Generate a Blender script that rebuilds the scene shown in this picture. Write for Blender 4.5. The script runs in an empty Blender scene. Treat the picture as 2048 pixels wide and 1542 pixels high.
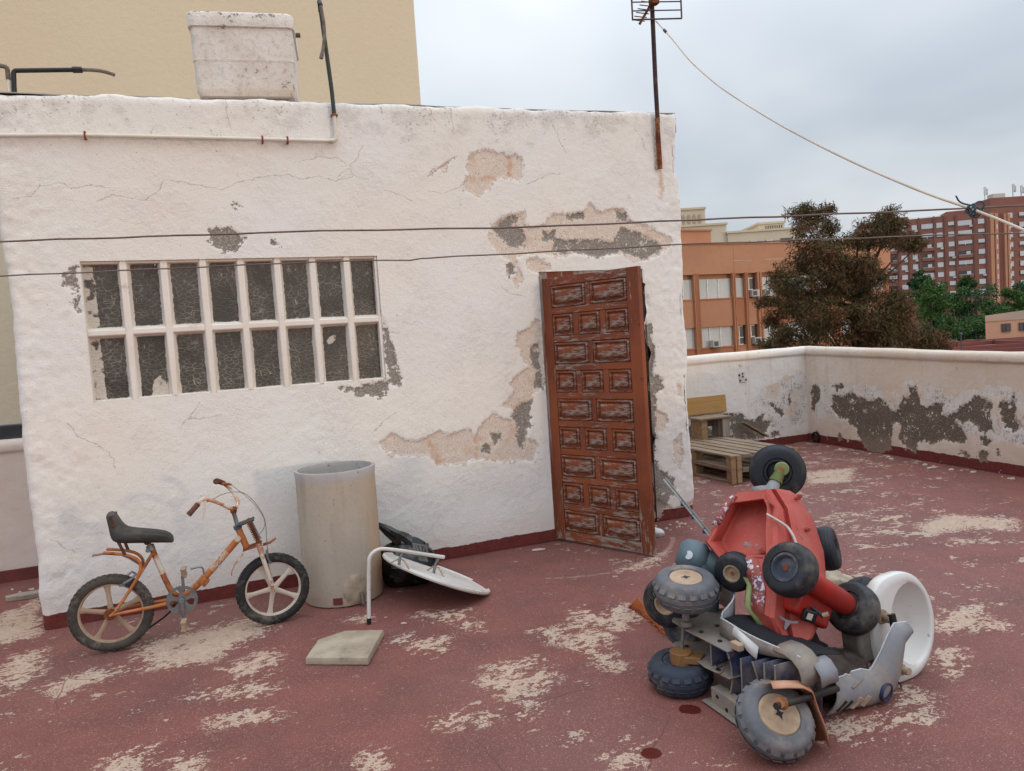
import bpy, math, random
import numpy as np
from mathutils import Vector, Matrix
R = math.radians
random.seed(7); rng = np.random.default_rng(11)
S = bpy.context.scene
COL = S.collection
# ------------------------------------------------------------------ camera
cam_d = bpy.data.cameras.new('camera'); cam = bpy.data.objects.new('camera', cam_d); COL.objects.link(cam)
cam_d.sensor_fit = 'HORIZONTAL'; cam_d.sensor_width = 36.0; cam_d.lens = 36.0*1480/2048
cam_d.clip_start = 0.05; cam_d.clip_end = 3000
_p, _r = R(3.45), R(3.78)
_f = Vector((0, math.cos(_p), -math.sin(_p))); _u0 = Vector((0, math.sin(_p), math.cos(_p))); _r0 = Vector((1, 0, 0))
_rt = _r0*math.cos(_r)-_u0*math.sin(_r); _up = _u0*math.cos(_r)+_r0*math.sin(_r)
M3 = Matrix((_rt, _up, -_f)).transposed()
cam.matrix_world = Matrix.Translation((0, 0, 1.6)) @ M3.to_4x4()
S.camera = cam
# ------------------------------------------------------------------ sky and sun (low sun behind thin cloud, to the right behind the camera)
SUN_AZ, SUN_EL = R(50), R(2.6)           # azimuth: towards +x from -y
SUN = Vector((math.sin(SUN_AZ)*math.cos(SUN_EL), -math.cos(SUN_AZ)*math.cos(SUN_EL), math.sin(SUN_EL)))
W = bpy.data.worlds.new('World'); S.world = W; W.use_nodes = True
wt = W.node_tree; wt.nodes.clear()
def wn(t, **k):
    n = wt.nodes.new(t)
    for a, v in k.items(): setattr(n, a, v)
    return n
out = wn('ShaderNodeOutputWorld'); bg = wn('ShaderNodeBackground'); bg.inputs['Strength'].default_value = 0.13
sky = wn('ShaderNodeTexSky', sky_type='NISHITA', sun_disc=False, sun_elevation=SUN_EL, sun_rotation=math.pi-SUN_AZ, altitude=50, air_density=1.0, dust_density=1.5, ozone_density=1.0)
geo = wn('ShaderNodeTexCoord')
sep = wn('ShaderNodeSeparateXYZ'); wt.links.new(geo.outputs['Generated'], sep.inputs[0])
def wmath(op, a, b=None, c=None, clamp=False):
    n = wn('ShaderNodeMath', operation=op, use_clamp=clamp)
    for i, v in enumerate((a, b, c)):
        if v is None: continue
        if isinstance(v, (int, float)): n.inputs[i].default_value = v
        else: wt.links.new(v, n.inputs[i])
    return n.outputs[0]
elev = wmath('MAXIMUM', sep.outputs['Z'], 0.0)
cie = wmath('MULTIPLY_ADD', wmath('POWER', elev, 2.0), 2.6, 1.0)          # overcast sky: zenith three times the horizon
# cloud sheets on a plane overhead
den = wmath('ADD', elev, 0.22)
cx = wmath('DIVIDE', sep.outputs['X'], den); cy = wmath('DIVIDE', sep.outputs['Y'], den)
cmb = wn('ShaderNodeCombineXYZ'); wt.links.new(cx, cmb.inputs[0]); wt.links.new(cy, cmb.inputs[1])
nz = wn('ShaderNodeTexNoise'); nz.inputs['Scale'].default_value = 0.9; nz.inputs['Detail'].default_value = 3.5; nz.inputs['Roughness'].default_value = 0.52; nz.inputs['Distortion'].default_value = 0.35
wt.links.new(cmb.outputs[0], nz.inputs['Vector'])
nfac = wn('ShaderNodeMapRange'); nfac.inputs[1].default_value = 0.32; nfac.inputs[2].default_value = 0.68
wt.links.new(nz.outputs['Fac'], nfac.inputs[0])
ccol = wn('ShaderNodeMix', data_type='RGBA'); ccol.inputs['A'].default_value = (4.25, 4.75, 5.45, 1); ccol.inputs['B'].default_value = (5.55, 5.8, 6.1, 1)
wt.links.new(nfac.outputs[0], ccol.inputs['Factor'])
cs = wn('ShaderNodeVectorMath', operation='SCALE'); wt.links.new(ccol.outputs['Result'], cs.inputs[0]); wt.links.new(cie, cs.inputs['Scale'])
cov = wmath('MULTIPLY_ADD', nfac.outputs[0], 0.2, 0.72)
mixs = wn('ShaderNodeMix', data_type='RGBA'); wt.links.new(cov, mixs.inputs['Factor']); wt.links.new(sky.outputs[0], mixs.inputs['A']); wt.links.new(cs.outputs[0], mixs.inputs['B'])
wt.links.new(mixs.outputs['Result'], bg.inputs['Color']); wt.links.new(bg.outputs[0], out.inputs['Surface'])
W.cycles.sampling_method = 'NONE'
sun_d = bpy.data.lights.new('sun', 'SUN'); sun = bpy.data.objects.new('sun', sun_d); COL.objects.link(sun)
sun_d.energy = 0.6; sun_d.angle = R(4.2); sun_d.color = (1.0, 0.76, 0.52)
sun.rotation_euler = (-SUN).to_track_quat('-Z', 'Y').to_euler(); sun.location = (8, -8, 6)
S.view_settings.view_transform = 'Standard'; S.view_settings.look = 'None'; S.view_settings.gamma = 1.0
S.view_settings.exposure = 0.13
S.view_settings.use_curve_mapping = False
try:
    S.cycles.max_bounces = 5; S.cycles.diffuse_bounces = 3; S.cycles.glossy_bounces = 3; S.cycles.use_denoising = True
    S.cycles.use_adaptive_sampling = True; S.cycles.adaptive_threshold = 0.012; S.cycles.caustics_reflective = False; S.cycles.caustics_refractive = False
except Exception: pass

# ------------------------------------------------------------------ node helper
def lin(h):
    h = h.lstrip('#'); o = []
    for i in (0, 2, 4):
        v = int(h[i:i+2], 16)/255; o.append(v/12.92 if v <= 0.04045 else ((v+0.055)/1.055)**2.4)
    return (*o, 1.0)
def C4(c): return lin(c) if isinstance(c, str) else ((*c, 1.0) if len(c) == 3 else tuple(c))
class G:
    def __init__(s, name):
        s.m = bpy.data.materials.new(name); s.m.use_nodes = True; s.t = s.m.node_tree
        s.t.nodes.clear()
        s.o = s.t.nodes.new('ShaderNodeOutputMaterial'); s.b = s.t.nodes.new('ShaderNodeBsdfPrincipled')
        s.t.links.new(s.b.outputs[0], s.o.inputs[0])
        s.tc = s.t.nodes.new('ShaderNodeTexCoord'); s.obj = s.tc.outputs['Object']
    def put(s, sock, v):
        if isinstance(v, bpy.types.NodeSocket): s.t.links.new(v, sock)
        elif isinstance(v, str): sock.default_value = lin(v)
        elif isinstance(v, (tuple, list)) and sock.type == 'RGBA': sock.default_value = C4(v)
        else: sock.default_value = v
    def mapv(s, v=None, scale=(1, 1, 1), rot=(0, 0, 0), loc=(0, 0, 0)):
        n = s.t.nodes.new('ShaderNodeMapping'); s.put(n.inputs['Vector'], v or s.obj)
        n.inputs['Scale'].default_value = scale; n.inputs['Rotation'].default_value = rot; n.inputs['Location'].default_value = loc
        return n.outputs[0]
    def noise(s, scale=5, det=4, rough=0.55, v=None, dist=0.0, col=False):
        n = s.t.nodes.new('ShaderNodeTexNoise'); s.put(n.inputs['Vector'], v or s.obj)
        n.inputs['Scale'].default_value = scale; n.inputs['Detail'].default_value = det; n.inputs['Roughness'].default_value = rough; n.inputs['Distortion'].default_value = dist
        return n.outputs['Color' if col else 'Fac']
    def vor(s, scale=5, v=None, feat='F1', out='Distance', rnd=1.0):
        n = s.t.nodes.new('ShaderNodeTexVoronoi'); n.feature = feat; s.put(n.inputs['Vector'], v or s.obj); n.inputs['Scale'].default_value = scale
        n.inputs['Randomness'].default_value = rnd
        return n.outputs[out]
    def math(s, op, a, b=None, c=None, clamp=False):
        n = s.t.nodes.new('ShaderNodeMath'); n.operation = op; n.use_clamp = clamp
        for i, v in enumerate((a, b, c)):
            if v is not None: s.put(n.inputs[i], v)
        return n.outputs[0]
    def step(s, v, lo, hi, smooth=True):
        n = s.t.nodes.new('ShaderNodeMapRange'); n.interpolation_type = 'SMOOTHSTEP' if smooth else 'LINEAR'
        s.put(n.inputs[0], v); n.inputs[1].default_value = lo; n.inputs[2].default_value = hi; return n.outputs[0]
    def mix(s, f, a, b, mode='MIX'):
        n = s.t.nodes.new('ShaderNodeMix'); n.data_type = 'RGBA'; n.blend_type = mode
        s.put(n.inputs['Factor'], f); s.put(n.inputs['A'], a); s.put(n.inputs['B'], b); return n.outputs['Result']
    def attr(s, name):
        n = s.t.nodes.new('ShaderNodeAttribute'); n.attribute_name = name; return n.outputs['Fac']
    def sepz(s, v=None):
        n = s.t.nodes.new('ShaderNodeSeparateXYZ'); s.put(n.inputs[0], v or s.obj); return n.outputs
    def rnd(s):
        n = s.t.nodes.new('ShaderNodeObjectInfo'); return n.outputs['Random']
    def bump(s, h, strength=0.3, dist=0.01):
        n = s.t.nodes.new('ShaderNodeBump'); n.inputs['Strength'].default_value = strength; n.inputs['Distance'].default_value = dist
        s.put(n.inputs['Height'], h); s.t.links.new(n.outputs[0], s.b.inputs['Normal']); return n
    def done(s, col, rough=0.6, metal=0.0, spec=0.4):
        s.put(s.b.inputs['Base Color'], col); s.put(s.b.inputs['Roughness'], rough); s.put(s.b.inputs['Metallic'], metal)
        s.b.inputs['Specular IOR Level'].default_value = spec
        return s.m
def std(name, c1, c2=None, rough=0.6, metal=0.0, scale=6, dirt=None, dthr=(0.5, 0.68), dscale=3.0, bump=0.15, bscale=60, bdist=0.004, spec=0.4, stretch=(1, 1, 1), dstretch=None, vary=0.0):
    """weathered surface: two tones, dirt or wear in patches, fine relief"""
    g = G(name); c1 = C4(c1); c2 = C4(c2) if c2 else tuple(x*0.72 for x in c1[:3])+(1,)
    v = g.mapv(scale=stretch)
    col = g.mix(g.step(g.noise(scale, 5, 0.6, v), 0.3, 0.7), c1, c2)
    r = rough
    if dirt:
        dv = g.mapv(scale=dstretch or stretch)
        f = g.step(g.math('MULTIPLY_ADD', g.noise(dscale*7, 4, 0.65, dv), 0.35, g.math('MULTIPLY', g.noise(dscale, 4, 0.6, dv), 0.65)), *dthr)
        col = g.mix(f, col, dirt); r = g.math('MULTIPLY_ADD', f, 0.9-rough, rough)
    if vary: col = g.mix(g.math('MULTIPLY', g.rnd(), vary), col, (0.05, 0.04, 0.03, 1))
    if bump: g.bump(g.noise(bscale, 4, 0.65), bump, bdist)
    return g.done(col, r, metal, spec)

# ------------------------------------------------------------------ mesh helper
ORG = {}
class MB:
    def __init__(s): s.v = []; s.f = []
    def add(s, vs, fs):
        o = len(s.v); s.v += [tuple(map(float, p)) for p in vs]; s.f += [tuple(i+o for i in f) for f in fs]; return s
    def box(s, c, size, X=(1, 0, 0), Y=(0, 1, 0), Z=(0, 0, 1), taper=1.0):
        c = Vector(c); X, Y, Z = (Vector(a)*(k/2) for a, k in zip((X, Y, Z), size)); vs = []
        for k in (-1, 1):
            t = taper if k > 0 else 1.0
            for i, j in ((-1, -1), (1, -1), (1, 1), (-1, 1)): vs.append(c+X*i*t+Y*j*t+Z*k)
        return s.add(vs, [(3, 2, 1, 0), (4, 5, 6, 7), (0, 1, 5, 4), (1, 2, 6, 5), (2, 3, 7, 6), (3, 0, 4, 7)])
    def bar(s, a, b, w, h, up=(0, 0, 1)):
        a, b = Vector(a), Vector(b); d = b-a; L = d.length; d.normalize(); side = d.cross(Vector(up))
        if side.length < 1e-4: side = d.cross(Vector((1, 0, 0)))
        side.normalize(); u = side.cross(d)
        return s.box((a+b)/2, (L, w, h), d, side, u)
    def tube(s, pts, r, n=10, closed=False, caps=True, smooth=0, flat=1.0, up=None):
        P = [Vector(p) for p in pts]; rr = list(r) if isinstance(r, (list, tuple)) else [r]*len(P)
        for _ in range(smooth):
            Q, q = [], []
            for i in range(len(P)-1):
                Q += [P[i]*0.75+P[i+1]*0.25, P[i]*0.25+P[i+1]*0.75]; q += [rr[i]*0.75+rr[i+1]*0.25, rr[i]*0.25+rr[i+1]*0.75]
            P = [P[0]]+Q[1:-1]+[P[-1]]; rr = [rr[0]]+q[1:-1]+[rr[-1]]
        m = len(P); vs = []; prev = None
        for i in range(m):
            if closed: t = (P[(i+1) % m]-P[i-1])
            else: t = P[min(i+1, m-1)]-P[max(i-1, 0)]
            t.normalize()
            if prev is None:
                a = Vector(up) if up else (Vector((0, 0, 1)) if abs(t.z) < 0.9 else Vector((1, 0, 0)))
                nrm = (a-t*a.dot(t)).normalized()
            else: nrm = (prev-t*prev.dot(t)).normalized()
            prev = nrm; bn = t.cross(nrm)
            for k in range(n):
                an = 2*math.pi*k/n; vs.append(P[i]+nrm*(rr[i]*flat*math.cos(an))+bn*(rr[i]*math.sin(an)))
        fs = []
        for i in range(m if closed else m-1):
            j = (i+1) % m
            for k in range(n): fs.append((i*n+k, j*n+k, j*n+(k+1) % n, i*n+(k+1) % n))
        if caps and not closed: fs += [tuple(range(n)), tuple(reversed(range((m-1)*n, m*n)))]
        for i, f in enumerate(fs):
            if len(f) == n and not closed and i >= len(fs)-2: fs[i] = tuple(f)
        return s.add(vs, [tuple(reversed(f)) for f in fs])
    def lathe(s, prof, c=(0, 0, 0), axis=(0, 0, 1), n=32, ref=None, a0=0, a1=None, wob=None):
        """prof: list of (radius, along axis)"""
        c = Vector(c); ax = Vector(axis).normalized(); a = Vector(ref) if ref else (Vector((1, 0, 0)) if abs(ax.x) < 0.9 else Vector((0, 1, 0)))
        x = (a-ax*a.dot(ax)).normalized(); y = ax.cross(x); full = a1 is None; m = n if full else n+1; vs = []
        for (r, h) in prof:
            for k in range(m):
                an = a0+(2*math.pi*k/n if full else (a1-a0)*k/n); q = r*(1+(wob(an, h) if wob else 0)); vs.append(c+ax*h+x*(q*math.cos(an))+y*(q*math.sin(an)))
        fs = []
        for i in range(len(prof)-1):
            for k in range(m if full else n): fs.append((i*m+k, i*m+(k+1) % m, (i+1)*m+(k+1) % m, (i+1)*m+k))
        return s.add(vs, fs)
    def prism(s, poly, depth, o=(0, 0, 0), X=(1, 0, 0), Y=(0, 0, 1)):
        """polygon (a,b) in plane X,Y at o, extruded by depth along X x Y"""
        o, X, Y = Vector(o), Vector(X), Vector(Y); Nn = X.cross(Y).normalized()*depth; n = len(poly)
        vs = [o+X*a+Y*b for a, b in poly]+[o+X*a+Y*b+Nn for a, b in poly]
        return s.add(vs, [tuple(reversed(range(n))), tuple(range(n, 2*n))]+[(i, (i+1) % n, n+(i+1) % n, n+i) for i in range(n)])
    def grid(s, P):
        """P[i][j] points"""
        a, b = len(P), len(P[0])
        return s.add([q for row in P for q in row], [(i*b+j, i*b+j+1, (i+1)*b+j+1, (i+1)*b+j) for i in range(a-1) for j in range(b-1)])
    def mesh(s, name, org=(0, 0, 0), smooth=40):
        me = bpy.data.meshes.new(name); o = Vector(org)
        me.from_pydata([(p[0]-o.x, p[1]-o.y, p[2]-o.z) for p in s.v], [], s.f); me.validate(); me.update()
        if smooth:
            me.shade_smooth(); me.set_sharp_from_angle(angle=R(smooth))
        return me
def tag(o, label=None, cat=None, group=None, kind=None):
    if label: o['label'] = label
    if cat: o['category'] = cat
    if group: o['group'] = group
    if kind: o['kind'] = kind
    return o
def thing(name, loc, label, cat, group=None):
    o = bpy.data.objects.new(name, None); o.empty_display_size = 0.1; COL.objects.link(o); o.location = loc; ORG[o.name] = Vector(loc)
    return tag(o, label, cat, group)
def part(name, mb, mat, parent=None, smooth=40, bevel=0, solid=0, sub=0, label=None):
    org = ORG[parent.name] if parent else Vector((0, 0, 0))
    me = mb.mesh(name, org, smooth) if isinstance(mb, MB) else mb
    o = bpy.data.objects.new(name, me); COL.objects.link(o); me.materials.append(mat)
    if parent: o.parent = parent
    ORG[o.name] = org
    mods(o, bevel, solid, sub)
    if label: o['label'] = label
    return o
def mods(o, bevel=0, solid=0, sub=0):
    if solid:
        m = o.modifiers.new('solid', 'SOLIDIFY'); m.thickness = solid; m.offset = 0
    if sub:
        m = o.modifiers.new('sub', 'SUBSURF'); m.levels = sub; m.render_levels = sub
    if bevel:
        m = o.modifiers.new('bevel', 'BEVEL'); m.width = bevel; m.segments = 2; m.limit_method = 'ANGLE'; m.angle_limit = R(35)
def single(name, mb, mat, base, label, cat, group=None, **k):
    """a thing that is one mesh, origin at its base"""
    e = bpy.data.objects.new('tmp', None); ORG['tmp!'] = Vector(base)
    me = mb.mesh(name, Vector(base), k.pop('smooth', 40)); bpy.data.objects.remove(e)
    o = bpy.data.objects.new(name, me); COL.objects.link(o); me.materials.append(mat); o.location = base; ORG[o.name] = Vector(base)
    mods(o, **k); return tag(o, label, cat, group)
def twin(src, name, parent, loc=None, rot=None, scale=None):
    c = src.copy(); c.name = name; COL.objects.link(c); c.parent = parent
    for k in ('label', 'category', 'group'):
        if k in c: del c[k]
    if loc is not None: c.location = loc
    if rot is not None: c.rotation_euler = rot
    if scale is not None: c.scale = scale
    ORG[c.name] = ORG[src.name]
    return c
# signed distance to polygons (negative inside) on an array of points
def sdf(pts, polys, far=0.5):
    out = np.full(len(pts), far)
    for P in polys:
        P = np.array(P, float); lo, hi = P.min(0)-far, P.max(0)+far
        idx = np.nonzero((pts[:, 0] > lo[0]) & (pts[:, 0] < hi[0]) & (pts[:, 1] > lo[1]) & (pts[:, 1] < hi[1]))[0]
        if not len(idx): continue
        q = pts[idx]; best = np.full(len(q), 1e9); ins = np.zeros(len(q), bool)
        for i in range(len(P)):
            a, b = P[i], P[(i+1) % len(P)]; e = b-a; w = q-a
            t = np.clip((w@e)/max(e@e, 1e-12), 0, 1); dd = w-t[:, None]*e
            best = np.minimum(best, (dd**2).sum(1))
            c = ((a[1] <= q[:, 1]) != (b[1] <= q[:, 1]))
            with np.errstate(divide='ignore', invalid='ignore'):
                xx = a[0]+(q[:, 1]-a[1])*(b[0]-a[0])/(b[1]-a[1])
            ins ^= c & (q[:, 0] < xx)
        dd = np.sqrt(best); dd[ins] *= -1
        out[idx] = np.minimum(out[idx], dd)
    return out
def pldist(pts, lines, far=0.3):
    out = np.full(len(pts), far); sgn = np.full(len(pts), far)
    for P in lines:
        P = np.array(P, float); lo, hi = P.min(0)-far, P.max(0)+far
        idx = np.nonzero((pts[:, 0] > lo[0]) & (pts[:, 0] < hi[0]) & (pts[:, 1] > lo[1]) & (pts[:, 1] < hi[1]))[0]
        if not len(idx): continue
        q = pts[idx]; best = np.full(len(q), 1e9); sg = np.full(len(q), far)
        for i in range(len(P)-1):
            a, b = P[i], P[i+1]; e = b-a; w = q-a
            t = np.clip((w@e)/max(e@e, 1e-12), 0, 1); dd = w-t[:, None]*e
            d2 = (dd**2).sum(1); cr = (w[:, 0]*e[1]-w[:, 1]*e[0])/max(np.hypot(*e), 1e-9); nb = d2 < best; sg = np.where(nb, cr, sg); best = np.minimum(best, d2)
        dd = np.sqrt(best); nb = dd < out[idx]; sgn[idx] = np.where(nb, sg, sgn[idx]); out[idx] = np.minimum(out[idx], dd)
    return out, sgn
def vnoise(x, y, seed=0):
    """smooth value noise, numpy"""
    r = np.random.default_rng(seed); T = r.random((256, 256))*2-1
    xi, yi = np.floor(x).astype(int), np.floor(y).astype(int); fx, fy = x-xi, y-yi
    fx = fx*fx*(3-2*fx); fy = fy*fy*(3-2*fy)
    g = lambda a, b: T[a & 255, b & 255]
    return (g(xi, yi)*(1-fx)+g(xi+1, yi)*fx)*(1-fy)+(g(xi, yi+1)*(1-fx)+g(xi+1, yi+1)*fx)*fy
def fbm(x, y, seed=0, o=4):
    s = np.zeros_like(x); a = 1.0
    for k in range(o): s += a*vnoise(x*2**k+17*k, y*2**k+5*k, seed+k); a *= 0.55
    return s
def gridmesh(name, V, nx, ny, keep=None, smooth=True):
    """V (nx*ny,3) row-major [i*ny+j]"""
    i, j = np.meshgrid(np.arange(nx-1), np.arange(ny-1), indexing='ij')
    a = (i*ny+j).ravel(); F = np.stack([a, a+ny, a+ny+1, a+1], 1)
    if keep is not None: F = F[keep.ravel()]
    me = bpy.data.meshes.new(name); me.vertices.add(len(V)); me.vertices.foreach_set('co', V.astype(np.float32).ravel())
    me.loops.add(len(F)*4); me.loops.foreach_set('vertex_index', F.astype(np.int32).ravel())
    me.polygons.add(len(F)); me.polygons.foreach_set('loop_start', np.arange(0, len(F)*4, 4, dtype=np.int32))
    try: me.polygons.foreach_set('loop_total', np.full(len(F), 4, dtype=np.int32))
    except Exception: pass
    me.update(calc_edges=True); me.validate()
    if smooth: me.polygons.foreach_set('use_smooth', np.ones(len(me.polygons), dtype=bool))
    return me
def setattrf(me, name, vals):
    a = me.attributes.new(name, 'FLOAT', 'POINT'); a.data.foreach_set('value', np.asarray(vals, np.float32))
HP= [[(2.997, 2.969), (3.048, 3.015), (3.135, 3.05), (3.23, 3.021), (3.28, 3.025), (3.327, 2.992), (3.379, 3.02), (3.426, 2.987), (3.45, 2.937), (3.421, 2.821), (3.382, 2.809), (3.341, 2.837), (3.303, 2.831), (3.254, 2.835), (3.204, 2.829), (3.182, 2.783), (3.124, 2.737), (3.066, 2.686), (3.026, 2.708), (2.957, 2.746), (2.955, 2.796), (3.001, 2.858), (2.98, 2.902)], [(3.124, 2.398), (3.16, 2.477), (3.233, 2.545), (3.334, 2.563), (3.429, 2.58), (3.418, 2.511), (3.458, 2.453), (3.608, 2.487), (3.653, 2.563), (3.784, 2.563), (3.932, 2.581), (3.961, 2.605), (3.998, 2.656), (4.043, 2.618), (4.082, 2.576), (4.236, 2.607), (4.307, 2.607), (4.371, 2.509), (4.513, 2.472), (4.64, 2.409), (4.749, 2.371), (4.745, 2.308), (4.645, 2.247), (4.584, 2.21), (4.48, 2.188), (4.337, 2.203), (4.269, 2.253), (4.058, 2.215), (3.857, 2.26), (3.721, 2.227), (3.592, 2.253), (3.464, 2.267), (3.4, 2.257), (3.335, 2.223), (3.381, 2.072), (3.325, 1.998), (3.309, 2.039), (3.341, 2.142), (3.272, 2.225), (3.188, 2.261), (3.144, 2.33)], [(3.409, 2.21), (3.5, 2.226), (3.619, 2.165), (3.609, 2.124), (3.518, 2.114), (3.455, 2.128)], [(2.685, 2.846), (2.782, 2.908), (2.892, 2.98), (2.841, 2.921), (2.826, 2.877), (2.805, 2.909)], [(2.167, 0.927), (2.278, 0.988), (2.368, 0.931), (2.489, 0.911), (2.575, 0.949), (2.633, 0.97), (2.714, 0.927), (2.86, 0.966), (2.899, 0.9), (2.978, 0.988), (3.073, 1.069), (3.128, 1.015), (3.202, 0.994), (3.265, 1.03), (3.222, 1.062), (3.15, 1.111), (3.215, 1.175), (3.249, 1.229), (3.222, 1.273), (3.287, 1.338), (3.382, 1.387), (3.341, 1.461), (3.297, 1.59), (3.309, 1.652), (3.403, 1.689), (3.485, 1.762), (3.515, 1.633), (3.511, 1.349), (3.493, 1.208), (3.414, 1.186), (3.38, 1.132), (3.37, 0.991), (3.336, 0.838), (3.395, 0.802), (3.397, 0.716), (3.361, 0.642), (3.255, 0.676), (3.164, 0.673), (3.045, 0.687), (2.973, 0.717), (2.9, 0.719), (2.783, 0.699), (2.6, 0.715), (2.535, 0.791), (2.427, 0.81), (2.292, 0.82), (2.216, 0.869)], [(4.715, 1.156), (4.766, 1.134), (4.766, 1.028), (4.73, 1.049)], [(4.664, 0.667), (4.751, 0.728), (4.749, 0.515), (4.712, 0.43), (4.655, 0.526)], [(4.48, 0.195), (4.628, 0.085), (4.755, 0.102), (4.907, 0.152), (4.887, 0.001), (4.662, -0.046), (4.456, -0.023)], [(4.497, 0.948), (4.596, 0.903), (4.623, 0.83), (4.546, 0.75), (4.485, 0.757)]]
HC= [[(3.159, 2.455), (3.231, 2.523), (3.383, 2.545), (3.34, 2.477), (3.389, 2.453), (3.434, 2.372), (3.428, 2.297), (3.342, 2.327), (3.279, 2.328), (3.257, 2.363), (3.198, 2.397)], [(3.647, 2.288), (3.678, 2.37), (3.863, 2.356), (4.027, 2.366), (4.191, 2.34), (4.282, 2.448), (4.423, 2.423), (4.635, 2.322), (4.631, 2.259), (4.48, 2.194), (4.27, 2.265), (4.058, 2.221), (3.858, 2.272), (3.657, 2.252)], [(3.578, 2.429), (3.683, 2.428), (3.665, 2.358), (3.574, 2.371)], [(3.797, 2.557), (3.932, 2.581), (3.956, 2.534), (3.808, 2.522)], [(4.236, 2.594), (4.319, 2.583), (4.357, 2.509), (4.259, 2.522)], [(3.244, 2.179), (3.307, 2.189), (3.316, 2.131), (3.262, 2.081), (3.241, 2.133)], [(3.279, 1.113), (3.379, 1.125), (3.37, 0.991), (3.327, 0.824), (3.297, 0.728), (3.249, 0.805), (3.245, 0.961), (3.204, 1.029)], [(3.417, 1.554), (3.479, 1.565), (3.477, 1.423), (3.493, 1.208), (3.417, 1.228), (3.441, 1.354), (3.403, 1.47)], [(2.957, 0.796), (2.996, 0.826), (3.029, 0.767), (2.997, 0.742)], [(3.045, 0.898), (3.119, 0.89), (3.1, 0.835), (3.061, 0.812)], [(2.25, 1.863), (2.282, 1.807), (2.31, 1.682), (2.337, 1.545), (2.376, 1.393), (2.372, 1.343), (2.308, 1.324), (2.281, 1.468), (2.258, 1.649)], [(1.919, 1.357), (1.991, 1.351), (1.976, 1.315), (1.941, 1.325)], [(2.019, 1.324), (2.1, 1.354), (2.299, 1.38), (2.284, 1.338), (2.242, 1.28), (2.227, 1.244), (2.119, 1.285), (2.034, 1.292)], [(0.316, 2.181), (0.347, 2.222), (0.382, 2.242), (0.377, 2.084), (0.345, 2.085), (0.302, 2.129)], [(0.328, 2.002), (0.379, 2.052), (0.379, 1.946), (0.344, 1.969)], [(1.171, 2.457), (1.302, 2.471), (1.388, 2.4), (1.315, 2.318), (1.236, 2.312), (1.176, 2.361)], [(1.535, 2.392), (1.613, 2.348), (1.559, 2.349)], [(1.334, 2.629), (1.366, 2.616), (1.339, 2.602)], [(4.452, 1.66), (4.502, 1.657), (4.505, 1.554), (4.525, 1.38), (4.496, 1.243), (4.595, 1.201), (4.588, 1.096), (4.506, 1.086), (4.504, 0.895), (4.486, 0.774), (4.465, 0.759), (4.452, 0.55), (4.544, 0.398), (4.644, 0.35), (4.66, 0.259), (4.524, 0.082), (4.479, 0.018), (4.449, 0.022), (4.383, 0.733), (4.412, 1.508)]]
HK= [[(0.104, 2.652), (0.171, 2.666), (0.231, 2.729), (0.344, 2.75), (0.398, 2.719), (0.514, 2.74), (0.56, 2.735), (0.617, 2.722)], [(0.552, 2.65), (0.625, 2.683), (0.789, 2.646), (0.878, 2.693), (0.916, 2.78), (1.008, 2.768), (1.144, 2.744), (1.271, 2.725), (1.366, 2.768), (1.528, 2.806), (1.694, 2.83), (1.775, 2.803), (1.889, 2.82), (2.015, 2.793), (2.134, 2.825), (2.222, 2.812)], [(2.381, 2.726), (2.456, 2.704), (2.545, 2.66)], [(2.697, 2.846), (2.782, 2.908), (2.892, 2.977)], [(3.483, 2.799), (3.568, 2.836), (3.648, 2.872), (3.727, 2.877)], [(2.889, 3.334), (2.897, 3.209), (2.905, 3.165)], [(4.461, 3.242), (4.515, 3.184), (4.532, 3.111)], [(3.725, 3.234), (3.77, 3.132), (3.805, 3.063)], [(0.258, 1.251), (0.301, 1.18), (0.38, 1.133), (0.443, 1.077), (0.481, 1.024), (0.482, 0.985)], [(0.912, 1.213), (0.972, 1.267), (1.003, 1.314)], [(0.922, 1.222), (0.987, 1.23), (1.061, 1.226), (1.117, 1.232)], [(2.148, 1.021), (2.233, 1.092), (2.302, 1.131)], [(2.307, 1.716), (2.36, 1.713)], [(1.337, 3.287), (1.338, 3.226), (1.351, 3.145)], [(1.798, 2.925), (1.914, 2.956), (2.028, 2.953), (2.083, 2.918), (2.149, 2.832)], [(2.047, 2.83), (2.173, 2.95), (2.209, 3.024)], [(0.113, 0.546), (0.144, 0.522), (0.197, 0.475)], [(3.214, 2.004), (3.271, 1.961), (3.368, 1.943)], [(2.699, 2.721), (2.791, 2.716), (2.911, 2.757), (2.961, 2.796)]]
HR= [[(3.32, 2.984), (3.345, 2.985), (3.343, 2.837), (3.313, 2.836)], [(2.53, 0.9), (2.572, 0.908), (2.635, 0.724), (2.586, 0.723)], [(2.898, 0.893), (2.92, 0.89), (2.915, 0.724), (2.893, 0.727)], [(4.659, 2.931), (4.688, 2.931), (4.699, 2.758), (4.659, 2.708)], [(3.0, 2.842), (3.205, 2.84), (3.191, 2.823), (3.01, 2.819)], [(2.974, 0.731), (3.075, 0.691), (3.045, 0.683), (2.973, 0.71)]]
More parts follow.
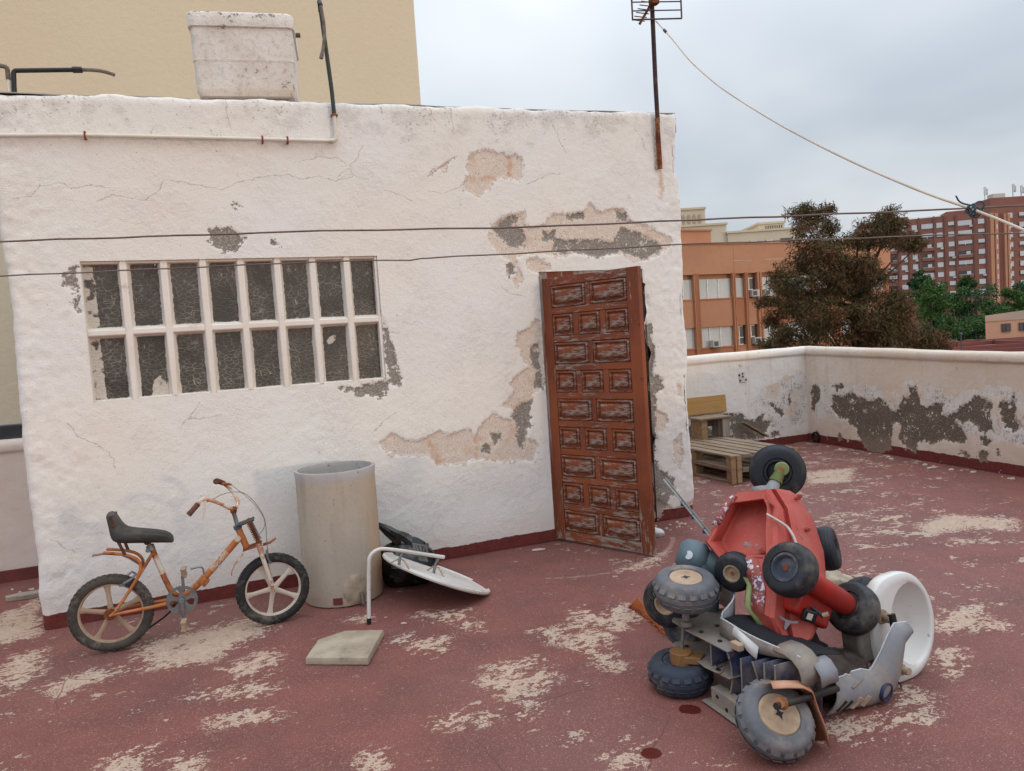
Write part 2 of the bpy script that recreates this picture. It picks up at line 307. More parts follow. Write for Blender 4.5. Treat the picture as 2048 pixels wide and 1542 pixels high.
RC= [[(0.078, 0.633), (0.132, 0.746), (0.226, 0.758), (0.268, 0.689), (0.248, 0.548), (0.165, 0.511), (0.146, 0.399), (0.063, 0.393), (0.094, 0.507)], [(0.502, 0.655), (0.672, 0.634), (0.841, 0.687), (0.94, 0.648), (1.039, 0.639), (1.114, 0.601), (1.286, 0.646), (1.394, 0.604), (1.445, 0.538), (1.54, 0.49), (1.587, 0.562), (1.644, 0.687), (1.728, 0.665), (1.75, 0.798), (1.833, 0.802), (1.869, 0.699), (1.873, 0.608), (1.952, 0.574), (2.08, 0.647), (2.202, 0.654), (2.152, 0.524), (2.226, 0.511), (2.345, 0.564), (2.433, 0.632), (2.519, 0.686), (2.576, 0.749), (2.682, 0.72), (2.759, 0.677), (2.73, 0.558), (2.758, 0.419), (2.699, 0.401), (2.684, 0.352), (2.632, 0.395), (2.58, 0.462), (2.499, 0.503), (2.427, 0.448), (2.328, 0.476), (2.397, 0.408), (2.451, 0.328), (2.464, 0.292), (2.406, 0.255), (2.305, 0.244), (2.172, 0.26), (2.016, 0.191), (1.906, 0.217), (1.823, 0.182), (1.803, 0.073), (1.703, 0.087), (1.57, 0.18), (1.595, 0.359), (1.536, 0.388), (1.471, 0.334), (1.466, 0.209), (1.433, 0.081), (1.33, 0.019), (1.083, -0.02), (1.01, 0.073), (0.896, 0.177), (0.92, 0.253), (0.8, 0.301), (0.741, 0.355), (0.551, 0.384), (0.47, 0.485)], [(2.836, 0.659), (2.875, 0.719), (2.937, 0.7), (2.911, 0.641), (2.959, 0.599), (2.956, 0.713), (2.989, 0.794), (3.011, 0.716), (3.0, 0.557), (3.065, 0.483), (2.991, 0.431), (2.893, 0.455), (2.858, 0.545)], [(2.631, 0.347), (2.729, 0.31), (2.707, 0.236), (2.628, 0.263)], [(2.374, 0.127), (2.404, 0.175), (2.494, 0.125), (2.486, 0.105)], [(2.57, 0.159), (2.626, 0.202), (2.692, 0.187), (2.683, 0.096), (2.609, 0.098)], [(2.79, 0.188), (2.817, 0.238), (2.832, 0.193), (2.808, 0.155)], [(0.14, 0.114), (0.179, 0.181), (0.221, 0.091)], [(0.548, 0.125), (0.604, 0.162), (0.642, 0.09), (0.577, 0.075)], [(0.508, 0.761), (0.682, 0.798), (0.71, 0.74), (0.591, 0.704)]]
RO= [[(0.191, 0.748), (0.468, 0.836), (0.766, 0.816), (1.047, 0.812), (1.312, 0.794), (1.397, 0.659), (1.434, 0.675), (1.49, 0.733), (1.646, 0.74), (1.686, 0.862), (1.804, 0.893), (1.899, 0.844), (2.088, 0.838), (2.238, 0.819), (2.35, 0.701), (2.41, 0.777), (2.523, 0.819), (2.658, 0.813), (2.713, 0.863), (2.917, 0.859), (3.026, 0.83), (3.093, 0.766), (3.38, 0.781), (3.369, 0.306), (3.081, 0.293), (2.644, 0.336), (2.068, 0.326), (1.4, 0.341), (0.613, 0.329), (0.165, 0.322)]]
FC= [[(1.929, 0.26), (1.922, 0.385), (1.795, 0.414), (1.587, 0.499), (1.472, 0.498), (1.068, 0.48), (1.019, 0.399), (0.887, 0.364), (0.721, 0.435), (0.739, 0.349), (0.562, 0.32), (0.648, 0.274), (0.706, 0.214), (0.738, 0.129), (1.062, 0.132), (1.806, 0.225)], [(0.632, 0.559), (0.548, 0.573), (0.524, 0.505), (0.387, 0.469), (0.421, 0.361), (0.474, 0.411), (0.553, 0.485)], [(0.314, 0.529), (0.277, 0.682), (0.27, 0.548), (0.286, 0.516)], [(0.611, 0.181), (0.487, 0.179), (0.49, 0.124), (0.629, 0.117)], [(0.197, 0.339), (0.155, 0.324), (0.185, 0.304)]]
FO= [[(0.928, 0.587), (0.7, 0.807), (0.532, 0.859), (0.136, 0.939), (-0.036, 0.948), (0.002, 0.229), (0.459, 0.187), (0.863, 0.318)]]
FL= [[(-2.172, 4.018), (-2.187, 4.191), (-2.1, 4.285), (-1.878, 4.362), (-1.714, 4.495), (-1.568, 4.428), (-1.533, 4.228), (-1.649, 4.069), (-1.715, 3.883), (-1.887, 3.848), (-2.015, 3.837)], [(-3.515, 4.858), (-3.458, 5.134), (-3.004, 4.475), (-3.103, 4.303), (-3.28, 4.259)], [(-2.88, 3.935), (-2.933, 4.136), (-2.822, 4.187), (-2.627, 3.838), (-2.648, 3.672)], [(-2.462, 3.7), (-2.345, 3.856), (-2.183, 3.802), (-2.335, 3.575)], [(-1.592, 3.773), (-1.418, 3.965), (-1.323, 3.793), (-1.449, 3.665)], [(-1.649, 3.48), (-1.542, 3.517), (-1.339, 3.567), (-1.223, 3.472), (-1.435, 3.426)], [(-1.444, 3.24), (-1.243, 3.281), (-1.157, 3.225), (-1.404, 3.17)], [(-1.753, 2.938), (-1.616, 3.015), (-1.571, 2.839), (-1.719, 2.856)], [(-1.471, 2.905), (-1.383, 2.913), (-1.352, 2.815), (-1.424, 2.823)], [(-0.685, 2.779), (-0.656, 2.881), (-0.592, 2.802), (-0.599, 2.729)], [(-0.23, 3.364), (-0.22, 3.471), (-0.169, 3.448), (-0.156, 3.543), (-0.201, 3.567), (-0.112, 3.587), (0.009, 3.638), (-0.008, 3.571), (-0.06, 3.512), (-0.083, 3.451), (0.01, 3.438), (0.056, 3.495), (0.096, 3.425), (0.079, 3.381), (0.03, 3.388), (0.012, 3.286), (-0.057, 3.239), (-0.091, 3.243), (-0.139, 3.337)], [(0.037, 4.001), (0.17, 4.0), (0.156, 3.919), (0.239, 3.844), (0.328, 3.931), (0.371, 3.945), (0.442, 3.871), (0.409, 3.797), (0.311, 3.774), (0.31, 3.69), (0.273, 3.705), (0.225, 3.769), (0.113, 3.865)], [(0.201, 3.974), (0.277, 4.08), (0.271, 4.207), (0.32, 4.258), (0.405, 4.16), (0.467, 4.172), (0.526, 4.282), (0.564, 4.3), (0.575, 4.2), (0.66, 4.091), (0.566, 4.04), (0.514, 3.921), (0.449, 3.921), (0.443, 3.996), (0.382, 4.039), (0.288, 4.023)], [(0.334, 3.695), (0.378, 3.679), (0.397, 3.596), (0.436, 3.53), (0.406, 3.451), (0.351, 3.526), (0.323, 3.607)], [(0.287, 2.728), (0.379, 2.748), (0.364, 2.689), (0.301, 2.682)], [(-0.059, 3.085), (-0.025, 3.179), (0.012, 3.188), (-0.027, 3.087)], [(-0.401, 3.085), (-0.346, 3.123), (-0.292, 3.097), (-0.301, 3.041), (-0.391, 3.053)], [(-0.264, 3.055), (-0.176, 3.12), (-0.169, 3.093), (-0.238, 3.033)], [(2.122, 3.779), (2.342, 3.932), (2.458, 3.944), (2.34, 3.741), (2.488, 3.655), (2.289, 3.66), (2.09, 3.665)], [(1.941, 3.446), (2.044, 3.442), (1.953, 3.275), (1.848, 3.2), (1.851, 3.29)], [(1.136, 2.803), (1.254, 2.873), (1.339, 2.828), (1.268, 2.77), (1.14, 2.754)], [(1.526, 3.0), (1.627, 3.085), (1.658, 3.021), (1.541, 2.961)], [(1.413, 2.887), (1.599, 2.916), (1.544, 2.835), (1.404, 2.802)], [(3.067, 7.809), (3.597, 7.88), (3.275, 7.236), (2.889, 7.255)], [(3.017, 5.543), (3.418, 5.79), (3.749, 5.552), (3.543, 5.274), (3.343, 5.391), (2.963, 5.298)], [(3.067, 5.151), (3.158, 5.071), (3.033, 5.045)], [(-0.416, 4.16), (-0.32, 4.178), (-0.281, 4.069), (-0.368, 4.095)], [(-0.612, 3.975), (-0.456, 4.012), (-0.465, 3.83), (-0.602, 3.833)], [(-0.786, 3.962), (-0.655, 4.045), (-0.655, 3.982)], [(-1.046, 4.365), (-0.985, 4.428), (-0.956, 4.324)], [(-0.661, 4.37), (-0.349, 4.39), (-0.379, 4.271), (-0.512, 4.246)], [(0.65, 4.942), (0.854, 5.127), (1.039, 5.334), (0.867, 5.008)]]
RBL= [(1.041, 3.52, 0.79), (0.963, 3.47, 0.714), (0.86, 3.4, 0.605), (0.895, 3.32, 0.548), (0.991, 3.19, 0.484), (0.945, 3.1, 0.403), (1.002, 3.04, 0.31)]
RBR= [(1.145, 3.42, 0.818), (1.155, 3.34, 0.769), (1.116, 3.24, 0.663), (1.078, 3.15, 0.58), (1.04, 3.06, 0.491), (1.002, 2.99, 0.391), (1.035, 2.97, 0.3)]
RBM= [(1.225, 3.44, 0.808), (1.246, 3.36, 0.735), (1.24, 3.27, 0.624), (1.202, 3.17, 0.543), (1.162, 3.08, 0.444), (1.11, 3.0, 0.348), (1.104, 2.96, 0.274)]
RBG= [(1.341, 3.52, 0.75), (1.391, 3.47, 0.644), (1.404, 3.4, 0.518), (1.374, 3.32, 0.462), (1.322, 3.2, 0.38), (1.25, 3.1, 0.31), (1.185, 3.04, 0.258)]
RCO= [(0.881, 3.385, 0.631), (1.109, 3.4, 0.773), (1.109, 3.345, 0.729), (1.081, 3.25, 0.636), (1.023, 3.26, 0.582), (0.904, 3.335, 0.554)]
SHT= [(0.083, 0.146), (0.132, 0.148), (0.137, 0.153), (0.164, 0.142), (0.17, 0.156), (0.22, 0.156), (0.264, 0.14), (0.287, 0.156), (0.329, 0.205), (0.372, 0.267), (0.409, 0.31), (0.476, 0.303)]
SHB= [(0.022, 0.001), (0.081, 0.003), (0.124, 0.006), (0.163, 0.001), (0.212, -0.011), (0.257, -0.018), (0.296, -0.014), (0.336, -0.011), (0.396, 0.025), (0.427, 0.071), (0.448, 0.202), (0.476, 0.245)]
SHvent= [(0.105, 0.058), (0.06, 0.009), (0.138, 0.05), (0.097, 0.008), (0.181, 0.044), (0.141, 0.006), (0.221, 0.057), (0.19, -0.006), (0.242, 0.026), (0.329, 0.018), (0.373, 0.03)]
# ================================================================== the place: terrace frame
A = np.array([-3.004, 4.498]); D = np.array([0.92974, 0.36821]); NN = np.array([0.36821, -0.92974]); LW = 4.867   # house front: origin, along, outward
def HW(u, z, out=0.0): return Vector((A[0]+D[0]*u+NN[0]*out, A[1]+D[1]*u+NN[1]*out, z))
DV, NV, ZV = Vector((*D, 0)), Vector((*NN, 0)), Vector((0, 0, 1))
CORN = np.array([3.918, 9.844]); RD = np.array([0.27228, -0.96222]); FD = -D
def ztop(u): return 3.285+0.025*u

# ---- plaster materials
def plaster(name, white=(0.79, 0.768, 0.735), warm=(0.79, 0.748, 0.685), peach=(0.67, 0.565, 0.48), cem=(0.33, 0.295, 0.26), house=True, skirt=0.09, old=None):
    g = G(name); P = g.attr('peach'); Cm = g.attr('cement'); K = g.attr('crack'); Ru = g.attr('rust'); hz = g.attr('hz'); tp = g.attr('topd')
    nl = g.noise(0.9, 1, 0.5); n1 = g.noise(3.2, 3, 0.62); n2 = g.noise(24, 3, 0.65); n3 = g.noise(95, 2, 0.6); n4 = g.noise(46, 2, 0.7); n5 = g.noise(8, 3, 0.68)
    jit = g.math('ADD', g.math('MULTIPLY_ADD', g.math('SUBTRACT', n5, 0.5), 0.07, g.math('MULTIPLY', g.math('SUBTRACT', n2, 0.5), 0.12)), g.math('MULTIPLY', g.math('SUBTRACT', n3, 0.5), 0.045))
    vp = g.math('ADD', P, jit); vc = g.math('ADD', Cm, jit)
    fl = g.step(g.math('MULTIPLY_ADD', n2, 0.25, n5), 0.875, 0.885) if house else g.step(g.math('MULTIPLY_ADD', n2, 0.3, n5), 0.845, 0.855)
    inP = g.step(vp, 0.003, -0.003); inC0 = g.step(vc, 0.003, -0.003); inC = g.math('MAXIMUM', inC0, fl)
    base = g.mix(g.step(nl, 0.35, 0.65), white, warm)
    base = g.mix(g.math('MULTIPLY', g.step(n1, 0.45, 0.75), 0.35), base, (0.70, 0.655, 0.615))
    if old:
        vo = g.math('ADD', g.attr('old'), g.math('MULTIPLY', jit, 1.5)); io = g.step(vo, 0.01, -0.03)
        oldc = g.mix(g.step(g.math('MULTIPLY_ADD', n4, 0.5, g.math('MULTIPLY', n5, 0.5)), 0.53, 0.60), (0.70, 0.67, 0.635), (0.36, 0.325, 0.29))
        oldc = g.mix(g.step(n1, 0.5, 0.7), oldc, (0.68, 0.53, 0.42)); base = g.mix(io, base, oldc)
        drip = g.step(g.noise(7, 3, 0.7, g.mapv(scale=(1, 1, 0.06))), 0.5, 0.72)
        base = g.mix(g.math('MULTIPLY', drip, 0.28), base, (0.52, 0.40, 0.29))
    pe = g.mix(g.step(n4, 0.5, 0.6), peach, (0.75, 0.66, 0.57))
    pe = g.mix(g.step(g.math('MULTIPLY_ADD', n3, 0.5, g.math('MULTIPLY', n4, 0.5)), 0.585, 0.625), pe, (0.33, 0.285, 0.24))
    pe = g.mix(g.math('MULTIPLY', g.step(n5, 0.55, 0.68), 0.5), pe, (0.62, 0.42, 0.29))
    ce = g.mix(g.step(n3, 0.35, 0.65), cem, tuple(x*0.62 for x in cem))
    ce = g.mix(g.step(g.math('MULTIPLY_ADD', n4, 0.4, g.math('MULTIPLY', n5, 0.6)), 0.585, 0.61), ce, (0.66, 0.60, 0.53))
    col = g.mix(inP, base, pe)
    ed = g.math('MULTIPLY', g.step(g.math('ABSOLUTE', vp), 0.0055, 0.001), 0.38)
    col = g.mix(ed, col, (0.36, 0.25, 0.17)); col = g.mix(inC, col, ce)
    col = g.mix(g.math('MULTIPLY', g.step(g.math('ABSOLUTE', vc), 0.006, 0.0), 0.35), col, (0.20, 0.155, 0.12))
    ck = g.math('MULTIPLY', g.step(g.math('ABSOLUTE', g.math('ADD', g.attr('crack_side'), g.math('MULTIPLY', g.math('SUBTRACT', n2, 0.5), 0.05))), 0.0042, 0.0014), g.step(K, 0.035, 0.02))
    col = g.mix(g.math('MULTIPLY', ck, 0.45), col, (0.26, 0.19, 0.14))
    col = g.mix(g.math('MULTIPLY', g.step(n3, 0.60, 0.74), 0.30), col, (0.42, 0.36, 0.31)); col = g.mix(g.math('MULTIPLY', g.step(n3, 0.42, 0.28), 0.35), col, (0.86, 0.83, 0.80))
    ru = g.math('MULTIPLY', g.step(g.math('ADD', Ru, g.math('MULTIPLY', jit, 0.9)), 0.02, -0.02), 0.6); col = g.mix(ru, col, (0.56, 0.30, 0.155))
    # grime below the roof edge
    gr = g.math('MULTIPLY', g.step(tp, 0.50, 0.0), g.step(n1, 0.3, 0.65))
    gs = g.step(g.math('MULTIPLY_ADD', gr, 0.16, n4), 0.71, 0.76); col = g.mix(g.math('MULTIPLY', gs, 0.55), col, (0.23, 0.195, 0.165))
    gb = g.math('MULTIPLY', g.step(g.math('MULTIPLY_ADD', gr, 0.30, n5), 0.58, 0.82), 0.36); col = g.mix(gb, col, (0.50, 0.465, 0.43))
    # red skirting paint along the floor
    sj = g.math('ADD', hz, g.math('MULTIPLY', g.math('SUBTRACT', n5, 0.5), 0.035))
    sk = g.math('MULTIPLY', g.step(sj, skirt+0.003, skirt-0.003), g.math('SUBTRACT', 1.0, inC))
    red = g.mix(g.step(n2, 0.35, 0.7), (0.17, 0.036, 0.030), (0.115, 0.03, 0.027)); col = g.mix(sk, col, red)
    splash = g.math('MULTIPLY', g.step(g.math('MULTIPLY_ADD', n1, 0.3, hz), 0.48, 0.2), 0.25)
    col = g.mix(g.math('MULTIPLY', splash, g.math('SUBTRACT', 1.0, sk)), col, (0.50, 0.34, 0.26))
    lay = g.math('SUBTRACT', 1.0, g.math('MAXIMUM', inP, inC0))
    h = g.math('ADD', g.math('MULTIPLY', lay, 0.5), g.math('MULTIPLY_ADD', n2, g.math('MULTIPLY_ADD', g.step(n1, 0.35, 0.65), 1.0, 0.45), g.math('MULTIPLY', n3, 0.5)))
    g.bump(h, 0.6, 0.008)
    return g.done(col, g.math('MULTIPLY_ADD', sk, -0.2, 0.9), 0.0, 0.2)
M_house = plaster('house_plaster')
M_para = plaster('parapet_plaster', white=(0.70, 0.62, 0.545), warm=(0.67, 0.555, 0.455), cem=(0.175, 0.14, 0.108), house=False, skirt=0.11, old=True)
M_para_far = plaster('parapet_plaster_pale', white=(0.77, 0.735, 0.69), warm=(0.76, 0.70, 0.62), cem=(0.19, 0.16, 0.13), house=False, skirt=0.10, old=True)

def seg(bp, step):
    o = []
    for a, b in zip(bp[:-1], bp[1:]):
        k = max(1, int(round((b-a)/step))); o += list(np.linspace(a, b, k+1)[:-1])
    return np.array(o+[bp[-1]])
# ---- rooftop room ("house")
WIN = (0.402, 2.262, 1.385, 2.268); DOOR = (3.515, 4.45, 0.0, 2.12)
house = thing('rooftop_room', HW(0, 0), 'white rooftop room with peeling plaster walls, gridded window and worn wooden door', 'building')
uu = seg([0.05, WIN[0], WIN[1], DOOR[0], DOOR[1], LW-0.05], 0.0125)
cols = [(0, 2.9), (0, 1.5), (0, 0.5), (0, 0.2), (0, 0.09), (0.003, 0.045), (0.014, 0.018), (0.03, 0.005)]+[(u, 0) for u in uu]
cols += [(LW-a, b) for a, b in reversed(cols[:8])]
zz = seg([0.0, WIN[2], DOOR[3], WIN[3], 3.235], 0.0125)
rows = [(z, 0.0) for z in zz]+[(3.257, 0.003), (3.272, 0.010), (3.281, 0.022), (3.285, 0.045), (3.287, 0.12), (3.285, 0.3)]
cu = np.array(cols); rz = np.array(rows); nx, ny = len(cu), len(rz)
U = np.repeat(cu[:, 0], ny); B1 = np.repeat(cu[:, 1], ny); Z = np.tile(rz[:, 0], nx); B2 = np.tile(rz[:, 1], nx)
Zt = Z*(3.285+0.025*U)/3.285; Z = np.where(Z > 2.4, Z+(Zt-Z)*np.clip((Z-2.4)/0.8, 0, 1), Z)
uz = np.stack([U, Z], 1)
sp, sc, skk, sr = sdf(uz, HP), sdf(uz, HC), pldist(uz, HK), sdf(uz, HR); skk, sgk = skk
front = (B1 < 0.01)
lump = 0.0028*fbm(U*2.1, Z*2.1, 3, 2)+0.0007*fbm(U*9, Z*9, 7, 2)+0.0007*fbm(U*26, Z*30, 9, 2)*np.clip(0.6+1.2*vnoise(U*1.3, Z*1.3, 61), 0, 1.6)
edge = np.clip(1-np.minimum(U, LW-U)/0.5, 0, 1)
lump += edge*0.004*fbm(U*22, Z*22, 21, 2)
dis = lump-0.008*np.clip(-sp/0.010+0.5, 0, 1)-0.008*np.clip(-sc/0.010+0.5, 0, 1)
dis = np.where(front, dis, lump*0.5)
Uo = U+np.where(U < 0.06, 0.014*fbm(Z*2.3, Z*0+3, 5, 4), 0)+np.where(U > LW-0.06, 0.018*fbm(Z*2.7, Z*0+9, 6, 4), 0)
Zo = Z+np.where(B2 > 0, 0.010*fbm(U*4.5, U*0+2, 8, 4), 0)
# broken plaster beside the door opening
dr = np.exp(-((U-DOOR[1])/0.05)**2)*(Z < 2.0)*(U > DOOR[1]-0.02)
Uo = Uo+dr*(0.03*fbm(Z*5, Z*0+1, 31, 4)+0.012); dis = dis-dr*0.02*np.clip(fbm(Z*6, U*6, 33, 3)+0.6, 0, 1)
X = A[0]+D[0]*Uo+NN[0]*(dis-B1-B2); Y = A[1]+D[1]*Uo+NN[1]*(dis-B1-B2)
V = np.stack([X, Y, Zo], 1)-np.array(ORG[house.name])
uc = (cu[:-1, 0]+cu[1:, 0])/2; zc = (rz[:-1, 0]+rz[1:, 0])/2
inside = lambda q: (uc[:, None] > q[0]) & (uc[:, None] < q[1]) & (zc[None] > q[2]) & (zc[None] < q[3])
keep = ~(inside(WIN) | inside(DOOR))
me = gridmesh('wall', V, nx, ny, keep)
for nm, a in (('peach', sp), ('cement', sc), ('crack', skk), ('crack_side', sgk), ('rust', sr), ('hz', Z), ('topd', 3.285+0.025*U-Z)): setattrf(me, nm, a)
part('wall', me, M_house, house)
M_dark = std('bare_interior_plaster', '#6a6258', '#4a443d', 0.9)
mb = MB()
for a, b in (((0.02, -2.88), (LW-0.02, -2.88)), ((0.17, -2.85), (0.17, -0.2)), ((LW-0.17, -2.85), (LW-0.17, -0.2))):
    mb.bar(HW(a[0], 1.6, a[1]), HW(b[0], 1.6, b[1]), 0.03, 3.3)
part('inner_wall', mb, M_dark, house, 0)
M_roofc = std('roof_cement', '#9a9186', '#776f66', 0.95, bump=0.4)
mb = MB(); q = [HW(0.0, ztop(0)-0.04, -0.02), HW(LW, ztop(LW)-0.04, -0.02), HW(LW, ztop(LW)-0.04, -2.95), HW(0, ztop(0)-0.04, -2.95)]
mb.add(q+[p-ZV*0.12 for p in q], [(0, 1, 2, 3), (7, 6, 5, 4), (0, 4, 5, 1), (1, 5, 6, 2), (2, 6, 7, 3), (3, 7, 4, 0)])
part('roof', mb, M_roofc, house, 0)
# ---- cement slurry strip on the roof edge that shows as a grey line
mb = MB(); P = []
for u in np.linspace(0, LW, 90):
    h = ztop(u)-0.004+0.004*max(0, math.sin(u*3.1)+math.sin(u*7.7+1)); P.append([HW(u, h-0.006, -0.02), HW(u, h+0.004, -0.03), HW(u, h+0.006, -0.12), HW(u, h-0.03, -0.2)])
mb.grid(P); part('roof_edge', mb, M_roofc, house)

# ---- window: cast lattice with sixteen panes of crackle glass
M_latt = std('painted_lattice', (0.80, 0.75, 0.69), (0.76, 0.69, 0.61), 0.8, scale=5, dirt=(0.50, 0.33, 0.22), dthr=(0.60, 0.75), dscale=4, bump=0.6, bscale=35, bdist=0.004, spec=0.25)
def glass_mat():
    g = G('crackle_glass'); hv = g.attr('edge')
    cell = g.vor(30, g.mapv(scale=(0.85, 0.85, 1.4)), feat='DISTANCE_TO_EDGE'); line = g.step(cell, 0.085, 0.0)
    sm = g.noise(5, 4, 0.6); col = g.mix(g.step(sm, 0.3, 0.7), (0.045, 0.038, 0.031), (0.085, 0.073, 0.060))
    col = g.mix(g.math('MULTIPLY', g.math('MULTIPLY', line, g.step(sm, 0.3, 0.6)), 0.7), col, (0.30, 0.265, 0.22)); col = g.mix(g.math('MULTIPLY', g.rnd(), 0.35), col, (0.13, 0.115, 0.095))
    paint = g.math('ADD', hv, g.math('MULTIPLY', g.math('SUBTRACT', g.noise(38, 3, 0.7), 0.5), 0.022))
    pm = g.step(paint, 0.0045, 0.0015); rn = g.math('SUBTRACT', g.noise(11, 3, 0.6), 0.40)
    pm = g.math('MULTIPLY', pm, g.step(rn, 0.0, 0.08))
    col = g.mix(pm, col, (0.56, 0.52, 0.46))
    g.bump(g.math('ADD', g.math('MULTIPLY', line, -0.6), g.math('MULTIPLY', g.noise(60, 3), 0.7)), 0.7, 0.004)
    return g.done(col, g.math('MULTIPLY_ADD', pm, 0.5, 0.22), 0.0, 0.5)
M_glass = glass_mat()
window = part('window', (lambda m: m)(MB().bar(HW(WIN[0]-0.01, WIN[3]+0.0, -0.09), HW(WIN[1]+0.01, WIN[3]+0.0, -0.09), 0.05, 0.03)), M_latt, house, label='cream painted lattice window of two rows of eight crackle glass panes')
PX = [160, 222, 245, 303, 325, 384, 408, 462, 484, 537, 560, 608, 633, 681, 700, 750]
PU = [(0.404, 0.588), (0.655, 0.822), (0.885, 1.052), (1.118, 1.268), (1.332, 1.483), (1.553, 1.690), (1.766, 1.905), (1.975, 2.243)]
PU = [(WIN[0]+0.002+0.2345*i+(0.034 if i else 0.0), WIN[0]+0.2345*(i+1)-0.034) for i in range(8)]
PU[7] = (PU[7][0], WIN[1]-0.02)
zr = ((WIN[2]+0.012, 1.785), (1.852, WIN[3]-0.018))
def frustum(mb, u0, u1, z0, z1, o0, o1, du, dz):
    """raised bar on the wall plane with sloping flanks"""
    a = [HW(u0, z0, o0), HW(u1, z0, o0), HW(u1, z1, o0), HW(u0, z1, o0)]; b = [HW(u0+du, z0+dz, o1), HW(u1-du, z0+dz, o1), HW(u1-du, z1-dz, o1), HW(u0+du, z1-dz, o1)]
    mb.add(a+b, [(4, 5, 6, 7), (0, 1, 5, 4), (1, 2, 6, 5), (2, 3, 7, 6), (3, 0, 4, 7)])
for i in range(7):
    mb = MB(); frustum(mb, PU[i][1]-0.006, PU[i+1][0]+0.006, WIN[2]-0.01, WIN[3]+0.01, -0.07, -0.008-0.004*(i % 2), 0.022, 0.0); part('mullion', mb, M_latt, window, bevel=0.006)
mb = MB(); frustum(mb, WIN[0]-0.005, WIN[1]+0.005, zr[0][1]-0.006, zr[1][0]+0.006, -0.07, -0.013, 0.0, 0.022); part('transom', mb, M_latt, window, bevel=0.006)
for nm, q in (('sill', (WIN[0]-0.01, WIN[1]+0.01, WIN[2]-0.015, zr[0][0]+0.004)), ('jamb', (WIN[0]-0.012, PU[0][0]+0.006, WIN[2]-0.01, WIN[3]+0.01)), ('jamb', (PU[7][1]-0.006, WIN[1]+0.012, WIN[2]-0.01, WIN[3]+0.01)), ('head', (WIN[0]-0.01, WIN[1]+0.01, zr[1][1]-0.004, WIN[3]+0.015))):
    mb = MB(); frustum(mb, *q, -0.08, -0.012 if nm != 'head' else -0.02, 0.006, 0.006); part(nm, mb, M_latt, window, bevel=0.004)
for r, (z0, z1) in enumerate(zr):
    for i, (u0, u1) in enumerate(PU):
        n_, m_ = 13, 27; us, vs_ = np.linspace(u0-0.004, u1+0.004, n_), np.linspace(z0-0.004, z1+0.004, m_)
        Uq, Zq = np.repeat(us, m_), np.tile(vs_, n_)
        V = np.stack([A[0]+D[0]*Uq-NN[0]*0.055, A[1]+D[1]*Uq-NN[1]*0.055, Zq], 1)-np.array(ORG[window.name])
        me = gridmesh('pane', V, n_, m_)
        ed = np.minimum(np.minimum(Uq-u0, u1-Uq), np.minimum(Zq-z0, (z1-Zq)+0.004))
        if (r, i) in ((0, 0), (1, 0)): ed = np.minimum(ed, np.abs(Uq-(u0+0.035))-0.028+0.006*(Zq > z0+0.3))      # streaks of white paint
        if (r, i) == (0, 1): ed = np.minimum(ed, np.hypot(Uq-u1+0.045, (Zq-z0-0.03)*0.55)-0.05)
        if (r, i) == (0, 6): ed = np.minimum(ed, np.hypot((Uq-u0-0.06)*0.9+(Zq-z1+0.09)*-0.5, (Zq-z1+0.09)*0.8)-0.022)
        setattrf(me, 'edge', ed); part('pane', me, M_glass, window)
        for o in (house,): pass
# ---- reveals of the openings
mb = MB()
for q, dpt in ((DOOR, 0.2),):
    for (ua, za, ub, zb) in ((q[0], q[2], q[0], q[3]), (q[0], q[3], q[1], q[3]), (q[1]+0.012, q[3], q[1]+0.012, q[2])):
        mb.add([HW(ua, za, 0.0), HW(ub, zb, 0.0), HW(ub, zb, -dpt), HW(ua, za, -dpt)], [(0, 1, 2, 3)])
part('door_reveal', mb, std('broken_brick_render', '#6f5a4c', '#4d4038', 0.95, bump=1.0, bscale=30, bdist=0.02), house, 0)

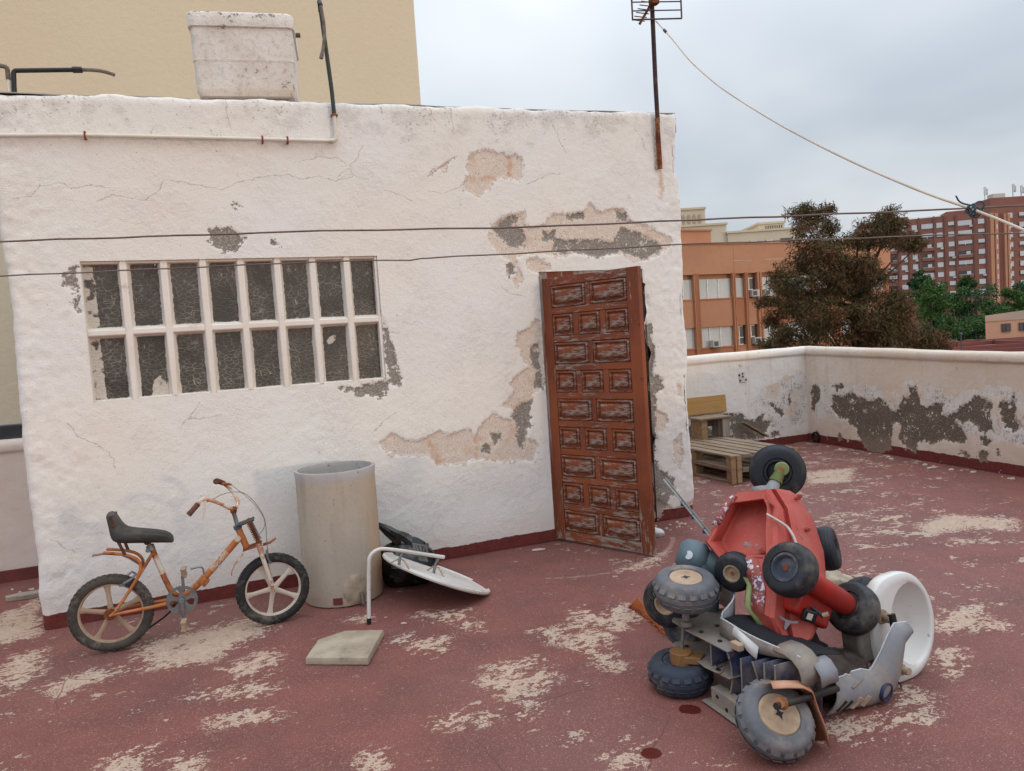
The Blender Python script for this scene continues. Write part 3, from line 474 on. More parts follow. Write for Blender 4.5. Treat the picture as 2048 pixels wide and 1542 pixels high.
# ---- terrace floor
def floor_mat():
    g = G('worn_red_floor_paint'); w = g.attr('wear'); rot = (0, 0, -math.atan2(D[1], D[0]))
    v = g.mapv(rot=rot); vs = g.mapv(v, scale=(0.80, 1.12, 1))
    n1 = g.noise(5.0, 4, 0.70, vs, 0.4); n2 = g.noise(21, 4, 0.74, vs); n3 = g.noise(75, 2, 0.65); lo = g.noise(0.55, 1, 0.5); n4 = g.noise(2.4, 3, 0.6); n5 = g.noise(170, 1, 0.5)
    f = g.math('MULTIPLY_ADD', n1, 0.52, g.math('MULTIPLY', n2, 0.48))
    f = g.math('ADD', f, g.math('MULTIPLY', g.math('SUBTRACT', n3, 0.5), 0.12))
    f = g.math('ADD', f, g.math('MULTIPLY', g.math('SUBTRACT', lo, 0.5), 0.16))
    f = g.math('ADD', f, g.math('MULTIPLY', g.attr('streak'), 0.045))
    jit = g.math('MULTIPLY_ADD', g.math('SUBTRACT', n2, 0.5), 0.50, g.math('MULTIPLY', g.math('SUBTRACT', n3, 0.5), 0.12))
    jit = g.math('MULTIPLY_ADD', g.math('SUBTRACT', n1, 0.5), 0.30, jit)
    hole = g.step(g.math('MULTIPLY_ADD', n1, 0.35, g.math('MULTIPLY_ADD', n2, 0.45, g.math('MULTIPLY', n3, 0.2))), 0.425, 0.445)
    m = g.math('MAXIMUM', g.step(f, 0.606, 0.612), g.math('MULTIPLY', g.step(g.math('ADD', w, g.math('MULTIPLY', jit, 1.25)), 0.006, -0.006), hole))
    m = g.math('MAXIMUM', m, g.step(g.math('MULTIPLY_ADD', n3, 0.62, g.math('MULTIPLY', n2, 0.38)), 0.632, 0.642))
    red = g.mix(g.step(n4, 0.3, 0.72), (0.218, 0.076, 0.064), (0.158, 0.061, 0.052))
    red = g.mix(g.math('MULTIPLY', g.step(lo, 0.45, 0.7), 0.55), red, (0.20, 0.098, 0.087))
    red = g.mix(g.math('MULTIPLY', g.step(n3, 0.5, 0.8), 0.5), red, (0.25, 0.125, 0.105))
    red = g.mix(g.math('MULTIPLY', g.step(n5, 0.58, 0.74), 0.6), red, (0.42, 0.27, 0.225)); red = g.mix(g.math('MULTIPLY', g.step(n5, 0.40, 0.28), 0.5), red, (0.09, 0.032, 0.03))
    tan = g.mix(g.step(n2, 0.35, 0.68), (0.52, 0.385, 0.29), (0.41, 0.30, 0.23))
    tan = g.mix(g.math('MULTIPLY', g.step(n4, 0.5, 0.68), 0.7), tan, (0.42, 0.365, 0.305))
    tan = g.mix(g.math('MULTIPLY', g.step(n3, 0.56, 0.7), 0.55), tan, (0.27, 0.155, 0.12))
    rim = g.math('MULTIPLY', g.step(g.math('ABSOLUTE', g.math('SUBTRACT', f, 0.588)), 0.012, 0.0), 0.35)
    col = g.mix(m, red, tan); col = g.mix(g.math('MULTIPLY', rim, g.math('SUBTRACT', 1.0, m)), col, (0.12, 0.034, 0.032))
    ck = g.vor(1.35, g.mix(0.10, v, g.noise(2.6, 2, 0.6, v, col=True)), feat='DISTANCE_TO_EDGE')
    cm = g.math('MULTIPLY', g.step(ck, 0.0040, 0.0012), g.step(lo, 0.48, 0.58))
    col = g.mix(g.math('MULTIPLY', cm, 0.65), col, (0.07, 0.032, 0.029))
    spm = g.step(g.attr('spill'), 0.004, -0.002); col = g.mix(spm, col, (0.095, 0.018, 0.014))
    ce = g.attr('door_scrape'); col = g.mix(g.math('MULTIPLY', g.step(g.math('MULTIPLY_ADD', g.math('SUBTRACT', n2, 0.5), 0.06, ce), 0.012, 0.0), 0.5), col, (0.45, 0.31, 0.235))
    h = g.math('SUBTRACT', g.math('MULTIPLY_ADD', n3, 0.5, g.math('MULTIPLY', n2, 0.3)), g.math('MULTIPLY', g.step(f, 0.606, 0.612), 0.5))
    g.bump(g.math('MULTIPLY', h, g.math('SUBTRACT', 1.0, spm)), 0.55, 0.005)
    r = g.math('SUBTRACT', g.math('MULTIPLY_ADD', m, 0.2, g.math('MULTIPLY_ADD', n4, 0.2, 0.58)), g.math('MULTIPLY', spm, 0.5))
    return g.done(col, r, 0.0, 0.28)
xs = np.concatenate([np.linspace(-9, -4.4, 10)[:-1], np.arange(-4.4, 5.5, 0.028), np.linspace(5.5, 10, 10)[1:]])
ys = np.concatenate([np.linspace(-8, 2.0, 20)[:-1], np.arange(2.0, 7.0, 0.022), np.arange(7.0, 11.0, 0.04)])
X, Y = np.repeat(xs, len(ys)), np.tile(ys, len(xs)); xy = np.stack([X, Y], 1)
Zf = 0.004*fbm(X*1.3, Y*1.3, 41, 3)+0.0012*fbm(X*9, Y*9, 44, 2)-0.004
me = gridmesh('terrace_floor', np.stack([X, Y, Zf], 1), len(xs), len(ys))
setattrf(me, 'wear', sdf(xy, FL, 0.4)); setattrf(me, 'spill', np.minimum(np.hypot((X-0.66)*0.9, (Y-3.045)*1.1)-0.045+0.006*np.sin(X*60+Y*40), np.hypot((X-0.438), (Y-2.735))-0.04))
setattrf(me, 'streak', np.clip((X-0.6)/1.2, 0, 1)*np.clip((Y-3.8)/1.5, 0, 1)+0.6*np.clip((-1.4-X)/0.8, 0, 1)*np.clip((4.3-Y)/0.5, 0, 1))
ang = np.arctan2(Y-5.798, X-0.278); rad = np.hypot(X-0.278, Y-5.798)
setattrf(me, 'door_scrape', np.where((ang > -0.95) & (ang < -0.12), np.abs(rad-0.90)-0.012, np.where((ang > -1.75) & (ang <= -0.95), np.abs(rad-0.93)-0.004, 0.3)))
tf = part('terrace_floor', me, floor_mat()); tag(tf, kind='structure')

# ---- parapets
def parapet(name, org, dirv, length, topf, polys, olds, mat, label, out, step=0.016, coarse_from=None):
    """wall with a rounded coping; sheet from the floor over the top and down behind"""
    o = thing(name, (org[0], org[1], 0), label, 'wall')
    us = seg([-0.16, 0, min(length, coarse_from or length)], step)
    if coarse_from and coarse_from < length: us = np.concatenate([us, np.linspace(coarse_from, length, 30)[1:]])
    lip = 0.022
    rows = [(z, 0.0) for z in seg([0, 1.15], step)]+[(1.158, -0.006), (1.165, -0.017), (1.18, -lip), (1.215, -lip-0.002), (1.243, -0.016), (1.258, 0.0), (1.266, 0.03), (1.268, 0.09), (1.264, 0.15), (1.24, 0.185), (1.19, 0.19), (1.15, 0.17), (0.5, 0.17), (-1.5, 0.17)]
    rz = np.array(rows); nx, ny = len(us), len(rz)
    U = np.repeat(us, ny); Z = np.tile(rz[:, 0], nx); B = np.tile(rz[:, 1], nx)
    Zs = np.where(Z > 0, Z*np.interp(U, *topf)/1.268, Z)
    uz = np.stack([U, Zs], 1); sc = np.where(B <= 0, sdf(uz, polys), 0.5); so = np.where(B <= 0, sdf(uz, olds), 0.5)
    dis = 0.004*fbm(U*2.5, Zs*2.5, 51, 3)+0.0016*fbm(U*12, Zs*12, 54, 3)-0.009*np.clip(-sc/0.02+0.5, 0, 1)
    Zs = Zs+np.where(B > -0.01, 0.006*fbm(U*2.2, U*0, 57, 3)*(Z > 1.1), 0)
    off = dis-B; Xp = dirv[0]*U+out[0]*off; Yp = dirv[1]*U+out[1]*off
    me = gridmesh('wall_face', np.stack([Xp, Yp, Zs], 1), nx, ny)
    for nm, a in (('peach', np.full(len(U), .5)), ('cement', sc), ('crack', np.full(len(U), .3)), ('crack_side', np.full(len(U), .3)), ('rust', np.full(len(U), .5)), ('old', so), ('hz', np.where(B <= 0, Zs, 1.0)), ('topd', np.full(len(U), 0.6))): setattrf(me, nm, a)
    part('wall_face', me, mat, o); return o
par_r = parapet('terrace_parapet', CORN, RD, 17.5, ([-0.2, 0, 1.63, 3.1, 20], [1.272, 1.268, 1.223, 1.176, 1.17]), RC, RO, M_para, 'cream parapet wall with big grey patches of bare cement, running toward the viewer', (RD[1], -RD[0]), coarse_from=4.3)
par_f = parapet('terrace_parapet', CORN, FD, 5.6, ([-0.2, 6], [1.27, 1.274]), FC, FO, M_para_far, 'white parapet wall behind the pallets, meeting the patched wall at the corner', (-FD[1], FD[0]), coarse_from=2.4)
q = np.array([-3.937, 5.67])
par_l = parapet('terrace_parapet', q+D*1.2, -D, 7.0, ([-0.2, 8], [1.095, 1.095]), [[(9, 9), (9.1, 9), (9, 9.1)]], [[(9, 9), (9.1, 9), (9, 9.1)]], std('plain_pinkish_render', (0.70, 0.60, 0.535), (0.66, 0.545, 0.475), 0.9, scale=1.5, bump=0.5, bscale=40, dirt=(0.53, 0.42, 0.35), dthr=(0.6, 0.9)), 'low pinkish parapet wall beside the blank beige building', (NN[0], NN[1]), coarse_from=2.6)
mb = MB(); mb.bar(HW(-6.3, 0.046, -1.405), HW(0.2, 0.046, -1.405), 0.02, 0.092)
M_red = std('red_skirting_paint', (0.175, 0.036, 0.031), (0.12, 0.03, 0.027), 0.6, bump=0.3)
part('skirting', mb, M_red, par_l, 0)
# drain hole at the corner
mb = MB(); c = Vector((CORN[0]+RD[0]*0.17, CORN[1]+RD[1]*0.17, 0.075)); od = Vector((RD[1], -RD[0], 0)); mb.lathe([(0.0, -0.02), (0.055, -0.02), (0.055, 0.03), (0.068, 0.03), (0.072, 0.0)], c, od, 20)
part('drain_pipe', mb, std('black_drain', '#1a1513', '#0d0b0a', 0.7), par_r)

# ---- street level far below, and the blank neighbour
M_street = std('street_ground', (0.15, 0.135, 0.115), (0.09, 0.085, 0.08), 0.95, scale=0.05, bump=0)
mb = MB(); mb.add([(-1500, -1500, -4.5), (1500, -1500, -4.5), (1500, 1500, -4.5), (-1500, 1500, -4.5)], [(0, 1, 2, 3)])
tag(part('ground', mb, M_street, None, 0), kind='structure')
bb = thing('apartment_block', HW(2.3, -4.5, -4.0), 'tall blank beige rendered side wall rising behind the water tank', 'building')
g = G('beige_render'); col = g.mix(g.step(g.noise(0.35, 4, 0.6), 0.35, 0.7), (0.70, 0.595, 0.44), (0.675, 0.565, 0.41))
col = g.mix(g.math('MULTIPLY', g.step(g.noise(1.2, 5, 0.7, g.mapv(scale=(1, 1, 0.15))), 0.55, 0.75), 0.25), col, (0.55, 0.42, 0.28)); g.bump(g.math('ADD', g.noise(18, 5, 0.7), g.math('MULTIPLY', g.noise(1.2, 3), 1.2)), 0.5, 0.012); M_beige = g.done(col, 0.92, 0, 0.2)
ue = (-0.902+3.004+0.0)/1.0
E0 = Vector((-0.905, 9.63, 0)); 
def BW(s, z, back=0.0): return E0-DV*s-NV*back+Vector((0, 0, z))
mb = MB(); P = []
for s_, b_ in ((0.05, 9), (0, 5), (0, 0.06), (0.015, 0.015), (0.06, 0), (4, 0), (9, 0), (16, 0), (16, 9)): P.append([BW(s_, z, b_) for z in (-4.5, 0, 4, 8, 13.0)])
mb.grid([list(r) for r in P]); part('wall', mb, M_beige, bb, 30)
mb = MB(); mb.add([BW(-0.1, 13.0, -0.1), BW(16.1, 13.0, -0.1), BW(16.1, 13.0, 9.1), BW(-0.1, 13.0, 9.1), BW(-0.1, 13.2, -0.1), BW(16.1, 13.2, -0.1), BW(16.1, 13.2, 9.1), BW(-0.1, 13.2, 9.1)], [(0, 1, 2, 3), (7, 6, 5, 4), (0, 4, 5, 1), (1, 5, 6, 2), (2, 6, 7, 3), (3, 7, 4, 0)]); part('roof', mb, M_roofc, bb, 0)
mb = MB(); mb.bar(BW(16, 0.965, -0.03), BW(1.0, 0.965, -0.03), 0.07, 0.20); part('roof_flashing', mb, std('bitumen_flashing', '#55555b', '#37373b', 0.55, scale=2, stretch=(0.3, 1, 5), bump=0.4), bb, bevel=0.01)
# ================================================================== materials for fittings
M_rust = std('rusty_steel', '#7d3a1c', '#4a2314', 0.85, scale=14, dirt=(0.33, 0.13, 0.05), dthr=(0.45, 0.6), dscale=6, bump=0.5, bscale=80)
M_mast = std('dark_rust_mast', '#3a2524', '#251b20', 0.7, scale=9, dirt=(0.20, 0.07, 0.03), dthr=(0.5, 0.68), dscale=5, bump=0.3)
M_white_pipe = std('painted_pipe', (0.72, 0.68, 0.60), (0.66, 0.60, 0.50), 0.6, scale=9, dirt=(0.16, 0.25, 0.20), dthr=(0.56, 0.62), dscale=3.5, bump=0.3, dstretch=(0.5, 0.5, 1))
M_green_pipe = std('dark_green_pipe', '#3a433f', '#2a2f2e', 0.5, scale=10, bump=0.2)
M_hose = std('grey_hose', '#7a7065', '#5a5148', 0.6, scale=20, bump=0.3)
M_black = std('black_plastic', '#232327', '#17171a', 0.45, scale=12, bump=0.2, dirt=(0.16, 0.14, 0.12), dthr=(0.55, 0.8), dscale=5)
M_conc = std('cast_concrete', '#a79c8e', '#857b70', 0.92, scale=9, bump=0.5, bscale=90)

# ---- worn carved door, standing ajar
DH = HW(3.545, 0, 0.0); DX = Vector((0.938-DH.x, 5.193-DH.y, 0)); DWID = DX.length; DX.normalize(); DN = Vector((DX.y, -DX.x, 0)); 
if DN.y > 0: DN = -DN
def door_mat(name, thr, sc, dark=1.0):
    g = G(name); ang = math.atan2(DX.y, DX.x); v = g.mapv(rot=(0, 0, -ang)); gv = g.mapv(v, scale=sc)
    n1 = g.noise(7, 4, 0.68, gv, 0.6); n2 = g.noise(30, 3, 0.7, gv); n3 = g.noise(2.2, 2, 0.5)
    f = g.math('ADD', g.math('MULTIPLY_ADD', n1, 0.5, g.math('MULTIPLY', n2, 0.3)), g.math('MULTIPLY', n3, 0.2))
    zz = g.sepz(g.mapv())[2]
    f = g.math('ADD', f, g.math('MULTIPLY', g.step(zz, 0.42, 0.0), 0.06))
    m = g.step(f, thr-0.012, thr+0.012)
    red = g.mix(g.step(n3, 0.35, 0.65), (0.275*dark, 0.070*dark, 0.026*dark), (0.175*dark, 0.045*dark, 0.020*dark))
    red = g.mix(g.math('MULTIPLY', g.step(n2, 0.5, 0.75), 0.4), red, (0.28, 0.085, 0.04))
    wood = g.mix(g.step(n2, 0.3, 0.72), (0.40, 0.325, 0.265), (0.185, 0.142, 0.115)); wood = g.mix(g.math('MULTIPLY', g.step(n1, 0.5, 0.7), 0.35), wood, (0.46, 0.395, 0.335))
    col = g.mix(m, red, wood); col = g.mix(g.math('MULTIPLY', g.step(g.math('ABSOLUTE', g.math('SUBTRACT', f, thr)), 0.02, 0.0), 0.3), col, (0.50, 0.43, 0.37))
    g.bump(g.math('SUBTRACT', g.math('MULTIPLY', n2, 0.8), g.math('MULTIPLY', m, 0.35)), 0.7, 0.004)
    return g.done(col, g.math('MULTIPLY_ADD', m, 0.35, 0.5), 0, 0.3)
M_doorH = door_mat('peeling_paint_wood', 0.555, (1.0, 1.0, 7.0)); M_doorV = door_mat('painted_wood_stile', 0.61, (6, 6, 0.7)); M_doorP = door_mat('peeling_paint_panel', 0.585, (1.0, 1.0, 6.0), 0.95)
M_greywood = std('weathered_grey_wood', (0.36, 0.30, 0.25), (0.20, 0.16, 0.13), 0.9, scale=18, stretch=(1, 1, 0.08), bump=0.6, bscale=40, dirt=(0.17, 0.045, 0.022), dthr=(0.56, 0.6), dscale=2.5)
def DP(x, z, o=0.0): return DH+DX*x+DN*o+ZV*z
def dbox(mb, x0, x1, z0, z1, o0, o1): mb.box(DP((x0+x1)/2, (z0+z1)/2, (o0+o1)/2), (x1-x0, o1-o0, z1-z0), DX, DN, ZV)
HD = 2.062; Z0 = 0.014
mb = MB(); dbox(mb, 0.01, DWID-0.01, Z0+0.01, HD-0.01, -0.018, 0.006)
door = part('door', mb, M_doorP, house, label='tall wooden door with carved panels, red paint peeling to grey wood, standing ajar')
for x0, x1 in ((0.0, 0.088), (DWID-0.10, DWID)):
    mb = MB(); dbox(mb, x0, x1, Z0, HD, -0.024, 0.020); part('stile', mb, M_doorV, door, bevel=0.003)
pit, ph, rl = 0.2175, 0.170, 0.0475; xl, xr = 0.088, DWID-0.10
rails = [(Z0, Z0+0.075)]+[(Z0+0.075+pit*(k+1)-rl, Z0+0.075+pit*(k+1)) for k in range(9)]; rails[-1] = (rails[-1][0], HD)
for k, (z0, z1) in enumerate(rails):
    mb = MB(); dbox(mb, xl, xr, z0, z1, -0.022, 0.017+0.0005*(k % 3)); part('rail', mb, M_doorH, door, bevel=0.003)
def panel_mesh(w, h):
    mb = MB(); rings = [(0, -0.002), (0.003, 0.004), (0.006, 0.020), (0.016, 0.022), (0.021, 0.004), (0.032, 0.002), (0.034, 0.014), (0.048, 0.026), (0.052, 0.027)]; vs = []
    for ins, o in rings:
        for sx, sz in ((-1, -1), (1, -1), (1, 1), (-1, 1)): vs.append(DX*(sx*(w/2-ins))+ZV*(sz*(h/2-ins))+DN*o)
    fs = [(i*4+k, i*4+(k+1) % 4, (i+1)*4+(k+1) % 4, (i+1)*4+k) for i in range(len(rings)-1) for k in range(4)]+[tuple(len(rings)*4-4+k for k in range(4))]
    mb.add(vs, fs); me = mb.mesh('panel', (0, 0, 0), 20); me.materials.append(M_doorP); return me
for row in range(9):
    zb = Z0+0.075+pit*row; n_ = 2 if row % 2 == 0 else 3; mw = 0.042 if n_ == 2 else 0.050; pw = (xr-xl-mw*(n_-1))/n_
    pm = bpy.data.meshes.get('panel%d' % n_)
    if not pm: pm = panel_mesh(pw-0.006, ph-0.004); pm.name = 'panel%d' % n_
    for k in range(n_):
        o = bpy.data.objects.new('panel', pm); COL.objects.link(o); o.parent = door; o.location = DP(xl+pw/2+k*(pw+mw), zb+ph/2)-ORG[door.name]; ORG[o.name] = ORG[door.name]
        if k: mb = MB(); xa = xl+k*pw+(k-1)*mw; dbox(mb, xa, xa+mw, zb, zb+ph, -0.01, 0.015); part('muntin', mb, M_doorV if (row+k) % 3 else M_doorH, door, bevel=0.003)
for z in (0.28, 1.05, 1.78):
    mb = MB(); mb.tube([DP(-0.004, z-0.045, 0.02), DP(-0.004, z+0.045, 0.02)], 0.009, 10); part('hinge', mb, M_rust, door)
mb = MB(); mb.tube([DP(DWID-0.012, 1.28, 0.018), DP(DWID-0.012, 1.28, 0.034)], 0.008, 8); mb.tube([DP(DWID-0.012, 1.66, 0.018), DP(DWID-0.012, 1.66, 0.03)], 0.006, 8); part('bolt', mb, M_greywood, door)
fr = part('door_frame', MB().box(HW(3.532, 1.045, -0.03), (0.036, 0.09, 2.09), DV, NV, ZV), M_greywood, house, bevel=0.003)
part('frame_head', MB().box(HW(3.98, 2.085, -0.05), (0.935, 0.09, 0.07), DV, NV, ZV), M_greywood, fr, bevel=0.003)
part('frame_post', MB().box(HW(4.425, 1.045, -0.09), (0.05, 0.09, 2.08), DV, NV, ZV), M_greywood, fr, bevel=0.003)

# ---- pipe along the wall
wp = thing('water_pipe', HW(2.018, 3.057, 0.03), 'white painted water pipe clipped along the wall under the roof edge, rising past the tank', 'pipe')
part('pipe_run', MB().tube([HW(-0.02, 3.012, 0.03), HW(0.5, 3.035, 0.03), HW(1.2, 3.046, 0.03), HW(2.005, 3.056, 0.03)], 0.0135, 12), M_white_pipe, wp)
part('elbow', MB().tube([HW(1.985, 3.056, 0.03), HW(2.03, 3.058, 0.03), HW(2.034, 3.10, 0.03)], 0.0165, 12, smooth=2), M_white_pipe, wp)
part('riser', MB().tube([HW(2.032, 3.08, 0.03), HW(2.034, 3.25, 0.03)], 0.0125, 12), M_white_pipe, wp)
up = part('upper_pipe', MB().tube([HW(2.034, 3.24, 0.03), HW(2.03, 3.40, 0.03), HW(1.998, 3.965, 0.02)], 0.0145, 12), M_green_pipe, wp)
part('pipe_bend', MB().tube([HW(1.999, 3.93, 0.02), HW(1.997, 3.98, 0.025), HW(1.99, 3.985, 0.05), HW(1.992, 3.95, 0.07)], 0.017, 12, smooth=2), M_green_pipe, wp)
part('hose_end', MB().tube([HW(1.992, 3.95, 0.07), HW(2.005, 3.86, 0.075), HW(2.004, 3.74, 0.08), HW(1.975, 3.62, 0.085)], 0.011, 10, smooth=2), M_hose, wp)
part('hose_fitting', MB().tube([HW(1.976, 3.625, 0.085), HW(1.966, 3.59, 0.086)], 0.014, 8), M_hose, wp)
for u, z, vert in ((0.504, 3.035, 0), (1.546, 3.049, 0), (1.708, 3.051, 0), (2.034, 3.232, 1)):
    mb = MB(); X_ = DV if not vert else ZV; Y_ = ZV if not vert else DV
    mb.box(HW(u, z, 0.045), (0.011, 0.004, 0.036), X_, NV, Y_); mb.box(HW(u, z, 0.022)+Y_*0.02, (0.011, 0.046, 0.006), X_, NV, Y_); mb.box(HW(u, z, 0.022)-Y_*0.018, (0.013, 0.046, 0.007), X_, NV, Y_)
    part('pipe_clip', mb, std('rusty_clip', '#a5582c', '#6b351d', 0.9, scale=40) if 'rusty_clip' not in bpy.data.materials else bpy.data.materials['rusty_clip'], wp, bevel=0.002)
# ---- two loose pipes at the roof corner
o = thing('roof_pipe', HW(0.085, ztop(0)-0.04, -0.3), 'black elbow pipe with a short grey hose, on the roof corner', 'pipe')
part('pipe', MB().tube([HW(0.087, 3.24, -0.3), HW(0.098, 3.49, -0.3), HW(0.104, 3.512, -0.3), HW(0.13, 3.516, -0.3), HW(0.48, 3.546, -0.3)], 0.0145, 12, smooth=1), M_black, o)
part('coupling', MB().tube([HW(0.43, 3.542, -0.3), HW(0.485, 3.546, -0.3)], 0.02, 12), M_black, o)
part('hose', MB().tube([HW(0.48, 3.546, -0.3), HW(0.56, 3.55, -0.3), HW(0.62, 3.543, -0.3), HW(0.674, 3.526, -0.3)], 0.012, 10, smooth=2), M_hose, o)
o = thing('roof_pipe', HW(0.06, ztop(0)-0.04, -0.38), 'pale pipe with grey bent top at the roof corner', 'pipe')
part('pipe', MB().tube([HW(0.062, 3.24, -0.32), HW(0.064, 3.47, -0.32)], 0.012, 10), M_white_pipe, o)
part('bend', MB().tube([HW(0.064, 3.46, -0.32), HW(0.066, 3.53, -0.32), HW(0.05, 3.55, -0.32), HW(-0.4, 3.545, -0.32)], 0.014, 10, smooth=2), M_hose, o)

# ---- fibre-cement water tank on two blocks
def tank_mat():
    g = G('flaking_tank_paint'); n1 = g.noise(4, 3, 0.65); n2 = g.noise(32, 3, 0.7); n3 = g.noise(110, 2); z = g.sepz(g.tc.outputs['Object'])[2]
    col = g.mix(g.step(n1, 0.35, 0.7), (0.76, 0.715, 0.66), (0.66, 0.60, 0.535))
    col = g.mix(g.math('MULTIPLY', g.step(n2, 0.5, 0.68), 0.5), col, (0.45, 0.40, 0.35))
    f = g.math('ADD', g.math('MULTIPLY_ADD', n1, 0.45, g.math('MULTIPLY', n2, 0.55)), g.math('MULTIPLY', g.step(z, 0.53, 0.60), 0.13))
    m = g.step(f, 0.645, 0.66); col = g.mix(m, col, g.mix(n3, (0.34, 0.32, 0.30), (0.24, 0.225, 0.21)))
    col = g.mix(g.math('MULTIPLY', g.step(z, 0.16, 0.05), 0.35), col, (0.58, 0.42, 0.29))
    g.bump(g.math('SUBTRACT', g.math('MULTIPLY_ADD', n2, 1.0, g.math('MULTIPLY', n3, 0.4)), g.math('MULTIPLY', m, 0.4)), 0.8, 0.008); return g.done(col, 0.92, 0, 0.2)
TZ = 3.36; TA = R(-9); TX = Vector((D[0]*math.cos(TA)-D[1]*math.sin(TA), D[0]*math.sin(TA)+D[1]*math.cos(TA), 0)); TY = Vector((-TX.y, TX.x, 0)); TC = HW(1.487, TZ, -0.20)+TY*0.30
tank = thing('water_tank', TC, 'flaking off-white water tank with lid, on two blocks above the window', 'water tank')
def rr(w, d, r, n=5):
    o = []
    for cx, cy, a in ((w/2-r, d/2-r, 0), (-w/2+r, d/2-r, 90), (-w/2+r, -d/2+r, 180), (w/2-r, -d/2+r, 270)):
        for k in range(n+1): t = R(a+90*k/n); o.append((cx+r*math.cos(t), cy+r*math.sin(t)))
    return o
def loft(mb, rings, c, X, Y, cap=True):
    P = []; c = Vector(c)
    for (w, d, r, z) in rings: P.append([c+X*a+Y*b+ZV*z for a, b in rr(w, d, r)])
    n = len(P[0]); vs = [q for row in P for q in row]; fs = [(i*n+k, i*n+(k+1) % n, (i+1)*n+(k+1) % n, (i+1)*n+k) for i in range(len(P)-1) for k in range(n)]
    if cap: fs += [tuple(reversed(range(n))), tuple(range((len(P)-1)*n, len(P)*n))]
    mb.add(vs, fs)
M_tank = tank_mat()
mb = MB(); loft(mb, [(0.56, 0.50, 0.03, 0.045), (0.63, 0.56, 0.05, 0.05), (0.656, 0.586, 0.05, 0.085), (0.657, 0.587, 0.05, 0.10), (0.664, 0.594, 0.045, 0.27), (0.666, 0.596, 0.045, 0.279), (0.672, 0.602, 0.045, 0.285), (0.668, 0.598, 0.045, 0.295), (0.669, 0.599, 0.045, 0.305), (0.675, 0.605, 0.045, 0.52)], TC, TX, TY)
part('tank_body', mb, M_tank, tank, 45)
mb = MB(); loft(mb, [(0.685, 0.615, 0.05, 0.505), (0.70, 0.63, 0.05, 0.51), (0.705, 0.635, 0.05, 0.59), (0.69, 0.62, 0.06, 0.605), (0.60, 0.53, 0.06, 0.622)], TC, TX, TY); part('lid', mb, M_tank, tank, 45)
for s in (-1, 1): part('block', MB().box(TC+TX*(s*0.2)+ZV*0.0, (0.15, 0.5, 0.09), TX, TY, ZV), M_conc, tank, bevel=0.008)
part('inlet', MB().tube([TC+TX*0.33-TY*0.1+ZV*0.545, TC+TX*0.385-TY*0.1+ZV*0.545], 0.017, 10), std('brass_fitting', '#5d5344', '#3e3830', 0.6), tank)

# ---- television aerial on its mast
an = thing('television_antenna', HW(4.653, 2.93, 0.03), 'rusty television aerial mast bolted to the top corner of the white wall', 'antenna')
part('mast', MB().tube([HW(4.652, 3.30, 0.035), HW(4.65, 3.6, 0.035), HW(4.66, 4.55, 0.035)], 0.0185, 14), M_mast, an)
part('mast_foot', MB().tube([HW(4.653, 2.93, 0.035), HW(4.648, 3.34, 0.035)], 0.019, 14), M_rust, an)
part('backing_strip', MB().box(HW(4.634, 3.08, 0.012), (0.016, 0.02, 0.30), DV, NV, ZV), std('flaked_white_strip', (0.62, 0.54, 0.46), (0.40, 0.24, 0.15), 0.9, scale=30), an, bevel=0.002)
M_alu = std('weathered_aluminium', '#5b4a4e', '#3e3438', 0.5, metal=0.6, scale=20)
refl = part('reflector', MB().tube([HW(4.45, 4.09, 0.06), HW(4.455, 4.62, 0.06)], 0.007, 8), M_alu, an); part('upright', MB().tube([HW(4.92, 4.155, 0.06), HW(4.925, 4.64, 0.06)], 0.007, 8), M_alu, refl)
for k in range(6):
    z0 = 4.095+0.068*k; a0 = HW(4.45, z0, 0.06); b0 = HW(4.92, z0+0.055, 0.06); part('rod', MB().tube([a0, b0], 0.0055 if k else 0.007, 8), M_alu, refl)
part('boom', MB().tube([HW(4.655, 4.27, 0.06), HW(4.575, 4.11, -0.04)], 0.011, 8), M_rust, an)
for k in range(6):
    t = 0.1+0.15*k; c = HW(4.655-0.08*t, 4.27-0.16*t, 0.06-0.10*t); part('director', MB().tube([c-DV*(0.10-0.004*k), c+DV*(0.03)], 0.0045, 6), M_alu, an)
part('clamp', MB().box(HW(4.66, 4.26, 0.06), (0.07, 0.06, 0.05), DV, NV, ZV), M_rust, an, bevel=0.006)
# ---- aerial cable and washing lines
M_cable = std('aged_white_cable', (0.62, 0.53, 0.43), (0.50, 0.42, 0.34), 0.6, scale=5)
CAB = [(1.362, 6.174, 4.11), (1.37, 5.909, 3.923), (1.378, 5.641, 3.73), (1.386, 5.338, 3.5), (1.395, 5.066, 3.319), (1.408, 4.684, 3.079), (1.427, 4.208, 2.812), (1.443, 3.82, 2.601), (1.458, 3.498, 2.434), (1.474, 3.144, 2.257), (1.488, 2.855, 2.121), (1.501, 2.615, 2.011), (1.513, 2.4, 1.924), (1.524, 2.22, 1.842), (1.56, 1.5, 1.50), (1.65, 0.4, 1.1)]
cb = thing('aerial_cable', CAB[0], 'pale aerial cable sagging from the mast down to the washing line', 'cable')
part('cable', MB().tube(CAB, 0.0046, 8, smooth=2), M_cable, cb)
part('joint', MB().tube([Vector(CAB[1])+Vector((0, 0.03, 0.02)), CAB[1], Vector(CAB[1])+Vector((0, -0.03, -0.021))], 0.011, 8), std('blue_tape', '#26305a', '#1b2244', 0.5), cb)
mb = MB(); kc = Vector((1.513, 2.4, 1.924))
for k in range(5):
    P = []
    for i in range(22):
        t = 2*math.pi*i/22; r_ = 0.011+0.004*(k % 3); P.append(kc+Vector(((k-2)*0.007, r_*math.sin(t+k), -0.003*k+r_*math.cos(t+k)*1.1))+Vector((0.004*math.sin(2*t), 0, 0)))
    mb.tube(P, 0.0022, 6, closed=True)
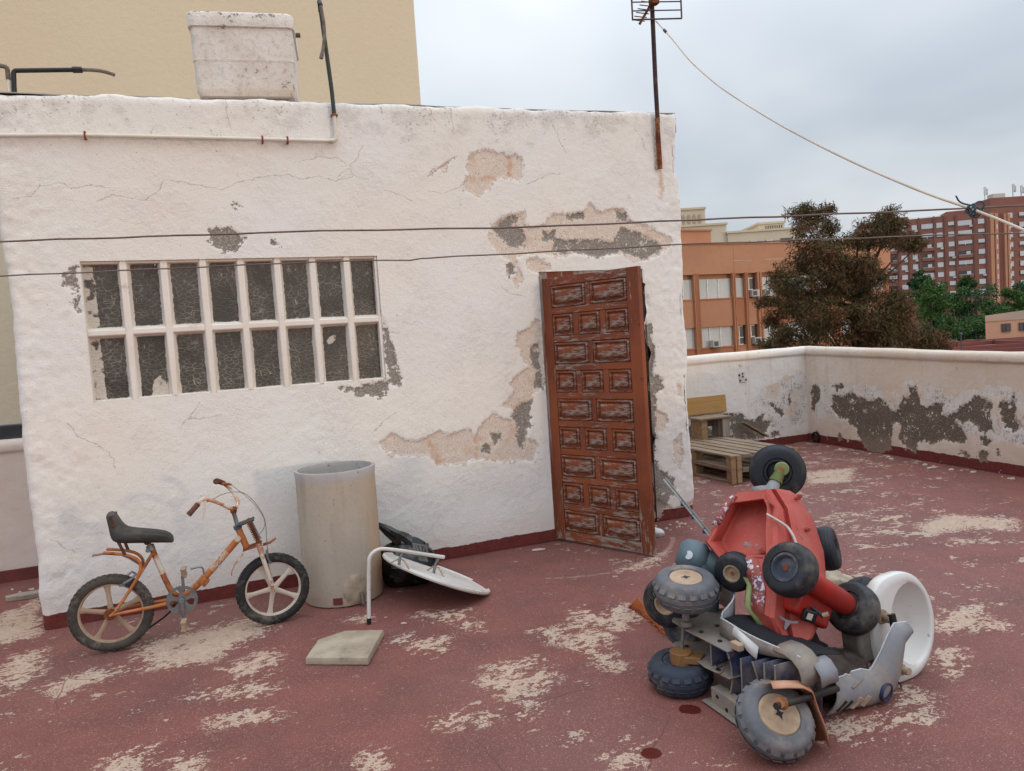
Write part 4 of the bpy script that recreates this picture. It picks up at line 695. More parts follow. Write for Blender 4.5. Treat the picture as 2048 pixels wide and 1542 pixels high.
mb.tube([kc+Vector((-0.005, 0, 0.012)), kc+Vector((-0.035, 0.01, 0.024)), kc+Vector((-0.052, 0.0, 0.045))], 0.0028, 6, smooth=2)
mb.tube([kc+Vector((0.0, 0, 0.01)), kc+Vector((0.022, 0.0, 0.026)), kc+Vector((0.036, -0.01, 0.012)), kc+Vector((0.025, 0, -0.01))], 0.0026, 6, smooth=2)
part('twine_knot', mb, std('blue_twine', '#31525c', '#22343d', 0.7), cb)
M_wire = std('brown_wire', '#77645c', '#5c4c47', 0.6, scale=8)
L1 = [(-4.0, 2.4, 2.06), (-1.606, 2.4, 2.025), (-0.581, 2.4, 1.991), (0.075, 2.4, 1.960), (0.613, 2.4, 1.948), (1.513, 2.4, 1.926), (1.678, 2.4, 1.924), (4.0, 2.4, 1.98)]
L2 = [(-4.0, 2.4, 1.97), (-1.618, 2.4, 1.915), (-0.589, 2.4, 1.894), (-0.413, 2.4, 1.888), (-0.301, 2.4, 1.880), (-0.262, 2.4, 1.8835), (-0.245, 2.4, 1.8825), (0.609, 2.4, 1.872), (1.422, 2.4, 1.847), (1.676, 2.4, 1.838), (4.0, 2.4, 1.83)]
def wob(L, k):
    o = []
    for a, b in zip(L[:-1], L[1:]):
        n_ = max(1, int((b[0]-a[0])/0.09))
        for i in range(n_):
            t = i/n_; o.append((a[0]+(b[0]-a[0])*t, a[1]+0.0015*math.sin(i*2.3+k), a[2]+(b[2]-a[2])*t+0.0012*math.sin(i*1.7+k+a[0]*9)))
    return o+[L[-1]]
single('washing_line', MB().tube(wob(L1, 0), 0.0030, 7), M_wire, L1[0], 'upper brown washing line, thicker one, crossing in front of the white wall', 'washing line')
single('washing_line', MB().tube(wob(L2, 2), 0.0023, 7), M_wire, L2[0], 'lower thin washing line with a kink, crossing the window panes', 'washing line')
for x in (-4.0, 4.0):
    single('line_post', MB().tube([(x, 2.4, 0), (x, 2.4, 2.1)], 0.024, 12), M_rust, (x, 2.4, 0), 'rusty steel post holding the %s ends of the washing lines' % ('left' if x < 0 else 'right'), 'post')
# ================================================================== things on the terrace
# ---- folding bicycle, parked beside the wall
B0 = Vector((-2.355, 4.100, 0)); BD = Vector((0.95142, 0.30789, 0)); BN = Vector((0.30789, -0.95142, 0))   # along, towards the camera
def BP(s, z, o=0.0): return B0+BD*s+BN*o+ZV*z
M_frame = std('rusty_orange_frame', '#c07a47', '#a86537', 0.6, scale=10, dirt=(0.25, 0.085, 0.03), dthr=(0.52, 0.62), dscale=8, bump=0.35, bscale=120, bdist=0.002)
M_chip = std('chipped_white_orange', '#a8572b', '#c9a98a', 0.6, scale=14, dirt=(0.63, 0.56, 0.47), dthr=(0.5, 0.55), dscale=9, bump=0.3)
M_tyre = std('dusty_black_tyre', '#2e2c2b', '#1f1f22', 0.85, scale=8, dirt=(0.17, 0.145, 0.12), dthr=(0.45, 0.65), dscale=4, bump=0.3)
M_tyre_old = std('sun_greyed_tyre', '#565048', '#3c3733', 0.9, scale=8, dirt=(0.25, 0.21, 0.17), dthr=(0.5, 0.7), dscale=4, bump=0.3)
M_cream = std('yellowed_white_plastic', '#d3c8b8', '#bfb09c', 0.55, scale=6, dirt=(0.30, 0.21, 0.14), dthr=(0.56, 0.75), dscale=4, bump=0.15)
M_cream2 = std('dirty_cream_plastic', '#b59c83', '#96806a', 0.6, scale=6, dirt=(0.22, 0.14, 0.09), dthr=(0.52, 0.72), dscale=5, bump=0.15)
M_steel = std('dull_steel', '#8d9192', '#6c6f70', 0.45, metal=0.5, scale=12, dirt=(0.26, 0.14, 0.08), dthr=(0.6, 0.7), dscale=6, bump=0.2)
M_seat = std('worn_black_vinyl', '#3a3836', '#2a2928', 0.55, scale=9, dirt=(0.12, 0.10, 0.085), dthr=(0.5, 0.75), dscale=4, bump=0.35, bscale=140, bdist=0.002)
M_grip = std('brown_rubber_grip', '#6a4535', '#4a3026', 0.7, scale=20, bump=0.4)
M_wirec = std('brake_cable', '#8b837a', '#6b645d', 0.5)
bike = thing('bicycle', BP(0.45, 0, 0), 'rusty orange folding bicycle with black banana seat and white five-spoke wheels', 'bicycle')
def wheel(c, ax, r, tyre, rim_m, knob, yaw=0.0, a0=0.0, sproc=False):
    c = Vector(c); ax = Vector(ax).normalized(); ref = ZV; x = (ref-ax*ref.dot(ax)).normalized(); y = ax.cross(x)
    tr = 0.029; R0 = r-tr; ring = []
    mb = MB(); prof = [(R0+tr*math.cos(t), 0.024*math.sin(t)) for t in np.linspace(-math.pi*0.86, math.pi*0.86, 15)]; mb.lathe(prof, c, ax, 56); w = part('wheel', mb, tyre, bike)
    w.name = 'wheel'
    mb = MB(); N_ = 44
    for k in range(N_):
        for lat, da in ((-0.014, 0), (0.0, 0.5), (0.014, 0)):
            t = 2*math.pi*(k+da)/N_; rad = x*math.cos(t)+y*math.sin(t); tan = ax.cross(rad); q = c+rad*(r-0.0015-abs(lat)*0.22)+ax*lat; mb.box(q, (0.013, 0.011, knob), tan, ax, rad)
    tk = part('tread', mb, tyre, w, 0); tag(tk, kind='stuff')
    ri = r-0.047; mb = MB(); mb.lathe([(ri+0.007, -0.014), (ri+0.002, -0.016), (ri-0.013, -0.012), (ri-0.016, 0), (ri-0.013, 0.012), (ri+0.002, 0.016), (ri+0.007, 0.014)], c, ax, 56); part('rim', mb, rim_m, w)
    for k in range(5):
        t = a0+2*math.pi*k/5; rad = x*math.cos(t)+y*math.sin(t); tan = ax.cross(rad); mb = MB()
        P = []
        for (rr_, hw, hh) in ((0.018, 0.015, 0.013), (0.06, 0.0125, 0.010), (ri-0.05, 0.0115, 0.009), (ri-0.02, 0.017, 0.009), (ri-0.004, 0.028, 0.009)):
            cc = c+rad*rr_; P.append([cc-tan*hw-ax*hh*0.6, cc-tan*hw*0.55-ax*hh, cc+tan*hw*0.55-ax*hh, cc+tan*hw-ax*hh*0.6, cc+tan*hw+ax*hh*0.6, cc+tan*hw*0.55+ax*hh, cc-tan*hw*0.55+ax*hh, cc-tan*hw+ax*hh*0.6, cc-tan*hw-ax*hh*0.6])
        mb.grid(P); part('spoke', mb, rim_m, w, 50)
    mb = MB(); mb.lathe([(0.0, 0.024), (0.012, 0.024), (0.014, 0.018), (0.026, 0.017), (0.028, -0.017), (0.012, -0.024), (0, -0.024)], c, ax, 24); part('hub', mb, rim_m, w)
    mb = MB(); mb.tube([c-ax*0.055, c+ax*0.055], 0.0055, 8); part('axle', mb, M_steel, w)
    if sproc:
        mb = MB(); poly = []
        for k in range(32): t = 2*math.pi*k/32; rr_ = 0.036 if k % 2 else 0.030; poly.append((rr_*math.cos(t), rr_*math.sin(t)))
        mb.prism(poly, 0.004, c+ax*0.028, x, y); mb.lathe([(0.0, 0.046), (0.016, 0.046), (0.018, 0.03), (0.018, 0.02)], c, ax, 16); part('sprocket', mb, M_rust, w)
    return w
FWD = (BN*math.cos(R(8))+BD*math.sin(R(8))); RHUB = BP(0.014, 0.219); FHUB = BP(0.885, 0.2125, 0.0)
wheel(RHUB, BN, 0.219, M_tyre_old, M_cream2, 0.006, a0=0.06, sproc=True)
wheel(FHUB, FWD, 0.2125, M_tyre, M_cream, 0.006, a0=R(-48))
fm = part('frame', MB().tube([BP(0.245, 0.575), BP(0.322, 0.298), BP(0.35, 0.265), BP(0.388, 0.250)], [0.0155]*4, 14, smooth=1), M_frame, bike)
part('main_tube', MB().tube([BP(0.37, 0.245), BP(0.43, 0.268), BP(0.464, 0.298), BP(0.52, 0.345), BP(0.735, 0.56)], 0.0195, 14, smooth=2), M_frame, fm)
part('decal', MB().tube([BP(0.555, 0.380, 0.001), BP(0.65, 0.475, 0.001)], 0.0200, 14, caps=False), M_chip, fm)
part('decal', MB().tube([BP(0.263, 0.51, 0.001), BP(0.294, 0.40, 0.001)], 0.0161, 14, caps=False), M_chip, fm)
part('lettering', MB().add([], []) if False else MB().tube([BP(0.575, 0.425, 0.019), BP(0.583, 0.40, 0.0195), BP(0.595, 0.43, 0.019), BP(0.603, 0.415, 0.02), BP(0.615, 0.445, 0.019), BP(0.62, 0.43, 0.02), BP(0.635, 0.472, 0.018)], 0.0035, 6), std('white_decal', (0.68, 0.63, 0.55), None, 0.6), fm)
part('badge', MB().lathe([(0, 0.004), (0.018, 0.003), (0.0185, -0.004)], BP(0.712, 0.545, 0.018), BN, 18), M_cream, fm)
part('bottom_bracket', MB().tube([BP(0.388, 0.243, -0.035), BP(0.388, 0.243, 0.035)], 0.021, 16), M_frame, fm)
part('head_tube', MB().tube([BP(0.717, 0.612), BP(0.757, 0.482)], 0.0185, 14), M_frame, fm)
for o_ in (-1, 1):
    part('chain_stay', MB().tube([BP(0.37, 0.238, 0.025*o_), BP(0.29, 0.229, 0.038*o_), BP(0.05, 0.222, 0.05*o_), BP(0.014, 0.219, 0.05*o_)], [0.011, 0.011, 0.0085, 0.007], 10, smooth=1), M_frame, fm)
    part('seat_stay', MB().tube([BP(0.252, 0.525, 0.012*o_), BP(0.215, 0.47, 0.036*o_), BP(0.055, 0.245, 0.05*o_), BP(0.014, 0.215, 0.05*o_)], [0.0095, 0.0095, 0.008, 0.007], 10, smooth=1), M_frame, fm)
    part('rack_tube', MB().tube([BP(0.012, 0.574, 0.04*o_), BP(0.096, 0.556, 0.045*o_), BP(0.162, 0.530, 0.045*o_), BP(0.193, 0.490, 0.042*o_), BP(0.189, 0.45, 0.042*o_), BP(0.165, 0.40, 0.044*o_)], 0.0085, 10, smooth=2), M_frame, bike)
    part('seat_strut', MB().bar(BP(0.068, 0.778, 0.062*o_), BP(0.094, 0.63, 0.066*o_), 0.004, 0.020, BD), M_grip, bike)
    part('seat_strut', MB().bar(BP(0.094, 0.635, 0.066*o_), BP(0.122, 0.542, 0.05*o_), 0.004, 0.016, BD), M_grip, bike)
for k in range(5):
    part('strut_hole', MB().lathe([(0, 0.002), (0.0045, 0.0021), (0.0045, 0)], BP(0.070+0.0045*k, 0.765-0.026*k, 0.0645), BN, 10), M_black, bike)
# fold joint and lever
part('fold_joint', MB().box(BP(0.506, 0.322, 0), (0.045, 0.05, 0.055), (BD*0.72+ZV*0.69), BN, (ZV*0.72-BD*0.69)), M_frame, fm, bevel=0.006)
part('fold_lever', MB().tube([BP(0.515, 0.365, 0.028), BP(0.512, 0.405, 0.03), BP(0.498, 0.415, 0.03), BP(0.446, 0.411, 0.032)], 0.0055, 8, smooth=1), M_steel, bike)
# seat
SEATP = [(0.05, 0.792), (0.083, 0.788), (0.099, 0.74), (0.122, 0.699), (0.148, 0.683), (0.25, 0.662), (0.338, 0.641), (0.37, 0.609), (0.367, 0.576)]
SEATB = [(0.038, 0.775), (0.045, 0.740), (0.050, 0.69), (0.055, 0.645), (0.075, 0.622), (0.13, 0.611), (0.22, 0.597), (0.31, 0.585), (0.362, 0.574)]
WD = [0.052, 0.058, 0.066, 0.078, 0.086, 0.080, 0.066, 0.046, 0.034]
P = []
for (t, b_, w_) in zip(SEATP, SEATB, WD):
    T, Bq = BP(*t), BP(*b_); q = T*0.35+Bq*0.65; m_ = T*0.9+Bq*0.1
    P.append([Bq-BN*w_*0.9, q-BN*w_, m_-BN*w_*0.9, T-BN*w_*0.55, T, T+BN*w_*0.55, m_+BN*w_*0.9, q+BN*w_, Bq+BN*w_*0.9, Bq, Bq-BN*w_*0.9])
n_ = len(P[0]); P = [[sum(P[0], Vector())/n_]*n_]+P+[[sum(P[-1], Vector())/n_]*n_]
part('seat', MB().grid(P), M_seat, bike, 60, sub=1)
part('seat_post', MB().tube([BP(0.243, 0.56), BP(0.232, 0.605)], 0.0125, 12), M_steel, bike)
part('seat_clamp', MB().tube([BP(0.248, 0.545, 0), BP(0.241, 0.572, 0)], 0.0225, 14).tube([BP(0.232, 0.548, -0.02), BP(0.232, 0.548, 0.02)], 0.013, 10), M_steel, bike)
part('seat_bracket', MB().tube([BP(0.232, 0.598, -0.025), BP(0.232, 0.598, 0.025)], 0.017, 12), M_black, bike)
# rear mudguard strip
P = [(-0.051, 0.557), (0.015, 0.559), (0.095, 0.541), (0.133, 0.516), (0.197, 0.460)]
part('rear_mudguard', MB().grid([[BP(a, b_, -0.024), BP(a, b_+0.006, 0), BP(a, b_, 0.024)] for a, b_ in P]), std('faded_pink_metal', '#9a7a6a', '#6f564b', 0.6, scale=8), bike, solid=0.002)
# crank set
BBc = BP(0.388, 0.243, 0.048); mb = MB(); poly = []
for k in range(72): t = 2*math.pi*k/72; r_ = 0.087 if k % 2 else 0.080; poly.append((r_*math.cos(t), r_*math.sin(t)))
inner = [(0.066*math.cos(2*math.pi*k/72), 0.066*math.sin(2*math.pi*k/72)) for k in range(72)]
vs = []
for o_ in (0, 0.003):
    vs += [BBc+BD*a+ZV*b_+BN*o_ for a, b_ in poly]+[BBc+BD*a+ZV*b_+BN*o_ for a, b_ in inner]
fs = []
for k in range(72):
    j = (k+1) % 72; fs += [(k, 72+k, 72+j, j), (144+k, 144+j, 216+j, 216+k), (k, j, 144+j, 144+k), (72+k, 216+k, 216+j, 72+j)]
mb.add(vs, fs); cs_ = part('chainring', mb, M_steel, bike, 20)
for k in range(5):
    t = R(90)+2*math.pi*k/5; d_ = BD*math.cos(t)+ZV*math.sin(t); e_ = BN.cross(d_); mb = MB()
    mb.add([BBc+d_*a+e_*b_+BN*o_ for o_ in (0.0, 0.004) for a, b_ in ((0.01, -0.013), (0.045, -0.010), (0.068, -0.024), (0.068, 0.024), (0.045, 0.010), (0.01, 0.013))], [(5, 4, 3, 2, 1, 0), (6, 7, 8, 9, 10, 11)]+[(i, (i+1) % 6, 6+(i+1) % 6, 6+i) for i in range(6)]); part('ring_arm', mb, M_steel, cs_, 20)
for (s1, z1, o_, sp) in ((0.390, 0.128, 0.062, 0.074), (0.389, 0.352, -0.055, -0.10)):
    mb = MB(); mb.bar(BP(0.388, 0.243, o_), BP(s1, z1, o_), 0.009, 0.017, BD); mb.tube([BP(0.388, 0.243, o_-0.006), BP(0.388, 0.243, o_+0.008)], 0.015, 14); part('crank', mb, M_steel, bike, bevel=0.002)
    zc_ = z1-0.012 if z1 < 0.2 else z1+0.012
    c_ = BP(s1+0.004, zc_, o_+(0.045 if o_ > 0 else -0.04)); mb = MB(); tl = R(14)
    for q in (-1, 1): mb.box(c_+ZV*(q*0.021), (0.030, 0.075, 0.012), BD, BN, ZV)
    mb.box(c_, (0.022, 0.07, 0.034), BD, BN, ZV); part('pedal', mb, M_cream2, bike, bevel=0.003)
# fork, springs, stem, bars
def spring(o_, a, b, n_=13, r=0.0125):
    a, b = Vector(a), Vector(b); ax = (b-a); L = ax.length; ax.normalize(); x = ax.cross(BN).normalized(); y = ax.cross(x); P = []
    for i in range(n_*10+1):
        t = 2*math.pi*i/10; P.append(a+ax*(L*i/(n_*10))+x*r*math.cos(t)+y*r*math.sin(t))
    return MB().tube(P, 0.0034, 6)
fk = part('fork_crown', MB().box(BP(0.765, 0.635, 0), (0.10, 0.10, 0.008), (BD*0.9+ZV*0.25).normalized(), BN, (ZV*0.9-BD*0.25).normalized()), M_black, bike, bevel=0.003)
part('lower_crown', MB().box(BP(0.79, 0.485, 0), (0.11, 0.11, 0.006), (BD*0.97+ZV*0.2).normalized(), BN, (ZV*0.97-BD*0.2).normalized()), M_rust, fk, bevel=0.002)
for o_ in (-0.044, 0.044):
    part('spring', spring(o_, BP(0.780, 0.640, o_), BP(0.829, 0.508, o_)), M_rust if o_ > 0 else M_steel, fk); part('spring_rod', MB().tube([BP(0.778, 0.646, o_), BP(0.832, 0.498, o_)], 0.0065, 8), M_rust, fk)
    part('fork_leg', MB().tube([BP(0.822, 0.505, o_), BP(0.86, 0.345, o_), BP(0.884, 0.225, o_*1.05), BP(0.885, 0.2125, o_*1.05)], [0.013, 0.0125, 0.009, 0.008], 12, smooth=1), M_chip, fk)
part('headset', MB().tube([BP(0.7145, 0.622), BP(0.720, 0.600)], 0.023, 14), std('blue_grey_plastic', '#4c6272', '#374853', 0.5), bike)
part('stem', MB().tube([BP(0.700, 0.715), BP(0.716, 0.622)], 0.012, 12), M_steel, bike)
hb = part('handlebar', MB().tube([BP(0.528, 0.800, 0.14), BP(0.545, 0.822, 0.135), BP(0.575, 0.820, 0.12), BP(0.64, 0.775, 0.07), BP(0.682, 0.733, 0.03), BP(0.704, 0.718, 0.0), BP(0.722, 0.722, -0.03), BP(0.728, 0.752, -0.07), BP(0.705, 0.80, -0.11), BP(0.66, 0.855, -0.12), BP(0.632, 0.878, -0.10)], 0.0105, 12, smooth=2), M_chip, bike)
part('grip', MB().tube([BP(0.475, 0.748, 0.155), BP(0.50, 0.772, 0.15), BP(0.530, 0.802, 0.14)], [0.016, 0.0148, 0.0155], 12, smooth=1), M_grip, bike)
part('grip', MB().tube([BP(0.655, 0.861, -0.12), BP(0.622, 0.884, -0.085), BP(0.618, 0.885, -0.06)], [0.0150, 0.0165, 0.018], 14), M_grip, bike)
part('brake_lever', MB().tube([BP(0.567, 0.812, 0.13), BP(0.562, 0.78, 0.14), BP(0.553, 0.728, 0.15), BP(0.552, 0.715, 0.15)], [0.008, 0.007, 0.005, 0.007], 8, smooth=1), M_cream, bike)
part('brake_lever', MB().tube([BP(0.645, 0.862, -0.10), BP(0.675, 0.858, -0.09), BP(0.70, 0.852, -0.09)], [0.010, 0.009, 0.006], 8), M_rust, bike)
part('handlebar_clamp', MB().box(BP(0.703, 0.715, 0), (0.036, 0.045, 0.036), BD, BN, ZV), M_rust, bike, bevel=0.008)
for P in ([BP(0.684, 0.864, -0.09), BP(0.795, 0.762, -0.05), BP(0.855, 0.673, -0.02), BP(0.874, 0.622, 0), BP(0.863, 0.582, 0.01), BP(0.831, 0.554, 0.03)], [BP(0.57, 0.80, 0.12), BP(0.60, 0.806, 0.09), BP(0.66, 0.828, 0.04), BP(0.756, 0.822, 0), BP(0.818, 0.76, 0), BP(0.868, 0.66, 0.0), BP(0.876, 0.596, 0), BP(0.871, 0.484, 0), BP(0.877, 0.40, 0.02)]):
    part('brake_cable', MB().tube(P, 0.0022, 6, smooth=3), M_wirec, bike)
part('brake_caliper', MB().tube([BP(0.868, 0.46, 0.03), BP(0.866, 0.42, 0.036), BP(0.878, 0.385, 0.034)], 0.006, 8, smooth=1).box(BP(0.880, 0.378, 0.026), (0.022, 0.012, 0.012), BD, BN, ZV), M_steel, bike)
part('brake_caliper', MB().tube([BP(0.165, 0.43, 0.03), BP(0.14, 0.405, 0.045), BP(0.098, 0.385, 0.043)], 0.007, 8, smooth=1).box(BP(0.088, 0.375, 0.032), (0.03, 0.012, 0.014), BD, BN, ZV).tube([BP(0.12, 0.43, 0.045), BP(0.145, 0.445, 0.04), BP(0.158, 0.43, 0.03)], 0.006, 8), M_steel, bike)
P = [(0.662, 0.335), (0.668, 0.36), (0.692, 0.405), (0.735, 0.447), (0.79, 0.470), (0.86, 0.480)]
part('front_mudguard', MB().grid([[BP(a, b_-0.004, -0.026), BP(a-0.003, b_+0.003, 0), BP(a, b_-0.004, 0.026)] for a, b_ in P[:4]]), M_chip, bike, solid=0.002)
part('mudguard_bracket', MB().grid([[BP(a, b_, -0.03), BP(a, b_+0.002, 0), BP(a, b_, 0.03)] for a, b_ in ((0.85, 0.485), (0.89, 0.492), (0.925, 0.512))]), M_rust, bike, solid=0.003)
part('kickstand', MB().tube([BP(0.34, 0.225, -0.03), BP(0.32, 0.15, -0.08), BP(0.10, 0.012, -0.13), BP(0.06, 0.008, -0.13)], 0.006, 8, smooth=1), M_black, bike)

# ---- length of fibre-cement pipe standing on end
def pipe_mat():
    g = G('fibre_cement'); n1 = g.noise(3, 3, 0.6, g.mapv(scale=(1, 1, 0.5))); n2 = g.noise(40, 3, 0.65); s_ = g.sepz(); z = s_[2]
    col = g.mix(g.step(n1, 0.3, 0.7), (0.50, 0.43, 0.345), (0.42, 0.365, 0.30)); col = g.mix(g.math('MULTIPLY', g.step(n2, 0.45, 0.75), 0.25), col, (0.33, 0.28, 0.23))
    side = g.step(s_[0], 0.17, 0.27); col = g.mix(g.math('MULTIPLY', g.math('MULTIPLY', side, g.step(g.noise(5, 2, 0.5, g.mapv(scale=(1, 1, 0.25))), 0.35, 0.6)), 0.75), col, (0.54, 0.34, 0.19))  # low sun's warmth painted into the colour of the right side, in streaks
    col = g.mix(g.math('MULTIPLY', g.step(z, 0.77, 0.82), g.step(g.noise(4, 2), 0.3, 0.6)), col, (0.43, 0.41, 0.41))
    st = g.step(g.noise(22, 4, 0.75), 0.66, 0.69); col = g.mix(st, col, (0.20, 0.16, 0.13)); sw = g.step(g.noise(29, 3, 0.7, g.mapv(loc=(4, 2, 1))), 0.73, 0.75); col = g.mix(sw, col, (0.66, 0.60, 0.53))
    dr_ = g.step(g.noise(9, 3, 0.65, g.mapv(scale=(1, 1, 0.12))), 0.52, 0.70); col = g.mix(g.math('MULTIPLY', dr_, 0.28), col, (0.27, 0.22, 0.175)); gb_ = g.step(g.math('MULTIPLY_ADD', g.noise(6, 3, 0.6), 0.2, z), 0.24, 0.10); col = g.mix(g.math('MULTIPLY', gb_, 0.45), col, (0.34, 0.23, 0.175))
    g.bump(g.math('MULTIPLY_ADD', n2, 1.0, n1), 0.5, 0.005); return g.done(col, 0.9, 0, 0.2)
PC = Vector((-1.195, 4.815, 0)); M_fc = pipe_mat()
pipe = thing('concrete_pipe', PC, 'tall beige fibre cement pipe standing on end against the wall', 'pipe section')
part('pipe_wall', MB().lathe([(0.233, 0.02), (0.24, 0.0), (0.252, 0.004), (0.2535, 0.45), (0.2525, 0.80), (0.257, 0.842), (0.254, 0.852), (0.236, 0.852), (0.233, 0.80), (0.233, 0.02)], PC, (0, 0, 1), 72, wob=lambda a, h: 0.006*math.sin(2*a+h)+(0.004*math.sin(11*a)*math.sin(5*a+1) if h > 0.83 else 0)), M_fc, pipe)
vd = Vector((-PC.x, -PC.y, 0)).normalized(); vr = Vector((-vd.y, vd.x, 0)) ; vr = vr if vr.x > 0 else -vr
mb = MB(); P = []
for i in range(13):
    row = []
    for j in range(13):
        a, b_ = (i-6)/6, (j-6)/6; r_ = min(1, math.hypot(a, b_)); h = 0.253+0.012*(max(0, 1-r_**2)**0.7)*(1+0.4*math.sin(7*a+3*b_))-0.004*(r_ > 0.95); ang = 0.28+a*0.34; row.append(PC+(vd*math.cos(ang)+vr*math.sin(ang))*h+ZV*max(0.004, 0.10+b_*0.10))
    P.append(row)
part('mortar_lump', MB().grid(P), std('mortar', '#b3a28d', '#8f8170', 0.95, scale=15, bump=0.6), pipe, 60)
part('outlet_stub', MB().tube([PC+(vd*0.93+vr*0.37)*0.25+ZV*0.075, PC+(vd*0.93+vr*0.37)*0.285+ZV*0.07, PC+(vd*0.93+vr*0.37)*0.295+ZV*0.012], 0.011, 10), M_hose, pipe)
P = [[PC+(vd*math.cos(a)+vr*math.sin(a))*0.2555+ZV*z for z in (0.018, 0.04, 0.062)] for a in (-0.30, -0.22, -0.14, -0.07)]
part('red_paint_mark', MB().grid(P), M_red, pipe)

# ---- black rubbish bag wedged behind the pipe
def crumple(c, rad, seed, amp=0.16, n=40, m=22, top=None):
    r_ = np.random.default_rng(seed); mb = MB(); P = []; K = [(r_.normal(size=3), r_.uniform(3, 11), r_.uniform(0, 6)) for _ in range(16)]
    for i in range(m+1):
        th = math.pi*i/m; row = []
        for j in range(n):
            ph = 2*math.pi*j/n; dv = np.array([math.sin(th)*math.cos(ph), math.sin(th)*math.sin(ph), math.cos(th)])
            f = 1+sum(amp*(0.6/math.sqrt(q))*(1-2*abs(math.sin(q*float(k@dv)/2+s)))*0.5 for k, q, s in K)
            p = np.array(rad)*dv*f; z = max(p[2]+c[2], 0.004); row.append((c[0]+p[0], c[1]+p[1], z))
        row.append(row[0]); P.append(row)
    return mb.grid(P)
M_bag = std('black_bin_bag', '#101113', '#0a0a0c', 0.28, scale=6, bump=0.5, bscale=18, bdist=0.012, spec=0.6)
bag = thing('rubbish_bag', (-0.80, 4.95, 0), 'black plastic rubbish bag slumped between the cement pipe and the upturned table', 'rubbish bag')
part('bag_body', crumple((-0.80, 4.97, 0.13), (0.23, 0.19, 0.17), 3), M_bag, bag, 25)
mb = MB(); P = []
for t in np.linspace(0, 1, 9):
    c_ = Vector((-0.97, 5.0, 0.40)).lerp(Vector((-0.66, 4.93, 0.16)), t); w_ = 0.02+0.10*t
    P.append([c_+Vector((0, math.cos(a)*w_*0.8, math.sin(a)*w_))*(1+0.25*math.sin(5*a+6*t))for a in np.linspace(0, 2*math.pi, 15)])
part('bag_neck', mb.grid(P), M_bag, bag, 25)

# ---- upturned round metal table
M_enam = std('chipped_white_enamel', (0.70, 0.68, 0.63), (0.62, 0.585, 0.53), 0.4, scale=5, dirt=(0.30, 0.14, 0.06), dthr=(0.62, 0.66), dscale=7, bump=0.1, spec=0.5)
tb = thing('garden_table', (-0.5, 4.6, 0), 'upturned round white metal table with one bent tube leg, rust at its edges', 'table')
e1 = Vector((-0.903+0.235, 4.74-4.588, 0.267-0.01)); DIA = e1.length; e1.normalize(); e2 = Vector((0.1, 0.98, -0.27)); e2 = (e2-e1*e2.dot(e1)).normalized(); e3 = e1.cross(e2); e3 = e3 if e3.z > 0 else -e3
TCn = (Vector((-0.903, 4.74, 0.267))+Vector((-0.235, 4.588, 0.012)))/2+e2*0.04+ZV*0.012; r_ = DIA/2
part('table_top', MB().lathe([(0, 0.006), (r_*0.7, 0.004), (r_-0.02, 0.0), (r_-0.008, 0.008), (r_, 0.004), (r_+0.002, -0.008), (r_-0.006, -0.018), (r_*0.7, -0.012), (0, -0.010)], TCn, e3, 56), M_enam, tb)
TL = [Vector(p) for p in ((-0.931, 4.262, 0.0), (-0.908, 4.27, 0.361), (-0.895, 4.278, 0.402), (-0.865, 4.29, 0.424), (-0.825, 4.32, 0.428), (-0.503, 4.62, 0.262))]
part('leg', MB().tube(TL, 0.0115, 12, smooth=2), M_enam, tb)
part('foot_cap', MB().tube([TL[0]+ZV*0.0, TL[0].lerp(TL[1], 0.09)], 0.0135, 12), M_black, tb)
for t_, off in ((0.33, 0.0), (0.93, 0.0)):
    a_ = TL[4].lerp(TL[5], t_); b_ = a_-e3*max(0.03, (a_-TCn).dot(e3)-0.002); part('bracket', MB().tube([a_, a_.lerp(b_, 0.5)+e1*0.012, b_], 0.009, 8, smooth=1), M_steel, tb)
    part('bracket_brace', MB().tube([b_-e1*0.07, a_.lerp(b_, 0.45), b_+e1*0.05], 0.005, 6, smooth=1), M_cream2, tb)
# perforated catch plate
cp = TL[4].lerp(TL[5], 0.62)+ZV*0.005; X_ = (TL[5]-TL[4]).normalized(); Y_ = (ZV*0.95-X_*0.2).normalized(); N_ = X_.cross(Y_)
pl = part('catch_plate', MB().box(cp+Y_*0.055, (0.115, 0.004, 0.012), X_, N_, Y_).box(cp+Y_*0.0, (0.115, 0.004, 0.012), X_, N_, Y_).box(cp-X_*0.05+Y_*0.028, (0.014, 0.004, 0.05), X_, N_, Y_).box(cp+X_*0.0+Y_*0.028, (0.016, 0.004, 0.05), X_, N_, Y_).box(cp+X_*0.05+Y_*0.028, (0.014, 0.004, 0.05), X_, N_, Y_).box(cp-X_*0.026+Y_*0.03, (0.008, 0.004, 0.05), (X_+Y_*0.3).normalized(), N_, (Y_-X_*0.3).normalized()).box(cp+X_*0.026+Y_*0.03, (0.008, 0.004, 0.05), (X_-Y_*0.3).normalized(), N_, (Y_+X_*0.3).normalized()).box(cp-Y_*0.03, (0.07, 0.004, 0.05), X_, N_, Y_), M_steel, tb, 20)
pl['kind'] = 'stuff'

